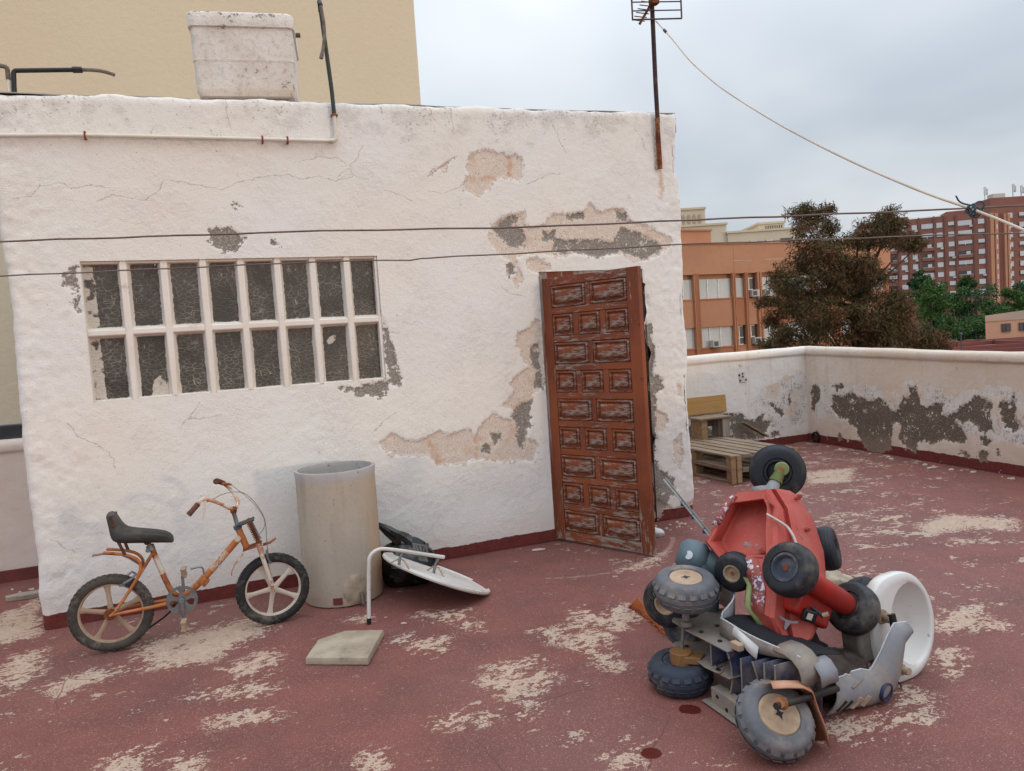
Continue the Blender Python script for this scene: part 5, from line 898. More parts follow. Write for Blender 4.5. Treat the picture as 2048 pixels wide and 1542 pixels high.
# ---- five-sided concrete slab
T5 = [(-1.162, 3.745), (-1.155, 3.979), (-1.028, 4.086), (-0.808, 4.06), (-0.827, 3.69)]
cx_ = sum(p[0] for p in T5)/5; cy_ = sum(p[1] for p in T5)/5
def slab_mb():
    n_ = 14; edge = []
    for i in range(5):
        a, b_ = T5[i], T5[(i+1) % 5]
        for k in range(n_): t = k/n_; j = 0.0022*(vnoise(np.array([i*9+k*0.9]), np.array([2.0]), 71)[0]); edge.append((a[0]+(b_[0]-a[0])*t+j, a[1]+(b_[1]-a[1])*t+j))
    N = len(edge); vs = []; lv = [(1.0, 0.0), (1.004, 0.010), (1.002, 0.026), (0.985, 0.035), (0.93, 0.0365), (0.5, 0.037)]
    for s_, z in lv: vs += [(cx_+(x-cx_)*s_, cy_+(y-cy_)*s_, z) for x, y in edge]
    fs = [(i*N+k, i*N+(k+1) % N, (i+1)*N+(k+1) % N, (i+1)*N+k) for i in range(len(lv)-1) for k in range(N)]+[tuple(range(N*(len(lv)-1), N*len(lv)))]
    return MB().add(vs, [tuple(reversed(f)) for f in fs])
single('paving_slab', slab_mb(), std('weathered_slab', '#b3a591', '#958672', 0.93, scale=7, dirt=(0.19, 0.17, 0.14), dthr=(0.56, 0.72), dscale=4, bump=0.5, bscale=120), (cx_, cy_, 0), 'five-sided grey concrete slab lying flat on the red floor', 'slab', smooth=50)

# ---- stacked pallets in the far corner
P0 = Vector((2.18, 7.43, 0)); PP = Vector((-0.36821, 0.92974, 0)); PQ = Vector((0.92974, 0.36821, 0))
def wood(name, c1, c2, dirv, dirt=None):
    g = G(name); ang = math.atan2(dirv.y, dirv.x); v = g.mapv(rot=(0, 0, -ang)); rv = g.math('MULTIPLY', g.rnd(), 20.0)
    cmb = g.t.nodes.new('ShaderNodeCombineXYZ'); g.put(cmb.inputs[0], rv); g.put(cmb.inputs[1], rv); add = g.t.nodes.new('ShaderNodeVectorMath'); add.operation = 'ADD'; g.put(add.inputs[0], v); g.put(add.inputs[1], cmb.outputs[0])
    gv = g.mapv(add.outputs[0], scale=(0.6, 9, 9)); n1 = g.noise(3.2, 4, 0.62, gv, 0.8); n2 = g.noise(16, 3, 0.7, gv)
    col = g.mix(g.step(n1, 0.35, 0.65), c1, c2); col = g.mix(g.math('MULTIPLY', g.step(n2, 0.5, 0.8), 0.45), col, tuple(x*0.45 for x in C4(c2)[:3]))
    col = g.mix(g.math('MULTIPLY', g.rnd(), 0.35), col, tuple(x*0.5 for x in C4(c2)[:3])); g.bump(g.math('MULTIPLY_ADD', n2, 0.7, n1), 0.4, 0.004); return g.done(col, 0.85, 0, 0.2)
M_pw = wood('weathered_pallet_wood', (0.36, 0.27, 0.19), (0.23, 0.17, 0.125), PP); M_pq = wood('pallet_wood_cross', (0.34, 0.25, 0.175), (0.22, 0.16, 0.12), PQ); M_pine = wood('fresh_pine_board', (0.58, 0.36, 0.14), (0.47, 0.26, 0.085), -PQ); M_pb = wood('pallet_block_wood', (0.42, 0.27, 0.15), (0.28, 0.17, 0.09), PQ)
def pbox(p, q, z, sp, sq, sz): return MB().box(P0+PP*p+PQ*q+ZV*z, (sp, sq, sz), PP, PQ, ZV)
def pallet(z, label, L=1.4, Wd=0.80, top=6):
    t = thing('pallet', P0+PP*0.7+PQ*0.4+ZV*z, label, 'pallet', 'stacked wooden pallets')
    for k in range(top):
        w_ = 0.098+0.012*(k % 2); part('plank', pbox(L/2+0.012*((k*7) % 3), 0.052+(Wd-0.104)*k/(top-1), z+0.135, L, w_, 0.018), M_pw, t, bevel=0.002)
    for k in range(3): part('bearer', pbox(0.055+(L-0.11)*k/2, Wd/2, z+0.115, 0.10, Wd, 0.018), M_pq, t, bevel=0.002)
    for i in range(3):
        part('bottom_board', pbox(L/2, 0.055+(Wd-0.11)*i/2, z+0.010, L, 0.095, 0.018), M_pw, t, bevel=0.002)
        for j in range(3): part('block', pbox(0.06+(L-0.13)*j/2, 0.055+(Wd-0.11)*i/2, z+0.062, 0.11, 0.095, 0.084), M_pb, t, bevel=0.003)
    return t
pallet(0.0, 'lower weathered pallet on the floor, beneath the other one'); pallet(0.146, 'upper weathered pallet with slatted top, resting on the lower one')
for q0, lab in ((0.03, 'pair of upright boards nailed at the near pallet corner'), (0.765, 'pair of upright boards at the far pallet corner, partly behind the black tyre')):
    t = thing('corner_boards', P0+PQ*q0-PP*0.02, lab, 'boards', 'boards on the pallet corners')
    for k in range(2): part('board', MB().box(P0+PQ*(q0+0.036*(k-0.5)*2)-PP*0.012+ZV*0.147, (0.018, 0.058, 0.292-0.008*k), PP, PQ, ZV), M_pw if False else M_greywood if False else M_pb, t, bevel=0.002)
# small wooden box frame and boards by the far wall
t = thing('wooden_frame', P0+PP*1.33+PQ*0.6+ZV*0.291, 'small grey wooden box frame standing on the pallets against the far wall', 'wooden frame')
FB = P0+PP*1.24+ZV*0.291
part('top_board', MB().box(FB+PQ*0.66+ZV*0.238, (0.26, 0.44, 0.02), PP, PQ, ZV), M_pq, t, bevel=0.002)
part('side_board', MB().box(FB+PQ*0.815+ZV*0.114, (0.22, 0.10, 0.226), PP, PQ, ZV), M_greywood, t, bevel=0.002)
part('side_board', MB().box(FB+PQ*0.505+ZV*0.114, (0.22, 0.08, 0.226), PP, PQ, ZV), M_pb, t, bevel=0.002)
part('back_board', MB().box(FB+PP*0.10+PQ*0.66+ZV*0.17, (0.016, 0.23, 0.11), PP, PQ, ZV), M_pq, t, bevel=0.002)
single('pine_board', MB().box(Vector((CORN[0], CORN[1], 0))+Vector((*FD, 0))*1.86+NV*0.028+ZV*0.640, (1.04, 0.02, 0.215), DV, NV, (ZV+NV*-0.06).normalized()), M_pine, Vector((CORN[0], CORN[1], 0))+Vector((*FD, 0))*1.86+NV*0.03+ZV*0.53, 'yellow pine board leaning on the far parapet above the pallets', 'board', bevel=0.002)
single('plank_offcut', MB().bar(Vector((2.90, 9.36, 0.372)), Vector((3.23, 9.46, 0.16)), 0.02, 0.10, NV), M_pq, (3.2, 9.45, 0.1), 'short plank slanting down beside the small wooden frame', 'board', bevel=0.002)
# perforated little plate on the far wall
mb = MB(); wc = lambda u_, z_, o_: Vector((CORN[0]+FD[0]*u_+NN[0]*o_, CORN[1]+FD[1]*u_+NN[1]*o_, z_))
pp_ = thing('wall_plate', wc(1.04, 0.94, 0.0), 'small pale wall plate with screw holes on the far parapet', 'wall plate')
part('plate', MB().box(wc(1.04, 0.945, 0.004), (0.10, 0.012, 0.14), DV, NV, ZV), std('pale_plaster_plate', (0.70, 0.68, 0.64), None, 0.8), pp_, bevel=0.002)
for a_, b_ in ((0.07, 0.97), (1.0-0.98, 0.95), (0.06, 0.90), (-0.03, 0.905), (0.02, 0.985)): part('hole', MB().lathe([(0, 0.0115), (0.014, 0.0112), (0.015, 0.009)], wc(1.04+a_-0.02, b_, 0.0), NV, 10), M_black, pp_)

# ---- trainer behind the door, scraps of rubble
def shoe(c, X, mat):
    Y_ = Vector((-X.y, X.x, 0)); st = [(-0.12, 0.030, 0.075), (-0.10, 0.036, 0.088), (-0.05, 0.036, 0.090), (0.0, 0.034, 0.078), (0.05, 0.042, 0.062), (0.09, 0.044, 0.050), (0.125, 0.036, 0.038), (0.14, 0.016, 0.024)]; P = []
    for x, w_, h in st:
        cc = c+X*x; P.append([cc+Y_*w_*0.95, cc+Y_*w_*1.04+ZV*0.018, cc+Y_*w_*0.85+ZV*h*0.65, cc+Y_*w_*0.4+ZV*h, cc-Y_*w_*0.4+ZV*h, cc-Y_*w_*0.85+ZV*h*0.65, cc-Y_*w_*1.04+ZV*0.018, cc-Y_*w_*0.95, cc+Y_*w_*0.95])
    P = [[c+X*-0.125+ZV*0.03]*9]+P+[[c+X*0.145+ZV*0.012]*9]
    return MB().grid(P)
SC = Vector((0.975, 5.74, 0.012)); SX = Vector((0.99, -0.12, 0)).normalized()
sh = thing('shoe', SC, 'white shoe whose toe pokes out from behind the door', 'shoe')
part('upper', shoe(SC, SX, None), std('white_canvas', (0.72, 0.71, 0.70), (0.62, 0.61, 0.60), 0.8), sh, 60, sub=1)
part('sole', MB().prism([(x, y) for x, y in ((-0.125, -0.03), (-0.06, -0.04), (0.05, -0.046), (0.11, -0.042), (0.145, -0.012), (0.145, 0.014), (0.11, 0.044), (0.05, 0.047), (-0.06, 0.04), (-0.125, 0.03))], 0.018, SC-ZV*0.012, SX, Vector((-SX.y, SX.x, 0))), std('grey_sole', '#a7a6a4', None, 0.8), sh, 20, bevel=0.003)
mb = MB(); mb.add([(p[0], p[1], z) for z in (0.0, 0.034) for p in ((-3.66, 5.13), (-3.50, 5.16), (-3.40, 5.24), (-3.44, 5.30), (-3.62, 5.22), (-3.69, 5.17))], [(5, 4, 3, 2, 1, 0), (6, 7, 8, 9, 10, 11)]+[(i, (i+1) % 6, 6+(i+1) % 6, 6+i) for i in range(6)])
single('broken_tile', mb, M_conc, (-3.55, 5.2, 0), 'long broken piece of grey tile beside the left wall corner', 'rubble', bevel=0.004)
rr_ = random.Random(5); grit = MB()
for k in range(70):
    if k < 34: x, y = -3.55+rr_.gauss(0, 0.12), 5.33+rr_.gauss(0, 0.06)
    elif k < 50: x, y = 1.35+rr_.gauss(0, 0.12), 6.0+rr_.gauss(0, 0.10)
    else: x, y = rr_.uniform(3.7, 4.9), 0; t = rr_.random(); x, y = CORN[0]+RD[0]*(0.5+2.8*t)-0.10-rr_.random()*0.10, CORN[1]+RD[1]*(0.5+2.8*t)
    s_ = rr_.uniform(0.006, 0.02)*(1.6 if k >= 50 else 1); a = rr_.random()*6; pts = [(x+math.cos(a+i*1.26)*s_*rr_.uniform(0.7, 1.3), y+math.sin(a+i*1.26)*s_*rr_.uniform(0.6, 1.2)) for i in range(5)]
    h_ = s_*rr_.uniform(0.2, 0.6); grit.add([(p[0], p[1], -0.002) for p in pts]+[(x+(p[0]-x)*0.7, y+(p[1]-y)*0.7, h_) for p in pts], [(5, 6, 7, 8, 9)]+[(i, (i+1) % 5, 5+(i+1) % 5, 5+i) for i in range(5)])
o = part('plaster_crumbs', grit, std('plaster_crumb', (0.60, 0.53, 0.46), (0.45, 0.37, 0.31), 0.95, scale=30), None, 0); tag(o, 'crumbs of fallen plaster scattered at the foot of the walls', 'rubble', kind='stuff')
single('twig', MB().tube([(-1.54, 4.50, 0.004), (-1.45, 4.485, 0.012), (-1.38, 4.46, 0.006), (-1.31, 4.447, 0.008)], 0.003, 6, smooth=1), M_hose, (-1.42, 4.47, 0), 'thin grey wire lying between the front wheel and the cement pipe', 'wire')
for (x, y, s_, a) in ((-0.72, 4.22, 0.016, 0.3), (0.62, 5.66, 0.05, 1.1), (0.12, 5.55, 0.05, 0.4), (4.30, 7.6, 0.06, 0.8)):
    mb = MB(); q = [(x+math.cos(a+t)*s_*k_, y+math.sin(a+t)*s_*0.5*k_) for t, k_ in ((0, 1.2), (1.1, 0.8), (2.2, 1.0), (3.1, 1.2), (4.2, 0.7), (5.3, 0.9))]
    mb.add([(p[0], p[1], 0.0) for p in q]+[(x+(p[0]-x)*0.9, y+(p[1]-y)*0.9, 0.007) for p in q], [(6, 7, 8, 9, 10, 11)]+[(i, (i+1) % 6, 6+(i+1) % 6, 6+i) for i in range(6)])
    single('paint_flake', mb, bpy.data.materials['plaster_crumb'], (x, y, 0), {0: '', -0.72: 'tiny white flake beside the foot of the bent table leg', 0.62: 'flat pale flake on the floor in front of the door', 0.12: 'pale flake lying along the skirting just left of the door', 4.30: 'larger pale flake at the foot of the patched parapet'}[x], 'flake', 'loose flakes on the floor')
# ================================================================== heap of broken ride-on toys and a wash basin
M_tyg = std('greyed_toy_tyre', '#6b6c70', '#54565c', 0.8, scale=7, dirt=(0.28, 0.235, 0.20), dthr=(0.46, 0.70), dscale=4, bump=0.3, bscale=50)
M_tyd = std('dusty_navy_tyre', '#3a4150', '#2a303c', 0.75, scale=7, dirt=(0.20, 0.17, 0.15), dthr=(0.44, 0.68), dscale=4, bump=0.3, bscale=50)
M_tyb = std('black_toy_tyre', '#1f242c', '#15181d', 0.5, scale=7, dirt=(0.15, 0.13, 0.11), dthr=(0.48, 0.74), dscale=4, bump=0.2, bscale=60)
M_hubc = std('sun_bleached_hub', '#c7ad93', '#a68c73', 0.75, scale=7, dirt=(0.30, 0.20, 0.13), dthr=(0.5, 0.72), dscale=5, bump=0.3)
M_greyp = std('faded_grey_plastic', '#8d8e93', '#77797f', 0.6, scale=4, dirt=(0.34, 0.28, 0.225), dthr=(0.44, 0.70), dscale=4, bump=0.15)
M_greyu = std('dusty_grey_plastic', '#85807c', '#6f6a67', 0.8, scale=4, dirt=(0.31, 0.25, 0.195), dthr=(0.40, 0.64), dscale=3.5, bump=0.2)
M_bluep = std('navy_plastic_inside', '#2b3560', '#1e2540', 0.6, scale=5, dirt=(0.20, 0.175, 0.16), dthr=(0.42, 0.72), dscale=3, bump=0.15)
g = G('faded_red_plastic'); n1 = g.noise(3.5, 3, 0.6); n2 = g.noise(26, 3, 0.68); n3 = g.noise(9, 4, 0.7, g.mapv(scale=(1, 2.5, 0.5), rot=(0.4, 0.7, 0.2)))
c_ = g.mix(g.step(n1, 0.35, 0.68), (0.42, 0.062, 0.046), (0.44, 0.105, 0.08)); c_ = g.mix(g.math('MULTIPLY', g.step(n2, 0.52, 0.75), 0.45), c_, (0.42, 0.17, 0.14)); c_ = g.mix(g.math('MULTIPLY', g.step(n3, 0.60, 0.66), 0.6), c_, (0.15, 0.035, 0.03)); c_ = g.mix(g.math('MULTIPLY', g.step(g.noise(60, 2, 0.6, g.mapv(scale=(3, 1, 0.4))), 0.68, 0.74), 0.5), c_, (0.55, 0.33, 0.28))
g.bump(g.math('MULTIPLY_ADD', n2, 0.4, n1), 0.25, 0.006); M_redp = g.done(c_, g.math('MULTIPLY_ADD', n2, 0.3, 0.38), 0, 0.4)
M_redd = std('red_plastic', '#b02a1f', '#8f2019', 0.45, scale=3, dirt=(0.20, 0.05, 0.04), dthr=(0.5, 0.8), dscale=3, bump=0.1)
M_greenp = std('lime_plastic', '#8c9660', '#747d50', 0.6, scale=6, dirt=(0.25, 0.23, 0.14), dthr=(0.55, 0.8))
M_pale = std('pale_chipped_edge', (0.60, 0.58, 0.58), (0.44, 0.44, 0.47), 0.7, scale=30, bump=0.3)
def ort(ax):
    ax = Vector(ax).normalized(); a = ZV if abs(ax.z) < 0.9 else Vector((1, 0, 0)); x = (a-ax*a.dot(ax)).normalized(); return ax, x, ax.cross(x)
def toy_wheel(parent, c, axis, r, w, tyre, hub, blocks=0, hub_r=0.5, dish=0.0, cross=False):
    """axis points out of the visible hub side"""
    c = Vector(c); ax, x, y = ort(axis); h = w/2; mb = MB(); hr = r*hub_r
    prof = [(hr*0.92, h*0.72), (hr*1.04, h*0.98), (r*0.80, h*1.0), (r*0.90, h*0.88), (r*0.965, h*0.58), (r*0.99, h*0.22), (r, 0.0), (r*0.99, -h*0.22), (r*0.965, -h*0.58), (r*0.90, -h*0.88), (r*0.80, -h), (hr*1.04, -h*0.98), (hr*0.92, -h*0.72)]
    wl = part('wheel', mb.lathe(prof, c, ax, 48), tyre, parent, 50)
    if blocks:
        mb = MB()
        for sgn in (-1, 1):
            for k in range(blocks):
                t = 2*math.pi*(k+(0.5 if sgn > 0 else 0))/blocks; rad = x*math.cos(t)+y*math.sin(t); tan = ax.cross(rad); dr_ = (rad*0.80+ax*sgn*0.60).normalized(); lt = tan.cross(dr_)
                q = c+rad*(r*0.944)+ax*(sgn*h*0.60); mb.box(q, (2*math.pi*r/blocks*0.74, w*0.38, r*0.024), tan, lt, dr_, taper=0.9)
        mb.lathe([(r*0.97, -h*0.20), (r*1.012, -h*0.15), (r*1.012, h*0.15), (r*0.97, h*0.20)], c, ax, 48); o = part('tread', mb, tyre, wl, 30, bevel=0.0015); tag(o, kind='stuff')
    else:
        mb = MB()
        for hh in (-0.55, -0.25, 0.25, 0.55): mb.lathe([(r*(1.0-0.1*hh*hh)-0.004, h*hh-0.003), (r*(1.0-0.1*hh*hh)+0.0012, h*hh), (r*(1.0-0.1*hh*hh)-0.004, h*hh+0.003)], c, ax, 48)
        o = part('tread', mb, tyre, wl, 30); tag(o, kind='stuff')
    for sgn in (1, -1):
        f = h*0.92*sgn; d_ = -dish*sgn
        part('hub', MB().lathe([(0, f*0.98+d_), (hr*0.22, f*1.02+d_), (hr*0.32, f*0.92+d_), (hr*0.66, f*0.90+d_), (hr*0.80, f*1.03), (hr*0.95, f*1.03), (hr*1.02, f*0.90)], c, ax*1.0, 32), hub, wl, 40)
    if cross:
        mb = MB(); q = c+ax*(h*0.945); mb.add([q+x*a+y*b for a, b in ((-0.024, 0), (-0.007, -0.007), (0, -0.018), (0.007, -0.007), (0.024, 0), (0.007, 0.007), (0, 0.018), (-0.007, 0.007))], [tuple(range(8))])
        part('axle_slot', mb, M_black, wl, 0)
    else: part('axle_nut', MB().tube([c+ax*(h*0.9-dish), c+ax*(h*0.99-dish)], hr*0.2, 12), M_rust, wl)
    return wl
# ---- grey ride-on quad lying on its side
QO = Vector((0.70, 3.30, 0)); QE = Vector((0.36, -0.933, 0)).normalized(); QT = Vector((0.933, 0.36, 0)).normalized()
def QP(s, t, z): return QO+QE*s+QT*t+ZV*z
quad = thing('toy_quad_bike', QP(0.2, 0.05, 0), 'grey plastic ride-on toy lying on its side, ribbed blue underside and chunky wheels showing', 'toy vehicle')
AX = Vector((0.03, -0.10, 1.0)).normalized(); WB = Vector((0.672, 3.245, 0.066)); WA = Vector((0.716, 3.25, 0.442))
toy_wheel(quad, WA, Vector((0.02, -0.16, 1)), 0.139, 0.125, M_tyg, M_hubc, 18, 0.53, cross=True)
toy_wheel(quad, WB, Vector((-0.03, -0.06, 1)), 0.140, 0.125, M_tyd, M_tyd, 18, 0.55)
toy_wheel(quad, (0.897, 2.685, 0.124), (0.16, -0.64, 0.75), 0.141, 0.115, M_tyg, M_hubc, 18, 0.56, cross=True)
part('axle', MB().tube([WB, WA], 0.0085, 10), M_steel, quad)
part('axle_collar', MB().tube([Vector((0.712, 3.25, 0.30)), Vector((0.714, 3.25, 0.385))], 0.015, 12).tube([Vector((0.711, 3.25, 0.275)), Vector((0.711, 3.25, 0.295))], 0.026, 12), M_greyu, quad)
poly = [(0.052*math.cos(R(22.5+45*k)), 0.052*math.sin(R(22.5+45*k))) for k in range(8)]
part('gearbox', MB().prism(poly, 0.055, Vector((0.675, 3.225, 0.118)), (1, 0, 0), (0, 1, 0)).prism([(-0.02, -0.045), (0.075, -0.03), (0.085, 0.03), (-0.02, 0.045)], 0.032, Vector((0.69, 3.215, 0.130)), (0.9, -0.43, 0), (0.43, 0.9, 0)), std('tan_gearbox', '#8f673f', '#74502e', 0.6, scale=6, dirt=(0.2, 0.13, 0.07)), quad, 20, bevel=0.004)
def plate(name, poly, z, th, mat, curl=0.0):
    mb = MB(); mb.prism(poly, th, QO+ZV*z, QE, QT) ; return part(name, mb, mat, quad, 20, bevel=0.002)
plate('side_plate', [(-0.085, 0.01), (-0.06, -0.012), (0.06, -0.02), (0.20, -0.012), (0.335, -0.005), (0.34, 0.10), (0.24, 0.18), (0.06, 0.27), (-0.06, 0.29), (-0.10, 0.20)], 0.262, -0.007, M_greyu)
plate('side_plate', [(-0.075, 0.0), (-0.04, -0.022), (0.08, -0.015), (0.20, -0.03), (0.345, -0.008), (0.345, 0.19), (-0.06, 0.19)], 0.152, -0.007, M_greyu)
plate('side_plate', [(0.235, -0.02), (0.60, -0.02), (0.62, 0.05), (0.60, 0.2), (0.22, 0.2)], 0.055, -0.007, M_greyu)
part('front_box', MB().box(QP(0.42, 0.0, 0.038), (0.37, 0.05, 0.075), QE, QT, ZV), M_greyu, quad, bevel=0.004)
part('box_flange', MB().box(QP(0.40, -0.025, 0.005), (0.40, 0.05, 0.006), QE, QT, ZV), M_greyu, quad, bevel=0.002)
part('boss', MB().lathe([(0.008, 0.002), (0.018, 0.004), (0.02, 0.0)], QP(0.40, -0.026, 0.04), -QT, 16), M_greyu, quad)
FW = [(-0.18, 0.297, 0.395), (-0.10, 0.30, 0.405), (-0.02, 0.275, 0.412), (0.07, 0.235, 0.41), (0.14, 0.185, 0.404), (0.177, 0.145, 0.396), (0.180, 0.115, 0.375), (0.172, 0.09, 0.352), (0.19, 0.076, 0.340)]
part('fender', MB().grid([[QP(s, t, 0.262), QP(s, t+0.003, (0.262+z)/2), QP(s, t+0.008, z)] for s, t, z in FW]), M_greyp, quad, 50, solid=0.005)
part('fender_edge', MB().tube([QP(s, t+0.008, z) for s, t, z in FW], 0.0042, 6, smooth=1), M_pale, quad)
SPN = [(0.19, 0.076, 0.338, 0.262), (0.26, 0.074, 0.336, 0.262), (0.33, 0.072, 0.332, 0.258), (0.42, 0.07, 0.333, 0.272), (0.52, 0.072, 0.338, 0.296), (0.60, 0.078, 0.340, 0.316), (0.66, 0.084, 0.340, 0.322)]
part('side_rail', MB().grid([[QP(s, t-0.004, b), QP(s, t-0.006, (a+b)/2), QP(s, t, a)] for s, t, a, b in SPN]), M_greyu, quad, 50, solid=0.006)
part('rail_edge', MB().tube([QP(s, t, a+0.002) for s, t, a, b in SPN], 0.0036, 6, smooth=1), M_pale, quad)
part('liner', MB().grid([[QP(s, t+0.006, a-0.006), QP(s, t+0.09, a-0.002+0.012*math.sin(i)), QP(s, t+0.2, a-0.03)] for i, (s, t, a, b) in enumerate(SPN)]), std('dark_fabric_liner', '#23252d', '#15161a', 0.85, scale=8), quad, 50, solid=0.003)
part('back_panel', MB().grid([[QP(s, 0.19, 0.03), QP(s, 0.20, 0.2), QP(s, 0.17, 0.31)] for s in (0.2, 0.32, 0.44, 0.56, 0.64)]), M_bluep, quad, 50, solid=0.005)
for s, z0, z1, cu in ((0.215, 0.155, 0.258, 0.0), (0.325, 0.056, 0.258, 0.02), (0.415, 0.056, 0.262, 0.0), (0.485, 0.056, 0.275, 0.025), (0.555, 0.056, 0.298, 0.0), (0.615, 0.10, 0.312, -0.012)):
    P = []
    for k in range(7):
        z = z0+(z1-z0)*k/6; b_ = cu*math.sin(math.pi*k/6); P.append([QP(s+b_*0.7, 0.000+abs(cu)*0.6*math.sin(math.pi*k/6), z), QP(s+b_*0.3, 0.10, z), QP(s, 0.19, z)])
    part('rib', MB().grid(P), M_bluep, quad, 50, solid=0.005); part('rib_edge', MB().tube([row[0] for row in P], 0.0036, 6), M_greyu, quad)
part('cross_web', MB().grid([[QP(s, 0.02, 0.20+0.02*math.sin(s*9)), QP(s, 0.19, 0.20)] for s in (0.46, 0.5, 0.54, 0.58, 0.62)]), M_greyu, quad, 50, solid=0.004)
AR = [(0.54, 0.334), (0.60, 0.340), (0.645, 0.334), (0.68, 0.312), (0.695, 0.275), (0.69, 0.235)]
part('front_arch', MB().grid([[QP(s, 0.055, z-0.004), QP(s, 0.09, z+0.012), QP(s, 0.15, z+0.016)] for s, z in AR]), M_greyu, quad, 50, solid=0.006)
AR2 = [(0.65, 0.325), (0.69, 0.318), (0.72, 0.29), (0.725, 0.25)]
part('front_arch', MB().grid([[QP(s, 0.12, z-0.008), QP(s, 0.15, z), QP(s, 0.20, z)] for s, z in AR2]), M_greyp, quad, 50, solid=0.006)
part('motor', MB().tube([QP(0.165, 0.07, 0.158), QP(0.165, 0.07, 0.248)], 0.030, 18).tube([QP(0.165, 0.07, 0.235), QP(0.165, 0.07, 0.252)], 0.034, 18), M_black, quad)
for P in ([QP(0.20, 0.05, 0.165), QP(0.25, -0.01, 0.14), QP(0.32, -0.03, 0.16), QP(0.34, -0.005, 0.22), QP(0.345, 0.03, 0.27)], [QP(0.21, 0.04, 0.17), QP(0.27, -0.02, 0.17), QP(0.33, -0.02, 0.20), QP(0.36, 0.02, 0.26)]): part('wire', MB().tube(P, 0.0022, 6, smooth=2), M_rust if P[0].x > QP(0.205, 0.045, 0).x else M_black, quad)
part('connector', MB().box(QP(0.355, 0.03, 0.285), (0.055, 0.03, 0.03), QE, QT, ZV), M_cream2, quad, bevel=0.004)
part('torn_tab', MB().grid([[QP(0.30+0.05*i, 0.062, 0.345-0.012*i), QP(0.305+0.05*i, 0.045, 0.315-0.02*i+0.008*(i % 2))] for i in range(4)]), std('white_torn_plastic', (0.66, 0.65, 0.63), None, 0.6), quad, 50, solid=0.003)
MG = [((0.872, 2.665, 0.262), 0.035), ((0.92, 2.68, 0.258), 0.05), ((0.985, 2.70, 0.244), 0.055), ((1.028, 2.715, 0.215), 0.05), ((1.046, 2.715, 0.15), 0.05), ((1.068, 2.70, 0.075), 0.05), ((1.078, 2.69, 0.012), 0.04)]
part('mudguard', MB().grid([[Vector(p)+Vector((0.1, -0.45, 0.1)).normalized()*w_, Vector(p)+Vector((0.012, 0, 0.014)), Vector(p)-Vector((0.1, -0.45, 0.1)).normalized()*w_*1.2] for p, w_ in MG]), std('faded_salmon_plastic', '#c09a80', '#b3714f', 0.6, scale=4, dirt=(0.35, 0.20, 0.12), dthr=(0.55, 0.8)), quad, 50, solid=0.005)
part('sticker', MB().grid([[Vector(p)+Vector((0.1, -0.45, 0.1)).normalized()*w_*0.55+Vector((0.0075, -0.002, 0.007)), Vector(p)+Vector((0.0160, -0.006, 0.012))-Vector((0.1, -0.45, 0.1)).normalized()*w_*0.0] for p, w_ in (MG[3], MG[4], MG[5])]), std('white_sticker', (0.72, 0.71, 0.69), None, 0.5), quad, 50)
part('steering_rod', MB().tube([(0.868, 2.575, 0.232), (1.02, 2.67, 0.208), (1.185, 2.80, 0.168)], 0.0125, 12), std('rusty_dark_tube', '#37302d', '#241f1e', 0.7, scale=14, dirt=(0.20, 0.07, 0.03), dthr=(0.56, 0.7)), quad)
part('rod_collar', MB().tube([(0.886, 2.584, 0.240), (0.902, 2.596, 0.226)], 0.020, 10), M_rust, quad)
# front cowl
SD = Vector((0.936, 0.352, 0)); SN = Vector((0.352, -0.936, 0)); SO = Vector((1.147, 2.884, 0.006))
def cowl(a, b, v, out=0.0): 
    h = a[0]+(b[0]-a[0])*v; z = a[1]+(b[1]-a[1])*v; return SO+SD*h+ZV*max(z, 0.0)+SN*(0.055*math.sin(math.pi*(0.12+0.76*v))+out-0.02)
part('front_cowl', MB().grid([[cowl(a, b, v) for v in np.linspace(0, 1, 9)] for a, b in zip(SHT, SHB)]), M_greyp, quad, 60, solid=0.006)
part('broken_edge', MB().tube([cowl(a, b, 0.0) for a, b in zip(SHT, SHB)], 0.0038, 6), M_pale, quad)
def cpt(h, z):  # point on the cowl surface
    best = None
    for i in range(len(SHT)-1):
        for f in np.linspace(0, 1, 6):
            a = [SHT[i][k]*(1-f)+SHT[i+1][k]*f for k in (0, 1)]; b = [SHB[i][k]*(1-f)+SHB[i+1][k]*f for k in (0, 1)]
            for v in np.linspace(0, 1, 15):
                q = (a[0]+(b[0]-a[0])*v-h)**2+(a[1]+(b[1]-a[1])*v-z)**2
                if best is None or q < best[0]: best = (q, a, b, v)
    return cowl(best[1], best[2], best[3], 0.0065)
for (h0, z0, h1, z1, m_, w_) in ((0.105, 0.065, 0.066, 0.018, M_black, 0.012), (0.138, 0.060, 0.103, 0.016, M_black, 0.012), (0.181, 0.056, 0.147, 0.014, M_hubc, 0.022), (0.226, 0.062, 0.196, 0.012, M_hubc, 0.024)):
    part('grille_slot', MB().bar(cpt(h0, z0), cpt(h1, z1), w_, 0.004, SN), m_, quad, bevel=0.0015)
hc = cpt(0.325, 0.045); lmp = part('lamp_socket', MB().lathe([(0.0, -0.03), (0.026, -0.03), (0.032, 0.004), (0.038, 0.006), (0.041, 0.0), (0.040, -0.01)], hc-SN*0.002, (SN+SD*0.25-ZV*0.1), 24), std('dark_lamp_cup', '#2c3252', '#20243c', 0.5), quad)
part('lens', MB().lathe([(0.0, -0.016), (0.02, -0.018), (0.028, -0.02)], hc, (SN+SD*0.25-ZV*0.1), 20), M_hubc, lmp)
part('crease', MB().bar(cpt(0.14, 0.105), cpt(0.205, 0.13), 0.005, 0.012, SN), M_greyu, quad, bevel=0.002)

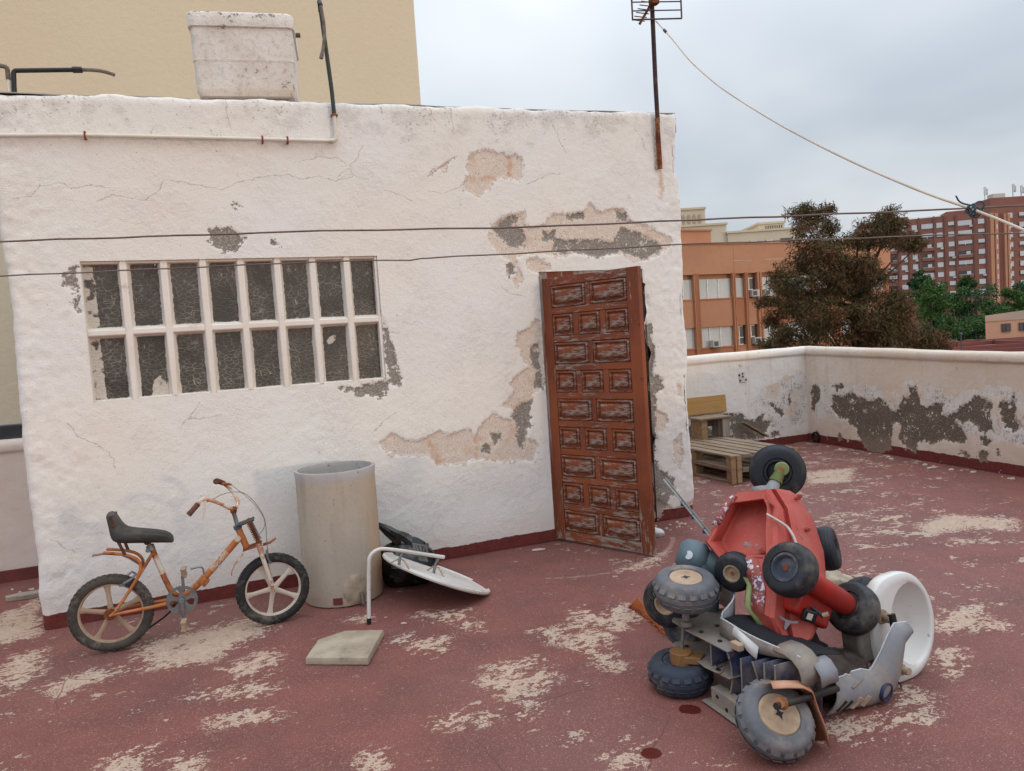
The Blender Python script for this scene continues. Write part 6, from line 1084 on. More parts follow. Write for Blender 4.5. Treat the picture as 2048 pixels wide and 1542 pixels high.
for s_, t_, z_ in ((0.02, 0.03, 0.263), (0.12, 0.02, 0.263), (0.24, 0.03, 0.263), (0.10, 0.12, 0.263), (0.0, 0.02, 0.153), (0.13, 0.0, 0.153), (0.26, 0.0, 0.153)): part('screw_hole', MB().lathe([(0, 0.003), (0.006, 0.003), (0.010, 0.004), (0.011, 0)], QP(s_, t_, z_), ZV, 10), M_black, quad)
for s_, z_ in ((0.28, 0.05), (0.34, 0.02), (0.48, 0.055), (0.54, 0.03)): part('screw_hole', MB().lathe([(0, 0.002), (0.005, 0.002), (0.008, 0.003), (0.009, 0)], QP(s_, -0.0255, z_), -QT, 10), M_black, quad)
# ---- red ride-on toy, upside down on the heap
redt = thing('toy_car', (1.12, 3.25, 0.26), 'red plastic ride-on toy upside down on top of the heap, one wheel in the air', 'toy vehicle')
def vlerp(a, b, t): return Vector(a)*(1-t)+Vector(b)*t
L_, R_, M_, G_ = ([Vector(p) for p in q] for q in (RBL, RBR, RBM, RBG))
back = Vector((0.06, 0.24, -0.06)); P = []
def rrow(L, Rr, Mm, Gg, dep, e):
    """closed cross-section: side face (with recess depth dep), ridge, underside, back"""
    inn = (Vector((0.55, 0.80, -0.25)).normalized())*dep
    return [L, L.lerp(Rr, 0.05), L.lerp(Rr, 0.075)+inn*0.12, L.lerp(Rr, 0.10)+inn*0.9, L.lerp(Rr, 0.14)+inn, L.lerp(Rr, 0.5)+inn*1.02, L.lerp(Rr, 0.82)+inn, L.lerp(Rr, 0.845)+inn*0.9, L.lerp(Rr, 0.865)+inn*0.1, L.lerp(Rr, 0.885), Rr.lerp(L, 0.03), Rr+Vector((-0.004, 0.0, 0)), Rr.lerp(Mm, 0.12)+Vector((0.0, -0.014, 0.006)), Rr.lerp(Mm, 0.50)+Vector((0, -0.006, 0.0)), Rr.lerp(Mm, 0.56)+Vector((0, 0.010, -0.010)), Rr.lerp(Mm, 0.68)+Vector((0, 0.010, -0.010)), Rr.lerp(Mm, 0.74)+Vector((0, -0.012, 0.008)), Mm+Vector((0, -0.010, 0.008)), Mm.lerp(Gg, 0.55)+Vector((0.012, -0.014, 0.016)), Mm.lerp(Gg, 0.88)+Vector((0.006, -0.010, 0.010)), Gg, Gg+back*0.5+Vector((0.02, 0, -0.02)), Gg+back*0.9, L+back*0.95, L+back*0.45+Vector((-0.01, 0, 0)), L]
seq = [(0, 0.0, 0.0), (0, 0.08, 0.0), (0, 0.42, 0.0), (0, 0.48, 0.01), (0, 0.54, 0.105), (0, 0.62, 0.115), (1, 0.0, 0.12), (1, 0.5, 0.12), (2, 0.0, 0.12), (2, 0.5, 0.11), (2, 0.74, 0.10), (2, 0.80, 0.09), (2, 0.86, 0.01), (2, 0.92, 0.0), (3, 0.0, 0.0), (3, 0.45, 0.0), (4, 0.0, 0.0), (4, 0.5, 0.0), (5, 0, 0.0), (5, 0.5, 0.0), (5, 0.9, 0.0)]
for i, f, dep in seq:
    j = min(i+1, 6); P.append(rrow(L_[i].lerp(L_[j], f), R_[i].lerp(R_[j], f), M_[i].lerp(M_[j], f), G_[i].lerp(G_[j], f), dep, 0))
def capc(row, sh): 
    c_ = sum(row[:-1], Vector())/(len(row)-1); return [[q.lerp(c_, 0.12)+sh for q in row], [q.lerp(c_, 0.6)+sh*1.4 for q in row], [c_+sh*1.5]*len(row)]
P = list(reversed(capc(P[0], Vector((0, 0.0, 0.012)))))+P+capc(P[-1], Vector((0.0, -0.004, -0.012)))
body = part('body_shell', MB().grid(P), M_redp, redt, 24, bevel=0.005)
# moulded details of the red body
part('lug', MB().box(M_[0].lerp(M_[1], 0.35).lerp(G_[0].lerp(G_[1], 0.35), 0.45)+Vector((0.02, -0.02, 0.03)), (0.02, 0.018, 0.03), (0.8, 0.3, -0.5), (-0.3, 0.9, 0.1), (0.5, -0.3, 0.8)), M_redp, redt, bevel=0.003)
part('lug', MB().box(M_[1].lerp(M_[2], 0.6).lerp(G_[1].lerp(G_[2], 0.6), 0.3)+Vector((0.012, -0.022, 0.018)), (0.02, 0.018, 0.02), (0.8, 0.3, -0.5), (-0.3, 0.9, 0.1), (0.5, -0.3, 0.8)), M_redp, redt, bevel=0.003)
part('bent_rod', MB().tube([(1.105, 3.285, 0.748), (1.16, 3.25, 0.712), (1.182, 3.235, 0.694), (1.198, 3.205, 0.648), (1.20, 3.18, 0.60)], 0.006, 10, smooth=1), std('pale_steel_rod', (0.62, 0.55, 0.50), (0.45, 0.36, 0.32), 0.5, scale=20), redt)
for k in range(2): q = vlerp(RBL[2], RBR[2], 0.52+0.16*k)+Vector((0.55, 0.80, -0.25)).normalized()*0.092+Vector((0.0, -0.006, -0.028-0.016*k)); part('label_sticker', MB().box(q, (0.032, 0.003, 0.018), (0.85, -0.25, -0.45), (0.5, 0.8, 0.2), (0.2, -0.1, 0.9)), std('grey_label', (0.55, 0.55, 0.56), None, 0.5), redt)
# flaking sticker on the lower side
g = G('flaking_sticker'); n_ = g.noise(22, 4, 0.7); n2 = g.noise(60, 2); m_ = g.step(n_, 0.50, 0.53); cc = g.mix(g.step(n2, 0.45, 0.55), (0.62, 0.55, 0.58), (0.16, 0.06, 0.10)); M_flake = g.done(g.mix(m_, (0.30, 0.07, 0.055), cc), 0.6)
sd_ = []
for i, f in ((2, 0.95), (3, 0.35), (3, 0.75), (4, 0.2), (4, 0.6), (5, 0.05)):
    a, b = L_[i].lerp(L_[i+1], f), R_[i].lerp(R_[i+1], f); o_ = Vector((-0.75, -0.62, 0.2)).normalized()*0.005; sd_.append([a.lerp(b, 0.15)+o_, a.lerp(b, 0.5)+o_*1.5, a.lerp(b, 0.72)+o_])
part('faded_sticker', MB().grid(sd_), M_flake, redt, 60, solid=0.003)
up_ = []
for i, f in ((0, 0.05), (0, 0.5), (0, 0.95), (1, 0.4)):
    a = L_[i].lerp(L_[i+1], f); up_.append([a+Vector((-0.030, -0.020, 0.012)), a+Vector((-0.012, -0.022, 0.006)), a+Vector((0.006, -0.014, 0.0))])
part('faded_sticker', MB().grid(up_), M_flake, redt, 60, solid=0.003)
part('trim_strip', MB().grid([[L_[i].lerp(L_[i+1], f)+Vector((-0.014, 0.0, 0.0)), L_[i].lerp(L_[i+1], f)+Vector((-0.002, -0.008, 0)), L_[i].lerp(L_[i+1], f)+Vector((0.010, -0.004, 0.0))] for i, f in ((3, 0.85), (4, 0.2), (4, 0.6), (5, 0.0), (5, 0.4), (5, 0.8))]), M_greenp, redt, 60, solid=0.012)
AXV = Vector((0.74, 0.36, -0.57)).normalized(); WL = Vector((1.080, 2.955, 0.598)); WR = Vector((1.405, 3.125, 0.352))
AXV = (WR-WL).normalized()
part('axle_housing', MB().tube([WL+AXV*0.05, WL+AXV*0.09, WR-AXV*0.12, WR-AXV*0.05], [0.036, 0.05, 0.050, 0.046], 20), M_redd, redt)
part('housing_block', MB().box(WL.lerp(WR, 0.52)+Vector((-0.075, 0.02, -0.07)), (0.22, 0.12, 0.11), AXV, Vector((0.4, -0.85, 0.1)).normalized(), AXV.cross(Vector((0.4, -0.85, 0.1)).normalized())), M_redd, redt, bevel=0.015)
part('housing_collar', MB().tube([WL+AXV*0.045, WL+AXV*0.085], 0.058, 20), M_greyu, redt)
toy_wheel(redt, WL, -AXV+Vector((-0.12, -0.25, 0)), 0.111, 0.10, M_tyb, M_tyd, 0, 0.56, 0.012)
toy_wheel(redt, WR, AXV, 0.112, 0.10, M_tyb, M_tyb, 0, 0.52, 0.012)
q = vlerp(RBR[5], RBM[5], 0.5).lerp(vlerp(RBR[4], RBM[4], 0.5), 0.02); fn = Vector((-0.10, -0.97, -0.05)).normalized(); fx = (Vector((0.93, 0.0, -0.36))-fn*Vector((0.93, 0.0, -0.36)).dot(fn)).normalized(); fy = fn.cross(fx); fy = fy if fy.z > 0 else -fy
emb = MB(); q2 = Vector((1.062, 2.967, 0.372))
part('emblem', emb.prism([(-0.040, 0.022), (-0.012, 0.014), (0.012, 0.014), (0.040, 0.022), (0.034, 0.012), (0.011, 0.006), (0.004, -0.026), (-0.004, -0.026), (-0.011, 0.006), (-0.034, 0.012)], 0.004, q2, fx, fy), std('grey_emblem', (0.33, 0.32, 0.34), None, 0.4), redt, 20)
sk_ = part('socket', MB().box(Vector((1.152, 2.962, 0.398)), (0.058, 0.02, 0.052), fx, fn, fy), M_black, redt, bevel=0.006)
part('socket_label', MB().box(Vector((1.149, 2.950, 0.400)), (0.022, 0.003, 0.026), fx, fn, fy), std('cream_label', (0.62, 0.58, 0.50), None, 0.6), sk_)
part('switch_lever', MB().tube([(1.165, 2.975, 0.432), (1.188, 2.955, 0.412), (1.203, 2.945, 0.398)], [0.008, 0.007, 0.009], 10), M_black, redt)
part('lever_tip', MB().tube([(1.20, 2.948, 0.402), (1.222, 2.94, 0.410)], 0.010, 10), M_cream2, redt)
# fork and the wheel on top
HBt = Vector((1.281, 3.62, 0.869)); fx0 = Vector((1.268, 3.545, 0.885)); fx1 = Vector((1.205, 3.50, 0.805))
toy_wheel(redt, HBt, (-0.30, -0.94, 0.12), 0.134, 0.095, M_tyb, M_tyb, 0, 0.5, 0.02)
mb = MB(); prof = []
dv_ = (fx1-fx0); Lf = dv_.length
for k in range(9): prof += [(0.019+0.002*k*0.6, Lf*(k/9)*0.62), (0.0235+0.002*k*0.6, Lf*((k+0.5)/9)*0.62)]
part('fork_boot', MB().lathe(prof, fx0, dv_, 20).lathe([(0.0, -0.012), (0.018, -0.014), (0.033, -0.008), (0.035, 0.0), (0.030, 0.010), (0.0, 0.012)], fx0+Vector((0.006, -0.004, 0.012)), (-0.3, -0.94, 0.12), 20), M_greenp, redt)
part('fork_bolt', MB().lathe([(0, 0.018), (0.012, 0.017), (0.013, 0.0)], fx0+Vector((0.006, -0.004, 0.012)), (-0.3, -0.94, 0.12), 12), M_rust, redt)
part('fork_base', MB().tube([fx0.lerp(fx1, 0.58), fx1, fx1+Vector((-0.04, -0.02, -0.045))], [0.026, 0.034, 0.05], 14), M_greyp, redt)
part('fork_flange', MB().grid([[Vector((1.10, 3.47, 0.835)), Vector((1.12, 3.46, 0.79))], [Vector((1.15, 3.475, 0.838)), Vector((1.16, 3.46, 0.79))], [Vector((1.185, 3.48, 0.835)), Vector((1.20, 3.465, 0.79))]]), M_greyp, redt, 50, solid=0.005)
part('torn_hub_cap', MB().add([HBt+Vector((-0.3, -0.94, 0.12)).normalized()*0.051+Vector((a, 0, b)) for a, b in ((0.0, 0.02), (0.03, 0.028), (0.036, -0.005), (0.024, -0.012), (0.02, -0.035), (0.008, -0.022), (-0.02, -0.03), (-0.012, -0.01))], [tuple(range(8))]), M_pale, redt, 0)

# ---- further wheels of the two toys
toy_wheel(redt, (0.945, 3.27, 0.500), (-0.62, -0.78, 0.02), 0.088, 0.085, M_tyb, M_cream2, 0, 0.46, 0.01)['label'] = 'small black wheel with a cream hub'
toy_wheel(redt, (1.462, 3.50, 0.505), (0.85, -0.45, 0.2), 0.105, 0.09, M_tyb, M_tyb, 0, 0.5, 0.01)
toy_wheel(quad, (0.672, 3.45, 0.315), (-0.55, -0.83, 0.05), 0.118, 0.09, M_tyb, M_hubc, 0, 0.45, 0.01)
toy_wheel(quad, (0.735, 3.44, 0.20), (-0.75, -0.65, 0.0), 0.105, 0.08, M_tyd, M_bluep, 0, 0.45, 0.01)
# ---- grey hand motor / lamp housing
mt = thing('motor_housing', (0.86, 3.50, 0.36), 'blue grey plastic motor housing with oval label, left of the red toy', 'motor housing')
mx = Vector((0.80, -0.25, -0.30)).normalized(); mc = Vector((0.835, 3.50, 0.495))
M_mot = std('blue_grey_housing', '#5f7078', '#4b5a62', 0.5, scale=6, dirt=(0.22, 0.20, 0.18), dthr=(0.55, 0.8))
part('housing', MB().lathe([(0.0, -0.10), (0.05, -0.096), (0.078, -0.07), (0.086, -0.015), (0.080, 0.022), (0.060, 0.042), (0.066, 0.058), (0.064, 0.11), (0.04, 0.125), (0.0, 0.125)], mc, mx, 26), M_mot, mt, 50)
part('outlet', MB().tube([mc+Vector((0.01, -0.02, -0.03)), mc+Vector((0.03, -0.05, -0.10)), mc+Vector((0.05, -0.06, -0.15))], [0.064, 0.048, 0.052], 18, smooth=1), M_mot, mt)
part('oval_label', MB().lathe([(0, 0.003), (0.02, 0.002), (0.021, 0.0)], mc+Vector((-0.055, -0.062, 0.042)), (-0.5, -0.75, 0.45), 18), std('pale_label', (0.58, 0.62, 0.66), None, 0.5), mt)
part('stand_leg', MB().tube([mc+Vector((0.05, -0.06, -0.15)), Vector((0.87, 3.45, 0.0))], 0.03, 12), M_mot, mt)
# ---- metal rail sticking out of the heap
rl_ = thing('metal_rail', (0.93, 3.40, 0.55), 'thin grey metal rail sticking up out of the heap toward the door', 'rail')
ra, rb = Vector((0.775, 3.90, 0.812)), Vector((0.902, 3.474, 0.601))
part('channel', MB().bar(ra, rb, 0.015, 0.004).bar(ra+Vector((0.006, 0, 0.006)), rb+Vector((0.006, 0, 0.006)), 0.003, 0.012), std('zinc_rail', '#9c9c98', '#83837f', 0.5, metal=0.2), rl_, 20)
for t_ in (0.4, 0.62, 0.85): part('fixing', MB().lathe([(0, 0.012), (0.007, 0.012), (0.008, -0.014), (0, -0.014)], ra.lerp(rb, t_)+Vector((0, 0, -0.01)), ZV, 10), std('blue_fixing', '#2e4a86', None, 0.5) if 'blue_fixing' not in bpy.data.materials else bpy.data.materials['blue_fixing'], rl_)
# ---- wash basin on edge
bs = thing('wash_basin', (1.66, 3.2, 0), 'white ceramic wash basin standing on its edge behind the toys', 'wash basin')
BH = Vector((0.893, 0.45, 0)).normalized(); BNn = Vector((0.45, -0.893, 0.10)).normalized(); BV = BNn.cross(BH); BV = BV if BV.z > 0 else -BV
BC = Vector((1.662, 3.19, 0.232))
def sup(a, rx, ry, sq):
    c_, s_ = math.cos(a), math.sin(a); k_ = sq if c_ < 0 else 2.0; e_ = 2.0/k_
    return rx*math.copysign(abs(c_)**e_, c_), ry*math.copysign(abs(s_)**(2.0/(2.0 if c_ > 0 else 2.6)), s_)
rings = [(0.30, 0.42, 0.0, -0.20), (0.50, 0.55, 0.0, -0.19), (0.72, 0.74, 0.0, -0.12), (0.93, 0.94, 0.0, -0.06), (0.99, 0.99, 0, -0.05), (1.0, 1.0, 0, -0.02), (0.992, 0.992, 0, -0.006), (0.97, 0.972, 0, 0.0), (0.80, 0.83, 0.02, 0.001), (0.765, 0.795, 0.022, -0.003), (0.745, 0.775, 0.024, -0.02), (0.61, 0.64, 0.026, -0.10), (0.45, 0.47, 0.02, -0.14), (0.12, 0.12, 0.01, -0.15), (0.0, 0.0, 0.01, -0.151)]
P = []
for sx, sy, ox, o_ in rings:
    row = []
    for k in range(57):
        a = 2*math.pi*k/56; h_, v_ = sup(a, 0.205, 0.235, 3.4); inner = sx < 0.8 and o_ > -0.16 and ox
        if inner: h_, v_ = 0.172*math.cos(a)+0.03, 0.225*math.sin(a)
        row.append(BC+BH*(h_*sx+ox)+BV*(v_*sy)+BNn*o_)
    P.append(row)
g = G('glazed_ceramic'); cc = g.mix(g.step(g.noise(4, 3, 0.6), 0.5, 0.75), (0.72, 0.705, 0.67), (0.62, 0.595, 0.545)); cc = g.mix(g.math('MULTIPLY', g.step(g.noise(25, 4, 0.75), 0.66, 0.70), 0.6), cc, (0.24, 0.20, 0.16)); M_cer = g.done(cc, 0.3, 0, 0.45)
part('bowl', MB().grid(P), M_cer, bs, 60)
part('pedestal_block', MB().box(BC-BH*0.20+BV*-0.02-BNn*0.07, (0.14, 0.10, 0.19), BH, BNn, BV), std('stained_ceramic_back', '#8a8378', '#5d564d', 0.8, scale=7, bump=0.4), bs, bevel=0.015)
part('drain', MB().lathe([(0, 0.004), (0.018, 0.004), (0.02, 0)], BC+BH*0.01-BNn*0.150, BNn, 16), M_steel, bs)
for hh, vv, sc in ((-0.145, 0.075, 1.0), (-0.062, -0.175, 0.8)):
    q = BC+BH*hh+BV*vv; tp_ = part('tap', MB().lathe([(0, 0.05*sc), (0.020*sc, 0.05*sc), (0.022*sc, 0.028*sc), (0.012*sc, 0.022*sc), (0.014*sc, 0.012*sc), (0.030*sc, 0.010*sc), (0.032*sc, 0.0)], q, BNn, 20), M_cream2, bs)
    if sc == 1.0: part('spout', MB().tube([q+BNn*0.05+BV*0.02, q+BNn*0.055-BV*0.01, q+BNn*0.06-BV*0.075, q+BNn*0.055-BV*0.09], [0.017, 0.016, 0.012, 0.011], 12), std('dark_tap_metal', '#4a4642', '#322f2c', 0.45, metal=0.6), tp_)
part('hook_wire', MB().tube([BC-BV*0.20-BH*0.12+BNn*0.02, BC-BV*0.22-BH*0.115+BNn*0.03, BC-BV*0.235-BH*0.115+BNn*0.03], 0.003, 6), M_black, bs)
# ---- soft things between the toys
single('leather_jacket', crumple((1.27, 3.06, 0.10), (0.17, 0.12, 0.12), 12, 0.22), std('dark_brown_leather', '#3c2d22', '#241b15', 0.5, scale=6, dirt=(0.17, 0.11, 0.055), dthr=(0.5, 0.72), dscale=3, bump=0.5, bscale=25, bdist=0.01), (1.27, 3.06, 0), 'crumpled dark brown leather bundle between the red toy and the basin', 'bundle', smooth=40)
single('black_cloth', crumple((1.10, 3.18, 0.15), (0.22, 0.22, 0.16), 22, 0.2), std('black_cloth', '#1d1c1e', '#121214', 0.9, scale=8, bump=0.5, bscale=30), (1.10, 3.18, 0), 'black cloth stuffed under the red toy in the heap', 'cloth', smooth=40)
single('torn_sack', crumple((1.78, 4.25, 0.04), (0.19, 0.15, 0.10), 31, 0.3), std('pale_torn_sack', '#b7aa95', '#8f8271', 0.9, scale=5, dirt=(0.15, 0.13, 0.11), dthr=(0.58, 0.68), bump=0.5), (1.78, 4.25, 0), 'pale torn sack on the floor behind the red toy', 'sack', smooth=40)
single('dark_cushion', crumple((1.75, 3.75, 0.12), (0.14, 0.12, 0.15), 44, 0.12), M_tyb, (1.75, 3.75, 0), 'dark rounded scrap of tyre showing just above the basin', 'scrap', smooth=50)
for k in range(1):
    mb = MB(); P = []
    for i in range(19):
        t = i/18; P.append([(0.585+0.10*t+0.02*j, 4.20-0.34*t-0.10*j*0.6+0.05*math.sin(3*t), 0.012+0.010*(i % 2)+0.05*j*(1-t)) for j in (0, 1, 2)])
    single('ribbed_scrap', mb.grid(P), std('orange_ribbed_plastic', '#b5622f', '#94491f', 0.6, scale=8, dirt=(0.25, 0.12, 0.06)), (0.7, 4.15, 0), 'ribbed orange plastic scrap lying left of the toy heap', 'scrap', solid=0.006, smooth=20)
single('torn_paper', MB().grid([[(0.86+0.04*i, 4.05-0.03*j+0.01*i, 0.01+0.015*((i*j) % 2)+0.01*j) for j in range(3)] for i in range(4)]), std('white_paper', (0.68, 0.66, 0.62), None, 0.8), (0.9, 4.02, 0), 'scrap of white paper behind the grey toy wheels', 'paper', solid=0.002)
# ================================================================== the town beyond the parapet
def brick(name, c1, c2, sc=1.0, warm=None):
    g = G(name); n1 = g.noise(0.25*sc, 3, 0.6); n2 = g.noise(3*sc, 3, 0.65); col = g.mix(g.step(n1, 0.35, 0.7), c1, c2); col = g.mix(g.math('MULTIPLY', g.step(n2, 0.5, 0.8), 0.3), col, tuple(x*0.7 for x in c2)); return g.done(col, 0.9, 0, 0.2)
M_or = brick('orange_brick', (0.50, 0.255, 0.15), (0.45, 0.22, 0.13)); M_or2 = brick('orange_pilaster', (0.46, 0.205, 0.11), (0.42, 0.18, 0.095)); M_or3 = brick('rust_spandrel', (0.43, 0.185, 0.10), (0.39, 0.16, 0.085))
M_blind = std('pale_window_blind', (0.60, 0.60, 0.58), (0.52, 0.52, 0.50), 0.6, scale=0.6, bump=0); M_wfr = std('white_window_frame', (0.78, 0.77, 0.74), None, 0.5, bump=0); M_wdk = std('dark_window_glass', (0.035, 0.035, 0.04), (0.06, 0.06, 0.065), 0.2, scale=0.5, bump=0, spec=0.6)
M_ac = std('aged_white_metal', (0.55, 0.53, 0.49), (0.42, 0.40, 0.37), 0.6, scale=3, bump=0); M_acd = std('vent_dark', (0.12, 0.115, 0.11), None, 0.8, bump=0)
OP = Vector((14.62, 50.0, 0))
def OB(u, z, o=0.0): return OP+DV*u+NV*o+ZV*z
school = thing('school_building', OB(2, -4.5), 'orange brick building with brick pilasters and pale blinds, just right of the white wall', 'building')
def obox(mb, u0, u1, z0, z1, o0, o1): return mb.box(OB((u0+u1)/2, (z0+z1)/2, (o0+o1)/2), (u1-u0, o1-o0, z1-z0), DV, NV, ZV)
part('wall', obox(MB(), -14, 15.25, -4.5, 7.0, -12, -0.30), M_or, school, 0)
part('parapet_band', obox(MB(), -14.02, 15.27, 5.15, 7.12, -11.9, 0.0), M_or, school, 0); part('coping', obox(MB(), -14.05, 15.3, 7.12, 7.20, -12, 0.05), M_or2, school, 0)
part('roof_block', obox(MB(), -12, -0.05, 7.2, 8.15, -9, -1.0), M_or, school, 0); part('roof_block_coping', obox(MB(), -12.05, 0.02, 8.15, 8.27, -9, -0.93), M_or2, school, 0)
part('render_crack', MB().box(OB(0.94, 6.0, 0.004), (0.03, 0.01, 2.0), DV, NV, ZV), M_or3, school, 0)
part('pale_streak', obox(MB(), 0.9, 2.4, 5.99, 6.02, 0.0, 0.01), M_ac, school, 0); part('pale_streak', obox(MB(), 3.6, 6.4, 6.02, 6.06, 0.0, 0.012), M_ac, school, 0)
PIL = [(-2.42, -2.03), (0.73, 0.94), (1.78, 1.97), (2.79, 3.14), (4.62, 4.95)]; WCOL = [(-1.95, 0.70, 3, 'blind'), (1.04, 1.76, 1, 'mix'), (2.05, 2.75, 1, 'mix'), (3.22, 4.58, 2, 'blind')]
def owin(u0, u1, z0, z1, n_, kind, ac):
    w = part('window', obox(MB(), u0, u1, z0, z1, -0.29, -0.20), M_wdk if kind == 'dark' else M_blind, school, 0)
    for k in range(1, n_): uc_ = u0+(u1-u0)*(k/n_-0.04); part('frame_bar', obox(MB(), uc_-0.045, uc_+0.045, z0, z1, -0.21, -0.15), M_wfr, w, 0)
    if kind == 'dark':
        for zz_ in (z0+0.03, z0+(z1-z0)*0.38, z1-0.04): part('frame_bar', obox(MB(), u0, u0+(u1-u0)*0.75, zz_-0.03, zz_+0.03, -0.21, -0.16), M_wfr, w, 0)
        part('frame_bar', obox(MB(), u0+(u1-u0)*0.22, u0+(u1-u0)*0.32, z0, z1, -0.20, -0.14), M_wfr, w, 0)
    part('sill', obox(MB(), u0-0.03, u1+0.03, z0-0.08, z0, -0.29, -0.02), M_or2, w, 0)
    if ac:
        a = ac; c_ = part('air_conditioner', obox(MB(), a, a+0.62, z0-0.02, z0+0.44, -0.12, 0.28), M_ac, school, 0); part('fan_grille', obox(MB(), a+0.07, a+0.40, z0+0.06, z0+0.36, 0.28, 0.295), M_acd, c_, 0); part('bracket', obox(MB(), a+0.05, a+0.55, z0-0.10, z0-0.02, -0.02, 0.24), M_acd, c_, 0)
for k in (-1, 0, 1, 2):
    for a, b in PIL:
        a_, b_ = a+6.97*k, b+6.97*k
        if b_ < 15: part('pilaster', obox(MB(), a_, a_+(b_-a_)*0.46, -4.5, 5.20, -0.3, 0.10), M_or2, school, 0); part('pilaster', obox(MB(), a_+(b_-a_)*0.60, b_, -4.5, 5.20, -0.3, 0.12), M_or2, school, 0)
    for r_, (z0, z1) in enumerate(((3.54, 4.84), (0.30, 1.62))):
        for i, (a, b, n_, kd) in enumerate(WCOL):
            a_, b_ = a+6.97*k, b+6.97*k
            if b_ > 15: continue
            kind = 'blind' if kd == 'blind' or (r_ == 0 and i == 1) else 'dark'
            ac = {(0, 0, 2): 2.15, (0, 0, 3): 3.24, (0, 1, 0): -1.25, (0, 1, 2): 2.2, (1, 1, 0): 6.4, (1, 0, 1): 8.1}.get((k, r_, i))
            owin(a_, b_, z0, z1, n_, kind, ac)
            part('spandrel', obox(MB(), a_-0.02, b_+0.02, z0-1.90, z0-0.06, -0.29, -0.06), M_or3 if (k+i+r_) % 2 else M_or, school, 0)
# ---- cream buildings beyond it
M_crm = std('cream_render', (0.60, 0.515, 0.385), (0.56, 0.475, 0.35), 0.9, scale=0.2, bump=0)
cr = thing('cream_building', (40, 130, -4.5), 'pale cream building with an arcaded roof turret, above the orange roof', 'building')
for nm, x0, x1, z1, y0 in (('turret', 26, 35.7, 22.4, 131), ('wall', 30, 39.2, 19.4, 130.5), ('wall', 39.2, 52, 17.75, 130), ('penthouse', 45.3, 49.9, 19.2, 132)): part(nm, MB().box(((x0+x1)/2, y0+5, (z1-4.5)/2), (x1-x0, 10, z1+4.5)), M_crm, cr, 0); part('cornice', MB().box(((x0+x1)/2, y0+5, z1+0.15), (x1-x0+0.4, 10.4, 0.35)), M_crm, cr, 0)
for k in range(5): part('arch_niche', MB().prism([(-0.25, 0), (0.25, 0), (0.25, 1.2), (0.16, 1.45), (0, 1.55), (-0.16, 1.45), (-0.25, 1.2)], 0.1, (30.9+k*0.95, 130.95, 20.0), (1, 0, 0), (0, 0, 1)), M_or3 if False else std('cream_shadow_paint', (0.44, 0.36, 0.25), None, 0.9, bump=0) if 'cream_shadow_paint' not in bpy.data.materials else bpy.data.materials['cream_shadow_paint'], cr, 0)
for k in range(8): part('louvre', MB().box((46.6+k*0.4, 131.97, 18.4), (0.16, 0.1, 0.9)), M_acd, cr, 0)
for x0 in (39.9, 42.9, 45.7): w = part('window', MB().box((x0+0.75, 129.97, 15.4), (1.5, 0.12, 1.6)), M_wdk, cr, 0); part('blind', MB().box((x0+0.75, 129.88, 15.9), (1.3, 0.1, 0.55)), M_wfr, w, 0)
part('balcony', MB().box((49.3, 129.97, 15.3), (2.0, 0.12, 2.0)), M_acd, cr, 0)
# ---- red brick apartment blocks
M_br = brick('red_brown_brick', (0.255, 0.118, 0.09), (0.225, 0.102, 0.08)); M_brp = brick('brick_rib', (0.225, 0.098, 0.078), (0.20, 0.088, 0.07)); M_br_lit = brick('sunlit_end_brick', (0.44, 0.225, 0.14), (0.40, 0.20, 0.125)); M_br_shade = brick('shaded_end_brick', (0.19, 0.072, 0.056), (0.17, 0.064, 0.05))  # last two: sun and shade on the end strips, painted as brick tones
M_shut = std('white_roller_shutter', (0.58, 0.59, 0.61), (0.50, 0.51, 0.53), 0.6, scale=0.1, bump=0)
AD = Vector((0.958, -0.287, 0)); AN = Vector((-0.287, -0.958, 0)); AO = Vector((144.0, 222.0, 0))
def AP(u, z, o=0.0): return AO-AD*u+AN*o+ZV*z
def abox(u0, u1, z0, z1, o0, o1): return MB().box(AP((u0+u1)/2, (z0+z1)/2, (o0+o1)/2), (u1-u0, o1-o0, z1-z0), AD, AN, ZV)
apt = thing('brick_apartment_block', AP(15, -4.5), 'tall red brick apartment block with rows of white shutters and end strips in a sunlit orange tone', 'building')
part('wall', abox(0, 34, -4.5, 30.5, -14, 0), M_br, apt, 0)
for u0, u1, z1, nm in ((0.6, 4.5, 32.2, 'roof_house'), (4.6, 10, 31.9, 'roof_house'), (20.5, 25, 31.6, 'roof_house')): part(nm, abox(u0, u1, 30.5, z1, -9, -2), M_br, apt, 0)
part('chimney', abox(3.2, 3.8, 32.2, 33.2, -6, -5), M_brp, apt, 0)
part('roof_rail', abox(10.5, 20, 31.0, 31.06, -3, -2.9), M_ac, apt, 0)
ACOL = [(0.6, 2.3, 1), (3.9, 7.6, 2), (8.6, 10.2, 1), (11.7, 13.3, 1), (14.3, 17.4, 2), (18.6, 20.0, 1), (21.5, 23.1, 1), (24.4, 27.0, 2), (28.0, 29.4, 1), (30.6, 32.4, 1)]
for u in (0.02, 3.2, 7.95, 10.9, 13.8, 17.9, 20.7, 23.7, 27.4, 30.0, 33.4): part('rib', abox(u, u+0.35, -4.5, 30.7, 0, 0.3), M_brp, apt, 0)
rs = random.Random(3)
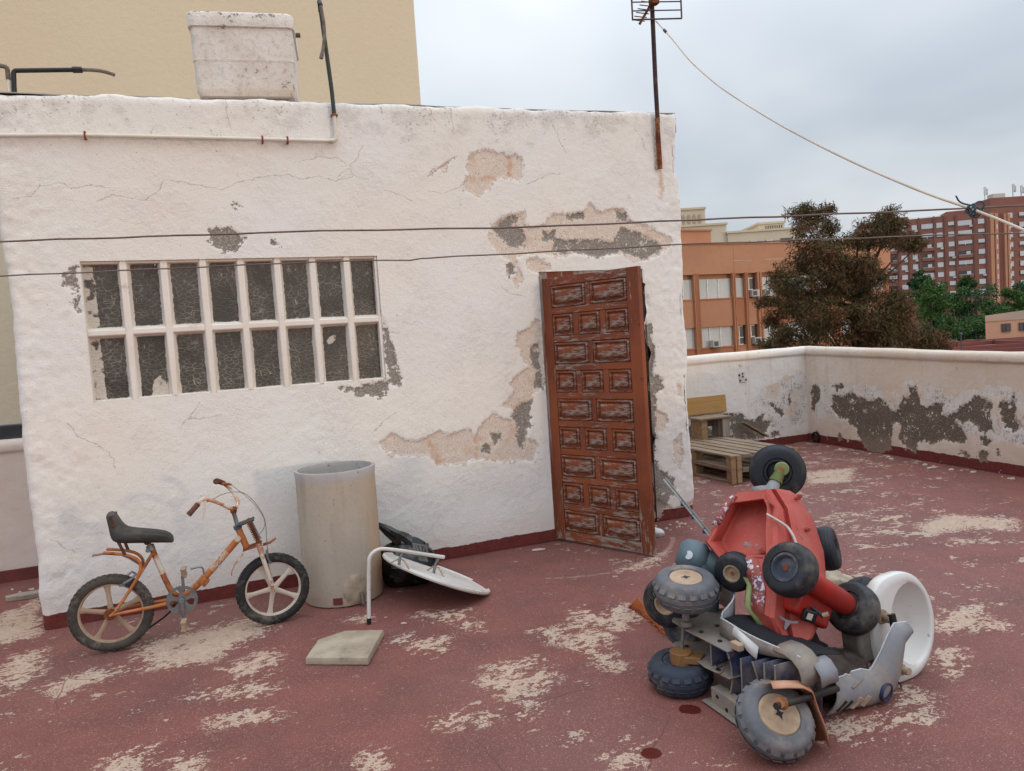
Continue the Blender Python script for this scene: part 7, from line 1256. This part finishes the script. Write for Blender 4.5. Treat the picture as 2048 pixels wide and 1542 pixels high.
for ci, (u0, u1, wt_) in enumerate(ACOL):
    for row in range(8):
        zt = 28.6-2.97*row; q = rs.random()
        if wt_ == 2 and (row in (2, 3, 4, 6) if ci != 1 else row in (3, 5, 6)):
            b = part('balcony', abox(u0, u1, zt-2.0, zt-0.05, 0.0, 0.06), M_wdk, apt, 0); part('balcony_wall', abox(u0-0.05, u1+0.05, zt-2.25, zt-1.35, 0.06, 0.5), M_br, b, 0); part('railing', abox(u0, u1, zt-1.33, zt-1.22, 0.35, 0.45), M_ac, b, 0)
            if q < 0.6: part('balcony_window', abox(u0+0.5, u0+1.6, zt-1.7, zt-0.3, 0.06, 0.12), M_shut, b, 0)
        else:
            w = part('window', abox(u0, u1, zt-1.45, zt, 0.0, 0.07), M_wdk if q < 0.8 else M_shut, apt, 0)
            if q < 0.8:
                h_ = 1.43 if q < 0.4 else rs.uniform(0.8, 1.2); part('shutter', abox(u0+0.02, u1-0.02, zt-h_, zt-0.01, 0.07, 0.14), M_shut, w, 0)
                if wt_ == 2: part('frame_bar', abox((u0+u1)/2-0.07, (u0+u1)/2+0.07, zt-1.45, zt, 0.14, 0.17), M_wfr, w, 0)
        if q > 0.82: a = part('air_conditioner', abox(u0-0.1, u0+0.7, zt-2.1, zt-1.55, 0.02, 0.45), M_ac, apt, 0)
ED = Vector((0.86, 0.51, 0)).normalized(); EN = Vector((0.51, -0.86, 0)).normalized()
def EP(u, z, o=0.0): return AO+ED*u+EN*o+ZV*z
def ebox(u0, u1, z0, z1, o0, o1): return MB().box(EP((u0+u1)/2, (z0+z1)/2, (o0+o1)/2), (u1-u0, o1-o0, z1-z0), ED, EN, ZV)
for nm, u0, u1, m_, o1 in (('end_strip', 0.0, 1.0, M_brp, 0.2), ('end_strip', 1.0, 2.9, M_br_lit, 0.6), ('end_strip', 2.9, 3.9, M_br_shade, 0.1), ('end_strip', 3.9, 5.7, M_br_lit, 0.5), ('end_strip', 5.7, 9.2, M_br_shade, 0.0), ('end_strip', 9.2, 10.5, M_br_lit, 0.5), ('end_strip', 10.5, 11.4, M_br_shade, 0.1), ('end_strip', 11.4, 13.0, M_br_lit, 0.4)): part(nm, ebox(u0, u1, -4.5, 30.2, -10, o1), m_, apt, 0)
for row in range(8):
    for u in (4.5, 12.1): part('end_window', ebox(u, u+0.6, 25.4-2.97*row, 26.9-2.97*row, 0.4, 0.56), M_shut, apt, 0)
ap2 = thing('brick_apartment_block', (164, 238, -4.5), 'farther brick apartment block at the right edge with antennas on its roof', 'building')
def a2(x0, x1, y0, y1, z0, z1): return MB().box(((x0+x1)/2, (y0+y1)/2, (z0+z1)/2), (x1-x0, y1-y0, z1-z0))
part('wall', a2(157, 190, 240, 256, -4.5, 34.2), M_br, ap2, 0); part('roof_house', a2(158.5, 172, 242, 252, 34.2, 37.4), M_br, ap2, 0)
for c_ in range(5):
    for row in range(9): w = part('window', a2(166.0+c_*4.0, 168.4+c_*4.0, 239.85, 240, 30.4-3.1*row, 32.0-3.1*row), M_wdk, ap2, 0); part('shutter', a2(166.05+c_*4.0, 168.35+c_*4.0, 239.7, 239.85, 30.4-3.1*row+(0.5 if (c_+row) % 3 == 0 else 0.02), 32.0-3.1*row), M_shut, w, 0)
for row in range(9): w = part('window', a2(162.5, 164.0, 239.85, 240, 30.4-3.1*row, 32.0-3.1*row), M_shut, ap2, 0)
ant = thing('phone_mast', (165, 247, 37.4), 'cluster of grey mobile phone antennas on the farther block roof', 'antenna')
for x, h, w_ in ((159.2, 4.2, 0.12), (161.0, 1.6, 0.1), (168.5, 4.6, 0.15), (171.2, 4.0, 0.15)):
    part('mast', MB().tube([(x, 246, 37.4), (x, 246, 37.4+h)], w_, 8), M_ac, ant)
    if h > 2: part('panel_antenna', a2(x-0.45, x+0.2, 245.4, 245.8, 37.4+h-2.2, 37.4+h), M_shut, ant, 0); part('panel_antenna', a2(x+0.3, x+0.75, 245.5, 245.9, 37.4+h-2.6, 37.4+h-0.6), M_ac, ant, 0)
part('cabin', a2(160.6, 164.6, 244, 247, 37.4, 39.0), M_ac, ant, 0)
# ---- low houses nearer by
M_pinkw = std('salmon_render', (0.52, 0.30, 0.20), (0.47, 0.265, 0.175), 0.9, scale=0.3, dirt=(0.30, 0.235, 0.20), dthr=(0.62, 0.8), dscale=0.2, bump=0)
M_redroof = std('red_roof_paint', (0.19, 0.055, 0.045), (0.16, 0.05, 0.042), 0.8, scale=0.4, bump=0); M_greyroof = std('pink_grey_roof', (0.36, 0.265, 0.225), (0.30, 0.22, 0.19), 0.9, scale=0.3, bump=0)
lh = thing('low_house', (42, 62, -4.5), 'low salmon house with two small windows, right of the green trees', 'building')
hp_ = [(38.6, -4.5), (50, -4.5), (50, 1.05), (44, 1.38), (41.5, 1.30), (38.6, 1.08)]; part('wall', MB().add([(x, 60, z) for x, z in hp_]+[(x+6.2, 68, z) for x, z in hp_], [(0, 1, 2, 3, 4, 5), (11, 10, 9, 8, 7, 6)]+[(i, 6+i, 6+(i+1) % 6, (i+1) % 6) for i in range(6)]), M_pinkw, lh, 0)
part('stained_band', MB().prism([(38.58, 0.62), (50, 0.62), (50, 1.05), (44, 1.40), (41.5, 1.32), (38.58, 1.10)], 0.05, (0, 59.99, 0), (1, 0, 0), (0, 0, 1)), std('grey_stained_render', (0.36, 0.29, 0.25), (0.47, 0.32, 0.24), 0.9, scale=1.2, bump=0, stretch=(0.3, 1, 2)), lh, 0)
for x in (39.9, 41.3, 43.2): w = part('window', MB().box((x+0.35, 59.95, 0.03), (0.7, 0.1, 0.66)), M_wdk, lh, 0); part('frame', MB().box((x+0.35, 59.88, 0.03), (0.06, 0.05, 0.66)), M_acd, w, 0)
fr_ = thing('flat_roof_house', (38, 50, -4.5), 'flat roofs with red painted ledges below the salmon house', 'building')
part('wall', MB().box((38, 50, -2.76), (26, 17, 3.48)), M_pinkw, fr_, 0); part('roof', MB().box((38, 50, -0.97), (25.9, 16.9, 0.06)), M_greyroof, fr_, 0)
for a, b in (((25, 47), (51, 47)), ((25, 55), (51, 57.5)), ((30, 58.4), (26, 42)), ((36, 58.4), (33, 42)), ((42, 58.4), (40.5, 42)), ((25, 42), (51, 42)), ((25, 51), (40, 55))): part('ledge', MB().bar((a[0], a[1], -0.80), (b[0], b[1], -0.80), 0.25, 0.28), M_redroof, fr_, 0)
fr2 = thing('flat_roof_house', (30, 34, -4.5), 'nearest low roof with grey stained edge, just over the patched parapet', 'building')
part('wall', MB().box((31, 34, -2.6), (20, 7, 3.8)), std('grey_stained_parapet', (0.42, 0.34, 0.28), (0.26, 0.21, 0.18), 0.9, scale=1.0, bump=0, stretch=(1, 1, 0.4)), fr2, 0); part('roof', MB().box((31, 34, -0.68), (20.1, 7.1, 0.08)), M_greyroof, fr2, 0)
for i, (x, y, lab) in enumerate(((24.4, 40.0, 'thin dark lamp post on the flat roofs, the one nearer the brown tree'), (37.0, 47.0, 'thin dark lamp post on the flat roofs, at the right edge'))):
    lp = thing('lamp_post', (x, y, -0.95), lab, 'lamp post', 'lamp posts on the flat roofs'); part('pole', MB().tube([(x, y, -0.95), (x, y, 0.35)], 0.03, 8), M_acd, lp); part('lamp_head', MB().lathe([(0, 0.12), (0.06, 0.1), (0.09, 0.02), (0.05, 0.0)], (x, y, 0.33), ZV, 12), M_acd, lp)
# ---- parked car far off
car = thing('parked_car', (112, 187, -4.5), 'pale parked car far off below the green trees', 'car')
M_car = std('silver_car_paint', (0.55, 0.58, 0.62), None, 0.3, metal=0.3, bump=0)
part('body', MB().prism([(-2.1, 0.3), (2.1, 0.3), (2.15, 0.8), (1.3, 0.95), (-1.9, 0.98), (-2.15, 0.8)], 1.7, (112, 187, -4.5), (1, 0, 0), (0, 0, 1)), M_car, car, 0, bevel=0.08)
part('cabin', MB().prism([(-1.6, 0.95), (1.1, 0.95), (0.5, 1.48), (-1.2, 1.5)], 1.5, (112, 186.9, -4.5), (1, 0, 0), (0, 0, 1)), M_wdk, car, 0, bevel=0.08)
part('roof', MB().prism([(-1.15, 1.47), (0.45, 1.45), (0.4, 1.54), (-1.1, 1.55)], 1.46, (112, 186.88, -4.5), (1, 0, 0), (0, 0, 1)), M_car, car, 0)
for dx in (-1.35, 1.3): part('wheel', MB().tube([(112+dx, 187.05, -4.17), (112+dx, 185.25, -4.17)], 0.33, 16), M_tyre, car)
# ---- trees
def leaf_mesh(rnd, C, r, n, size, shape='leaf', flat=0.75, droop=0.0):
    """leaf faces spread through an ellipsoid clump; returns verts, faces"""
    d = rnd.normal(size=(n, 3)); d /= np.linalg.norm(d, axis=1)[:, None]; rad = rnd.random(n)**0.45; p = np.array(C)+d*rad[:, None]*np.array([r, r, r*flat])
    o = rnd.normal(size=(n, 3)); o[:, 2] -= droop; o /= np.linalg.norm(o, axis=1)[:, None]; s = np.cross(o, rnd.normal(size=(n, 3))); s /= np.linalg.norm(s, axis=1)[:, None]
    L = size*rnd.uniform(0.6, 1.35, n)[:, None]
    if shape == 'needle':
        w = L*0.085; V = np.stack([p-s*w, p+s*w, p+o*L], 1).reshape(-1, 3); F = np.arange(3*n).reshape(n, 3)
    else:
        w = L*0.36; V = np.stack([p, p+o*L*0.5+s*w, p+o*L, p+o*L*0.5-s*w], 1).reshape(-1, 3); F = np.arange(4*n).reshape(n, 4)
    return V, F
def build_crown(name, VF, mat, parent):
    V = np.concatenate([v for v, f in VF]); F = []; o = 0
    for v, f in VF: F += (f+o).tolist(); o += len(v)
    me = bpy.data.meshes.new(name); me.from_pydata((V-np.array(ORG[parent.name])).tolist(), [], F); me.update(); return part(name, me, mat, parent)
def fol(name, cols, sc):
    g = G(name); n1 = g.noise(sc, 3, 0.6); n2 = g.noise(sc*9, 2, 0.6); col = g.mix(g.step(n1, 0.35, 0.65), cols[0], cols[1]); col = g.mix(g.step(n2, 0.45, 0.75), col, cols[2])
    return g.done(col, 0.8, 0, 0.15)
M_cas = fol('casuarina_needles', ((0.125, 0.068, 0.033), (0.075, 0.074, 0.033), (0.185, 0.085, 0.040)), 0.5); M_bark = std('grey_brown_bark', (0.07, 0.052, 0.04), (0.045, 0.034, 0.027), 0.95, scale=3, bump=0.5)
CL = [(15.58, 38.91, 6.87, 0.68), (16.26, 38.16, 7.01, 0.47), (15.35, 37.18, 5.87, 0.94), (16.32, 37.47, 6.22, 0.58), (16.88, 37.42, 5.06, 1.15), (17.88, 37.65, 5.52, 0.73), (19.51, 38.96, 6.5, 0.68), (19.18, 36.69, 6.28, 0.68), (19.3, 37.6, 5.62, 0.94), (21.1, 38.93, 5.43, 0.68), (21.64, 38.83, 5.23, 0.37), (15.21, 38.33, 4.64, 0.84), (13.73, 36.82, 3.71, 0.68), (14.31, 37.55, 2.68, 1.0), (14.04, 39.19, 1.78, 0.52), (14.49, 39.53, 0.64, 0.68), (15.85, 38.66, 3.21, 1.2), (16.11, 36.91, 3.94, 1.2), (18.2, 39.21, 3.62, 1.0), (15.53, 36.92, 1.82, 1.2), (14.73, 37.49, 1.18, 1.05), (17.3, 37.53, 1.77, 1.2), (18.28, 37.64, 2.73, 0.89), (18.38, 36.77, 1.43, 1.15), (19.43, 36.99, 1.81, 0.84), (20.88, 38.82, 0.93, 1.05), (18.69, 36.64, 0.04, 1.2), (21.08, 37.66, 0.26, 0.84), (21.16, 36.41, -0.04, 0.47), (17.4, 37.88, 0.12, 1.2), (15.36, 36.68, 0.19, 1.0), (17.61, 36.51, 4.17, 0.79), (15.15, 39.0, 3.41, 0.79), (20.28, 37.06, -0.19, 1.05), (17.15, 39.0, 7.3, 0.26), (15.14, 37.26, 7.18, 0.26), (13.54, 38.96, 2.86, 0.26), (13.11, 37.81, 0.53, 0.37), (19.01, 38.55, 3.51, 0.68), (20.96, 39.52, 0.0, 1.15), (18.56, 37.06, 0.8, 1.2), (18.2, 38.42, 0.97, 1.15), (20.93, 36.67, -0.23, 0.79), (16.49, 37.89, 2.86, 1.15), (15.04, 36.92, 2.03, 1.05), (17.74, 38.85, 4.14, 1.05), (15.58, 36.74, 4.94, 0.89), (18.6, 37.82, 5.5, 0.63), (19.14, 36.63, 2.36, 0.68)]   # clump centre and radius, metres
tr = thing('casuarina_tree', (17.2, 38, -4.5), 'big dark tree with brownish drooping foliage in front of the orange building', 'tree')
cas = np.random.default_rng(77); VF = []; mbt = MB(); base = Vector((17.3, 38, -4.5)); top = Vector((18.12, 38.20, 5.07))
fork = base.lerp(top, 0.45)+Vector((0.2, 0, 0)); trunk = [base, base.lerp(fork, 0.5)+Vector((0.15, 0, 0)), fork, fork.lerp(top, 0.5)+Vector((-0.15, 0.2, 0)), top]
part('trunk', mbt.tube(trunk, [0.34, 0.28, 0.22, 0.13, 0.05], 10, smooth=2), M_bark, tr)
for i, (x_, y_, z_, r_) in enumerate(CL):
    c_ = Vector((x_, y_, z_)); rp = r_*38.2
    for k in range(max(3, int(rp/4))):
        o_ = cas.normal(size=3); o_ = o_/np.linalg.norm(o_)*r_*cas.uniform(0.35, 0.95); cc = np.array(c_)+o_*np.array([1.15, 1.4, 0.9]); VF.append(leaf_mesh(cas, cc, 0.54, 115, 0.27, 'needle', 0.6, 0.6)); 
    VF.append(leaf_mesh(cas, c_, r_*1.05, int(rp*11), 0.27, 'needle', 0.85, 0.5))
    t_ = min(0.95, max(0.15, 0.25+0.6*z_/7.2)); st = fork.lerp(top, t_*0.8) if z_ > 2.2 else base.lerp(fork, 0.75+0.2*t_)
    if rp > 12: part('branch', MB().tube([st, st.lerp(c_, 0.5)+Vector((0, 0, -0.25)), c_], [0.09, 0.055, 0.02], 6, smooth=2), M_bark, tr)
build_crown('crown', VF, M_cas, tr)
M_g1 = fol('green_leaves', ((0.038, 0.082, 0.027), (0.055, 0.105, 0.031), (0.085, 0.15, 0.042)), 0.12); M_g2 = fol('light_green_leaves', ((0.05, 0.105, 0.025), (0.065, 0.13, 0.03), (0.09, 0.16, 0.04)), 0.15); M_g3 = fol('bluish_green_leaves', ((0.036, 0.078, 0.036), (0.048, 0.097, 0.042), (0.065, 0.12, 0.05)), 0.12)
GT = [
    (68.2, 120.0, 3.7, 3.1, 4.1, M_g2, 'bright green tree peeping out right behind the brown tree'),
    (98.9, 165.0, 1.4, 4.9, 6.1, M_g1, 'broad green tree left of the apartment end strips, behind the parked car'),
    (101.0, 160.0, 1.4, 5.4, 6.5, M_g3, 'largest weeping green tree in front of the brick block'),
    (126.8, 205.0, 8.4, 2.2, 2.8, M_g1, 'small dark treetop against the brick block windows'),
    (99.0, 150.0, -0.7, 3.4, 4.7, M_g1, 'green tree between the largest one and the salmon house'),
    (115.4, 170.0, 2.0, 3.7, 5.1, M_g2, 'rounded lighter green tree above the salmon house'),
    (129.8, 185.0, 3.3, 4.2, 5.8, M_g3, 'dark green tree at the right edge before the farther block'),
    (119.5, 215.0, 11.4, 2.9, 3.5, M_g3, 'treetop far off between the brown tree and the brick block'),
    (81.5, 140.0, -1.7, 3.8, 3.8, M_g1, 'low green tree just right of the brown tree foot'),
    (91.2, 145.0, -2.8, 4.5, 3.3, M_g1, 'dark shady tree low beside the parked car'),
]
for i, (x_, y, z_, rxm, rym, m_, lab) in enumerate(GT):
    rg = np.random.default_rng(100+i); c_ = Vector((x_, y, z_))
    t = thing('green_tree', (c_.x, c_.y, -4.5), lab, 'tree', 'green trees beyond the parapet'); VF = []
    for j in range(26):
        o_ = rg.normal(size=3); o_ /= np.linalg.norm(o_); o_ *= rg.uniform(0.45, 0.92); cc = np.array(c_)+o_*np.array([rxm, rxm, rym]); VF.append(leaf_mesh(rg, cc, rxm*0.32, 170, max(0.32, 0.0027*y), 'leaf', 0.8, 0.35))
    build_crown('crown', VF, m_, t); part('trunk', MB().tube([(c_.x, c_.y, -4.5), (c_.x+0.2, c_.y, c_.z-rym*0.3), (c_.x, c_.y, c_.z+rym*0.3)], [0.3, 0.2, 0.08], 8), M_bark, t)
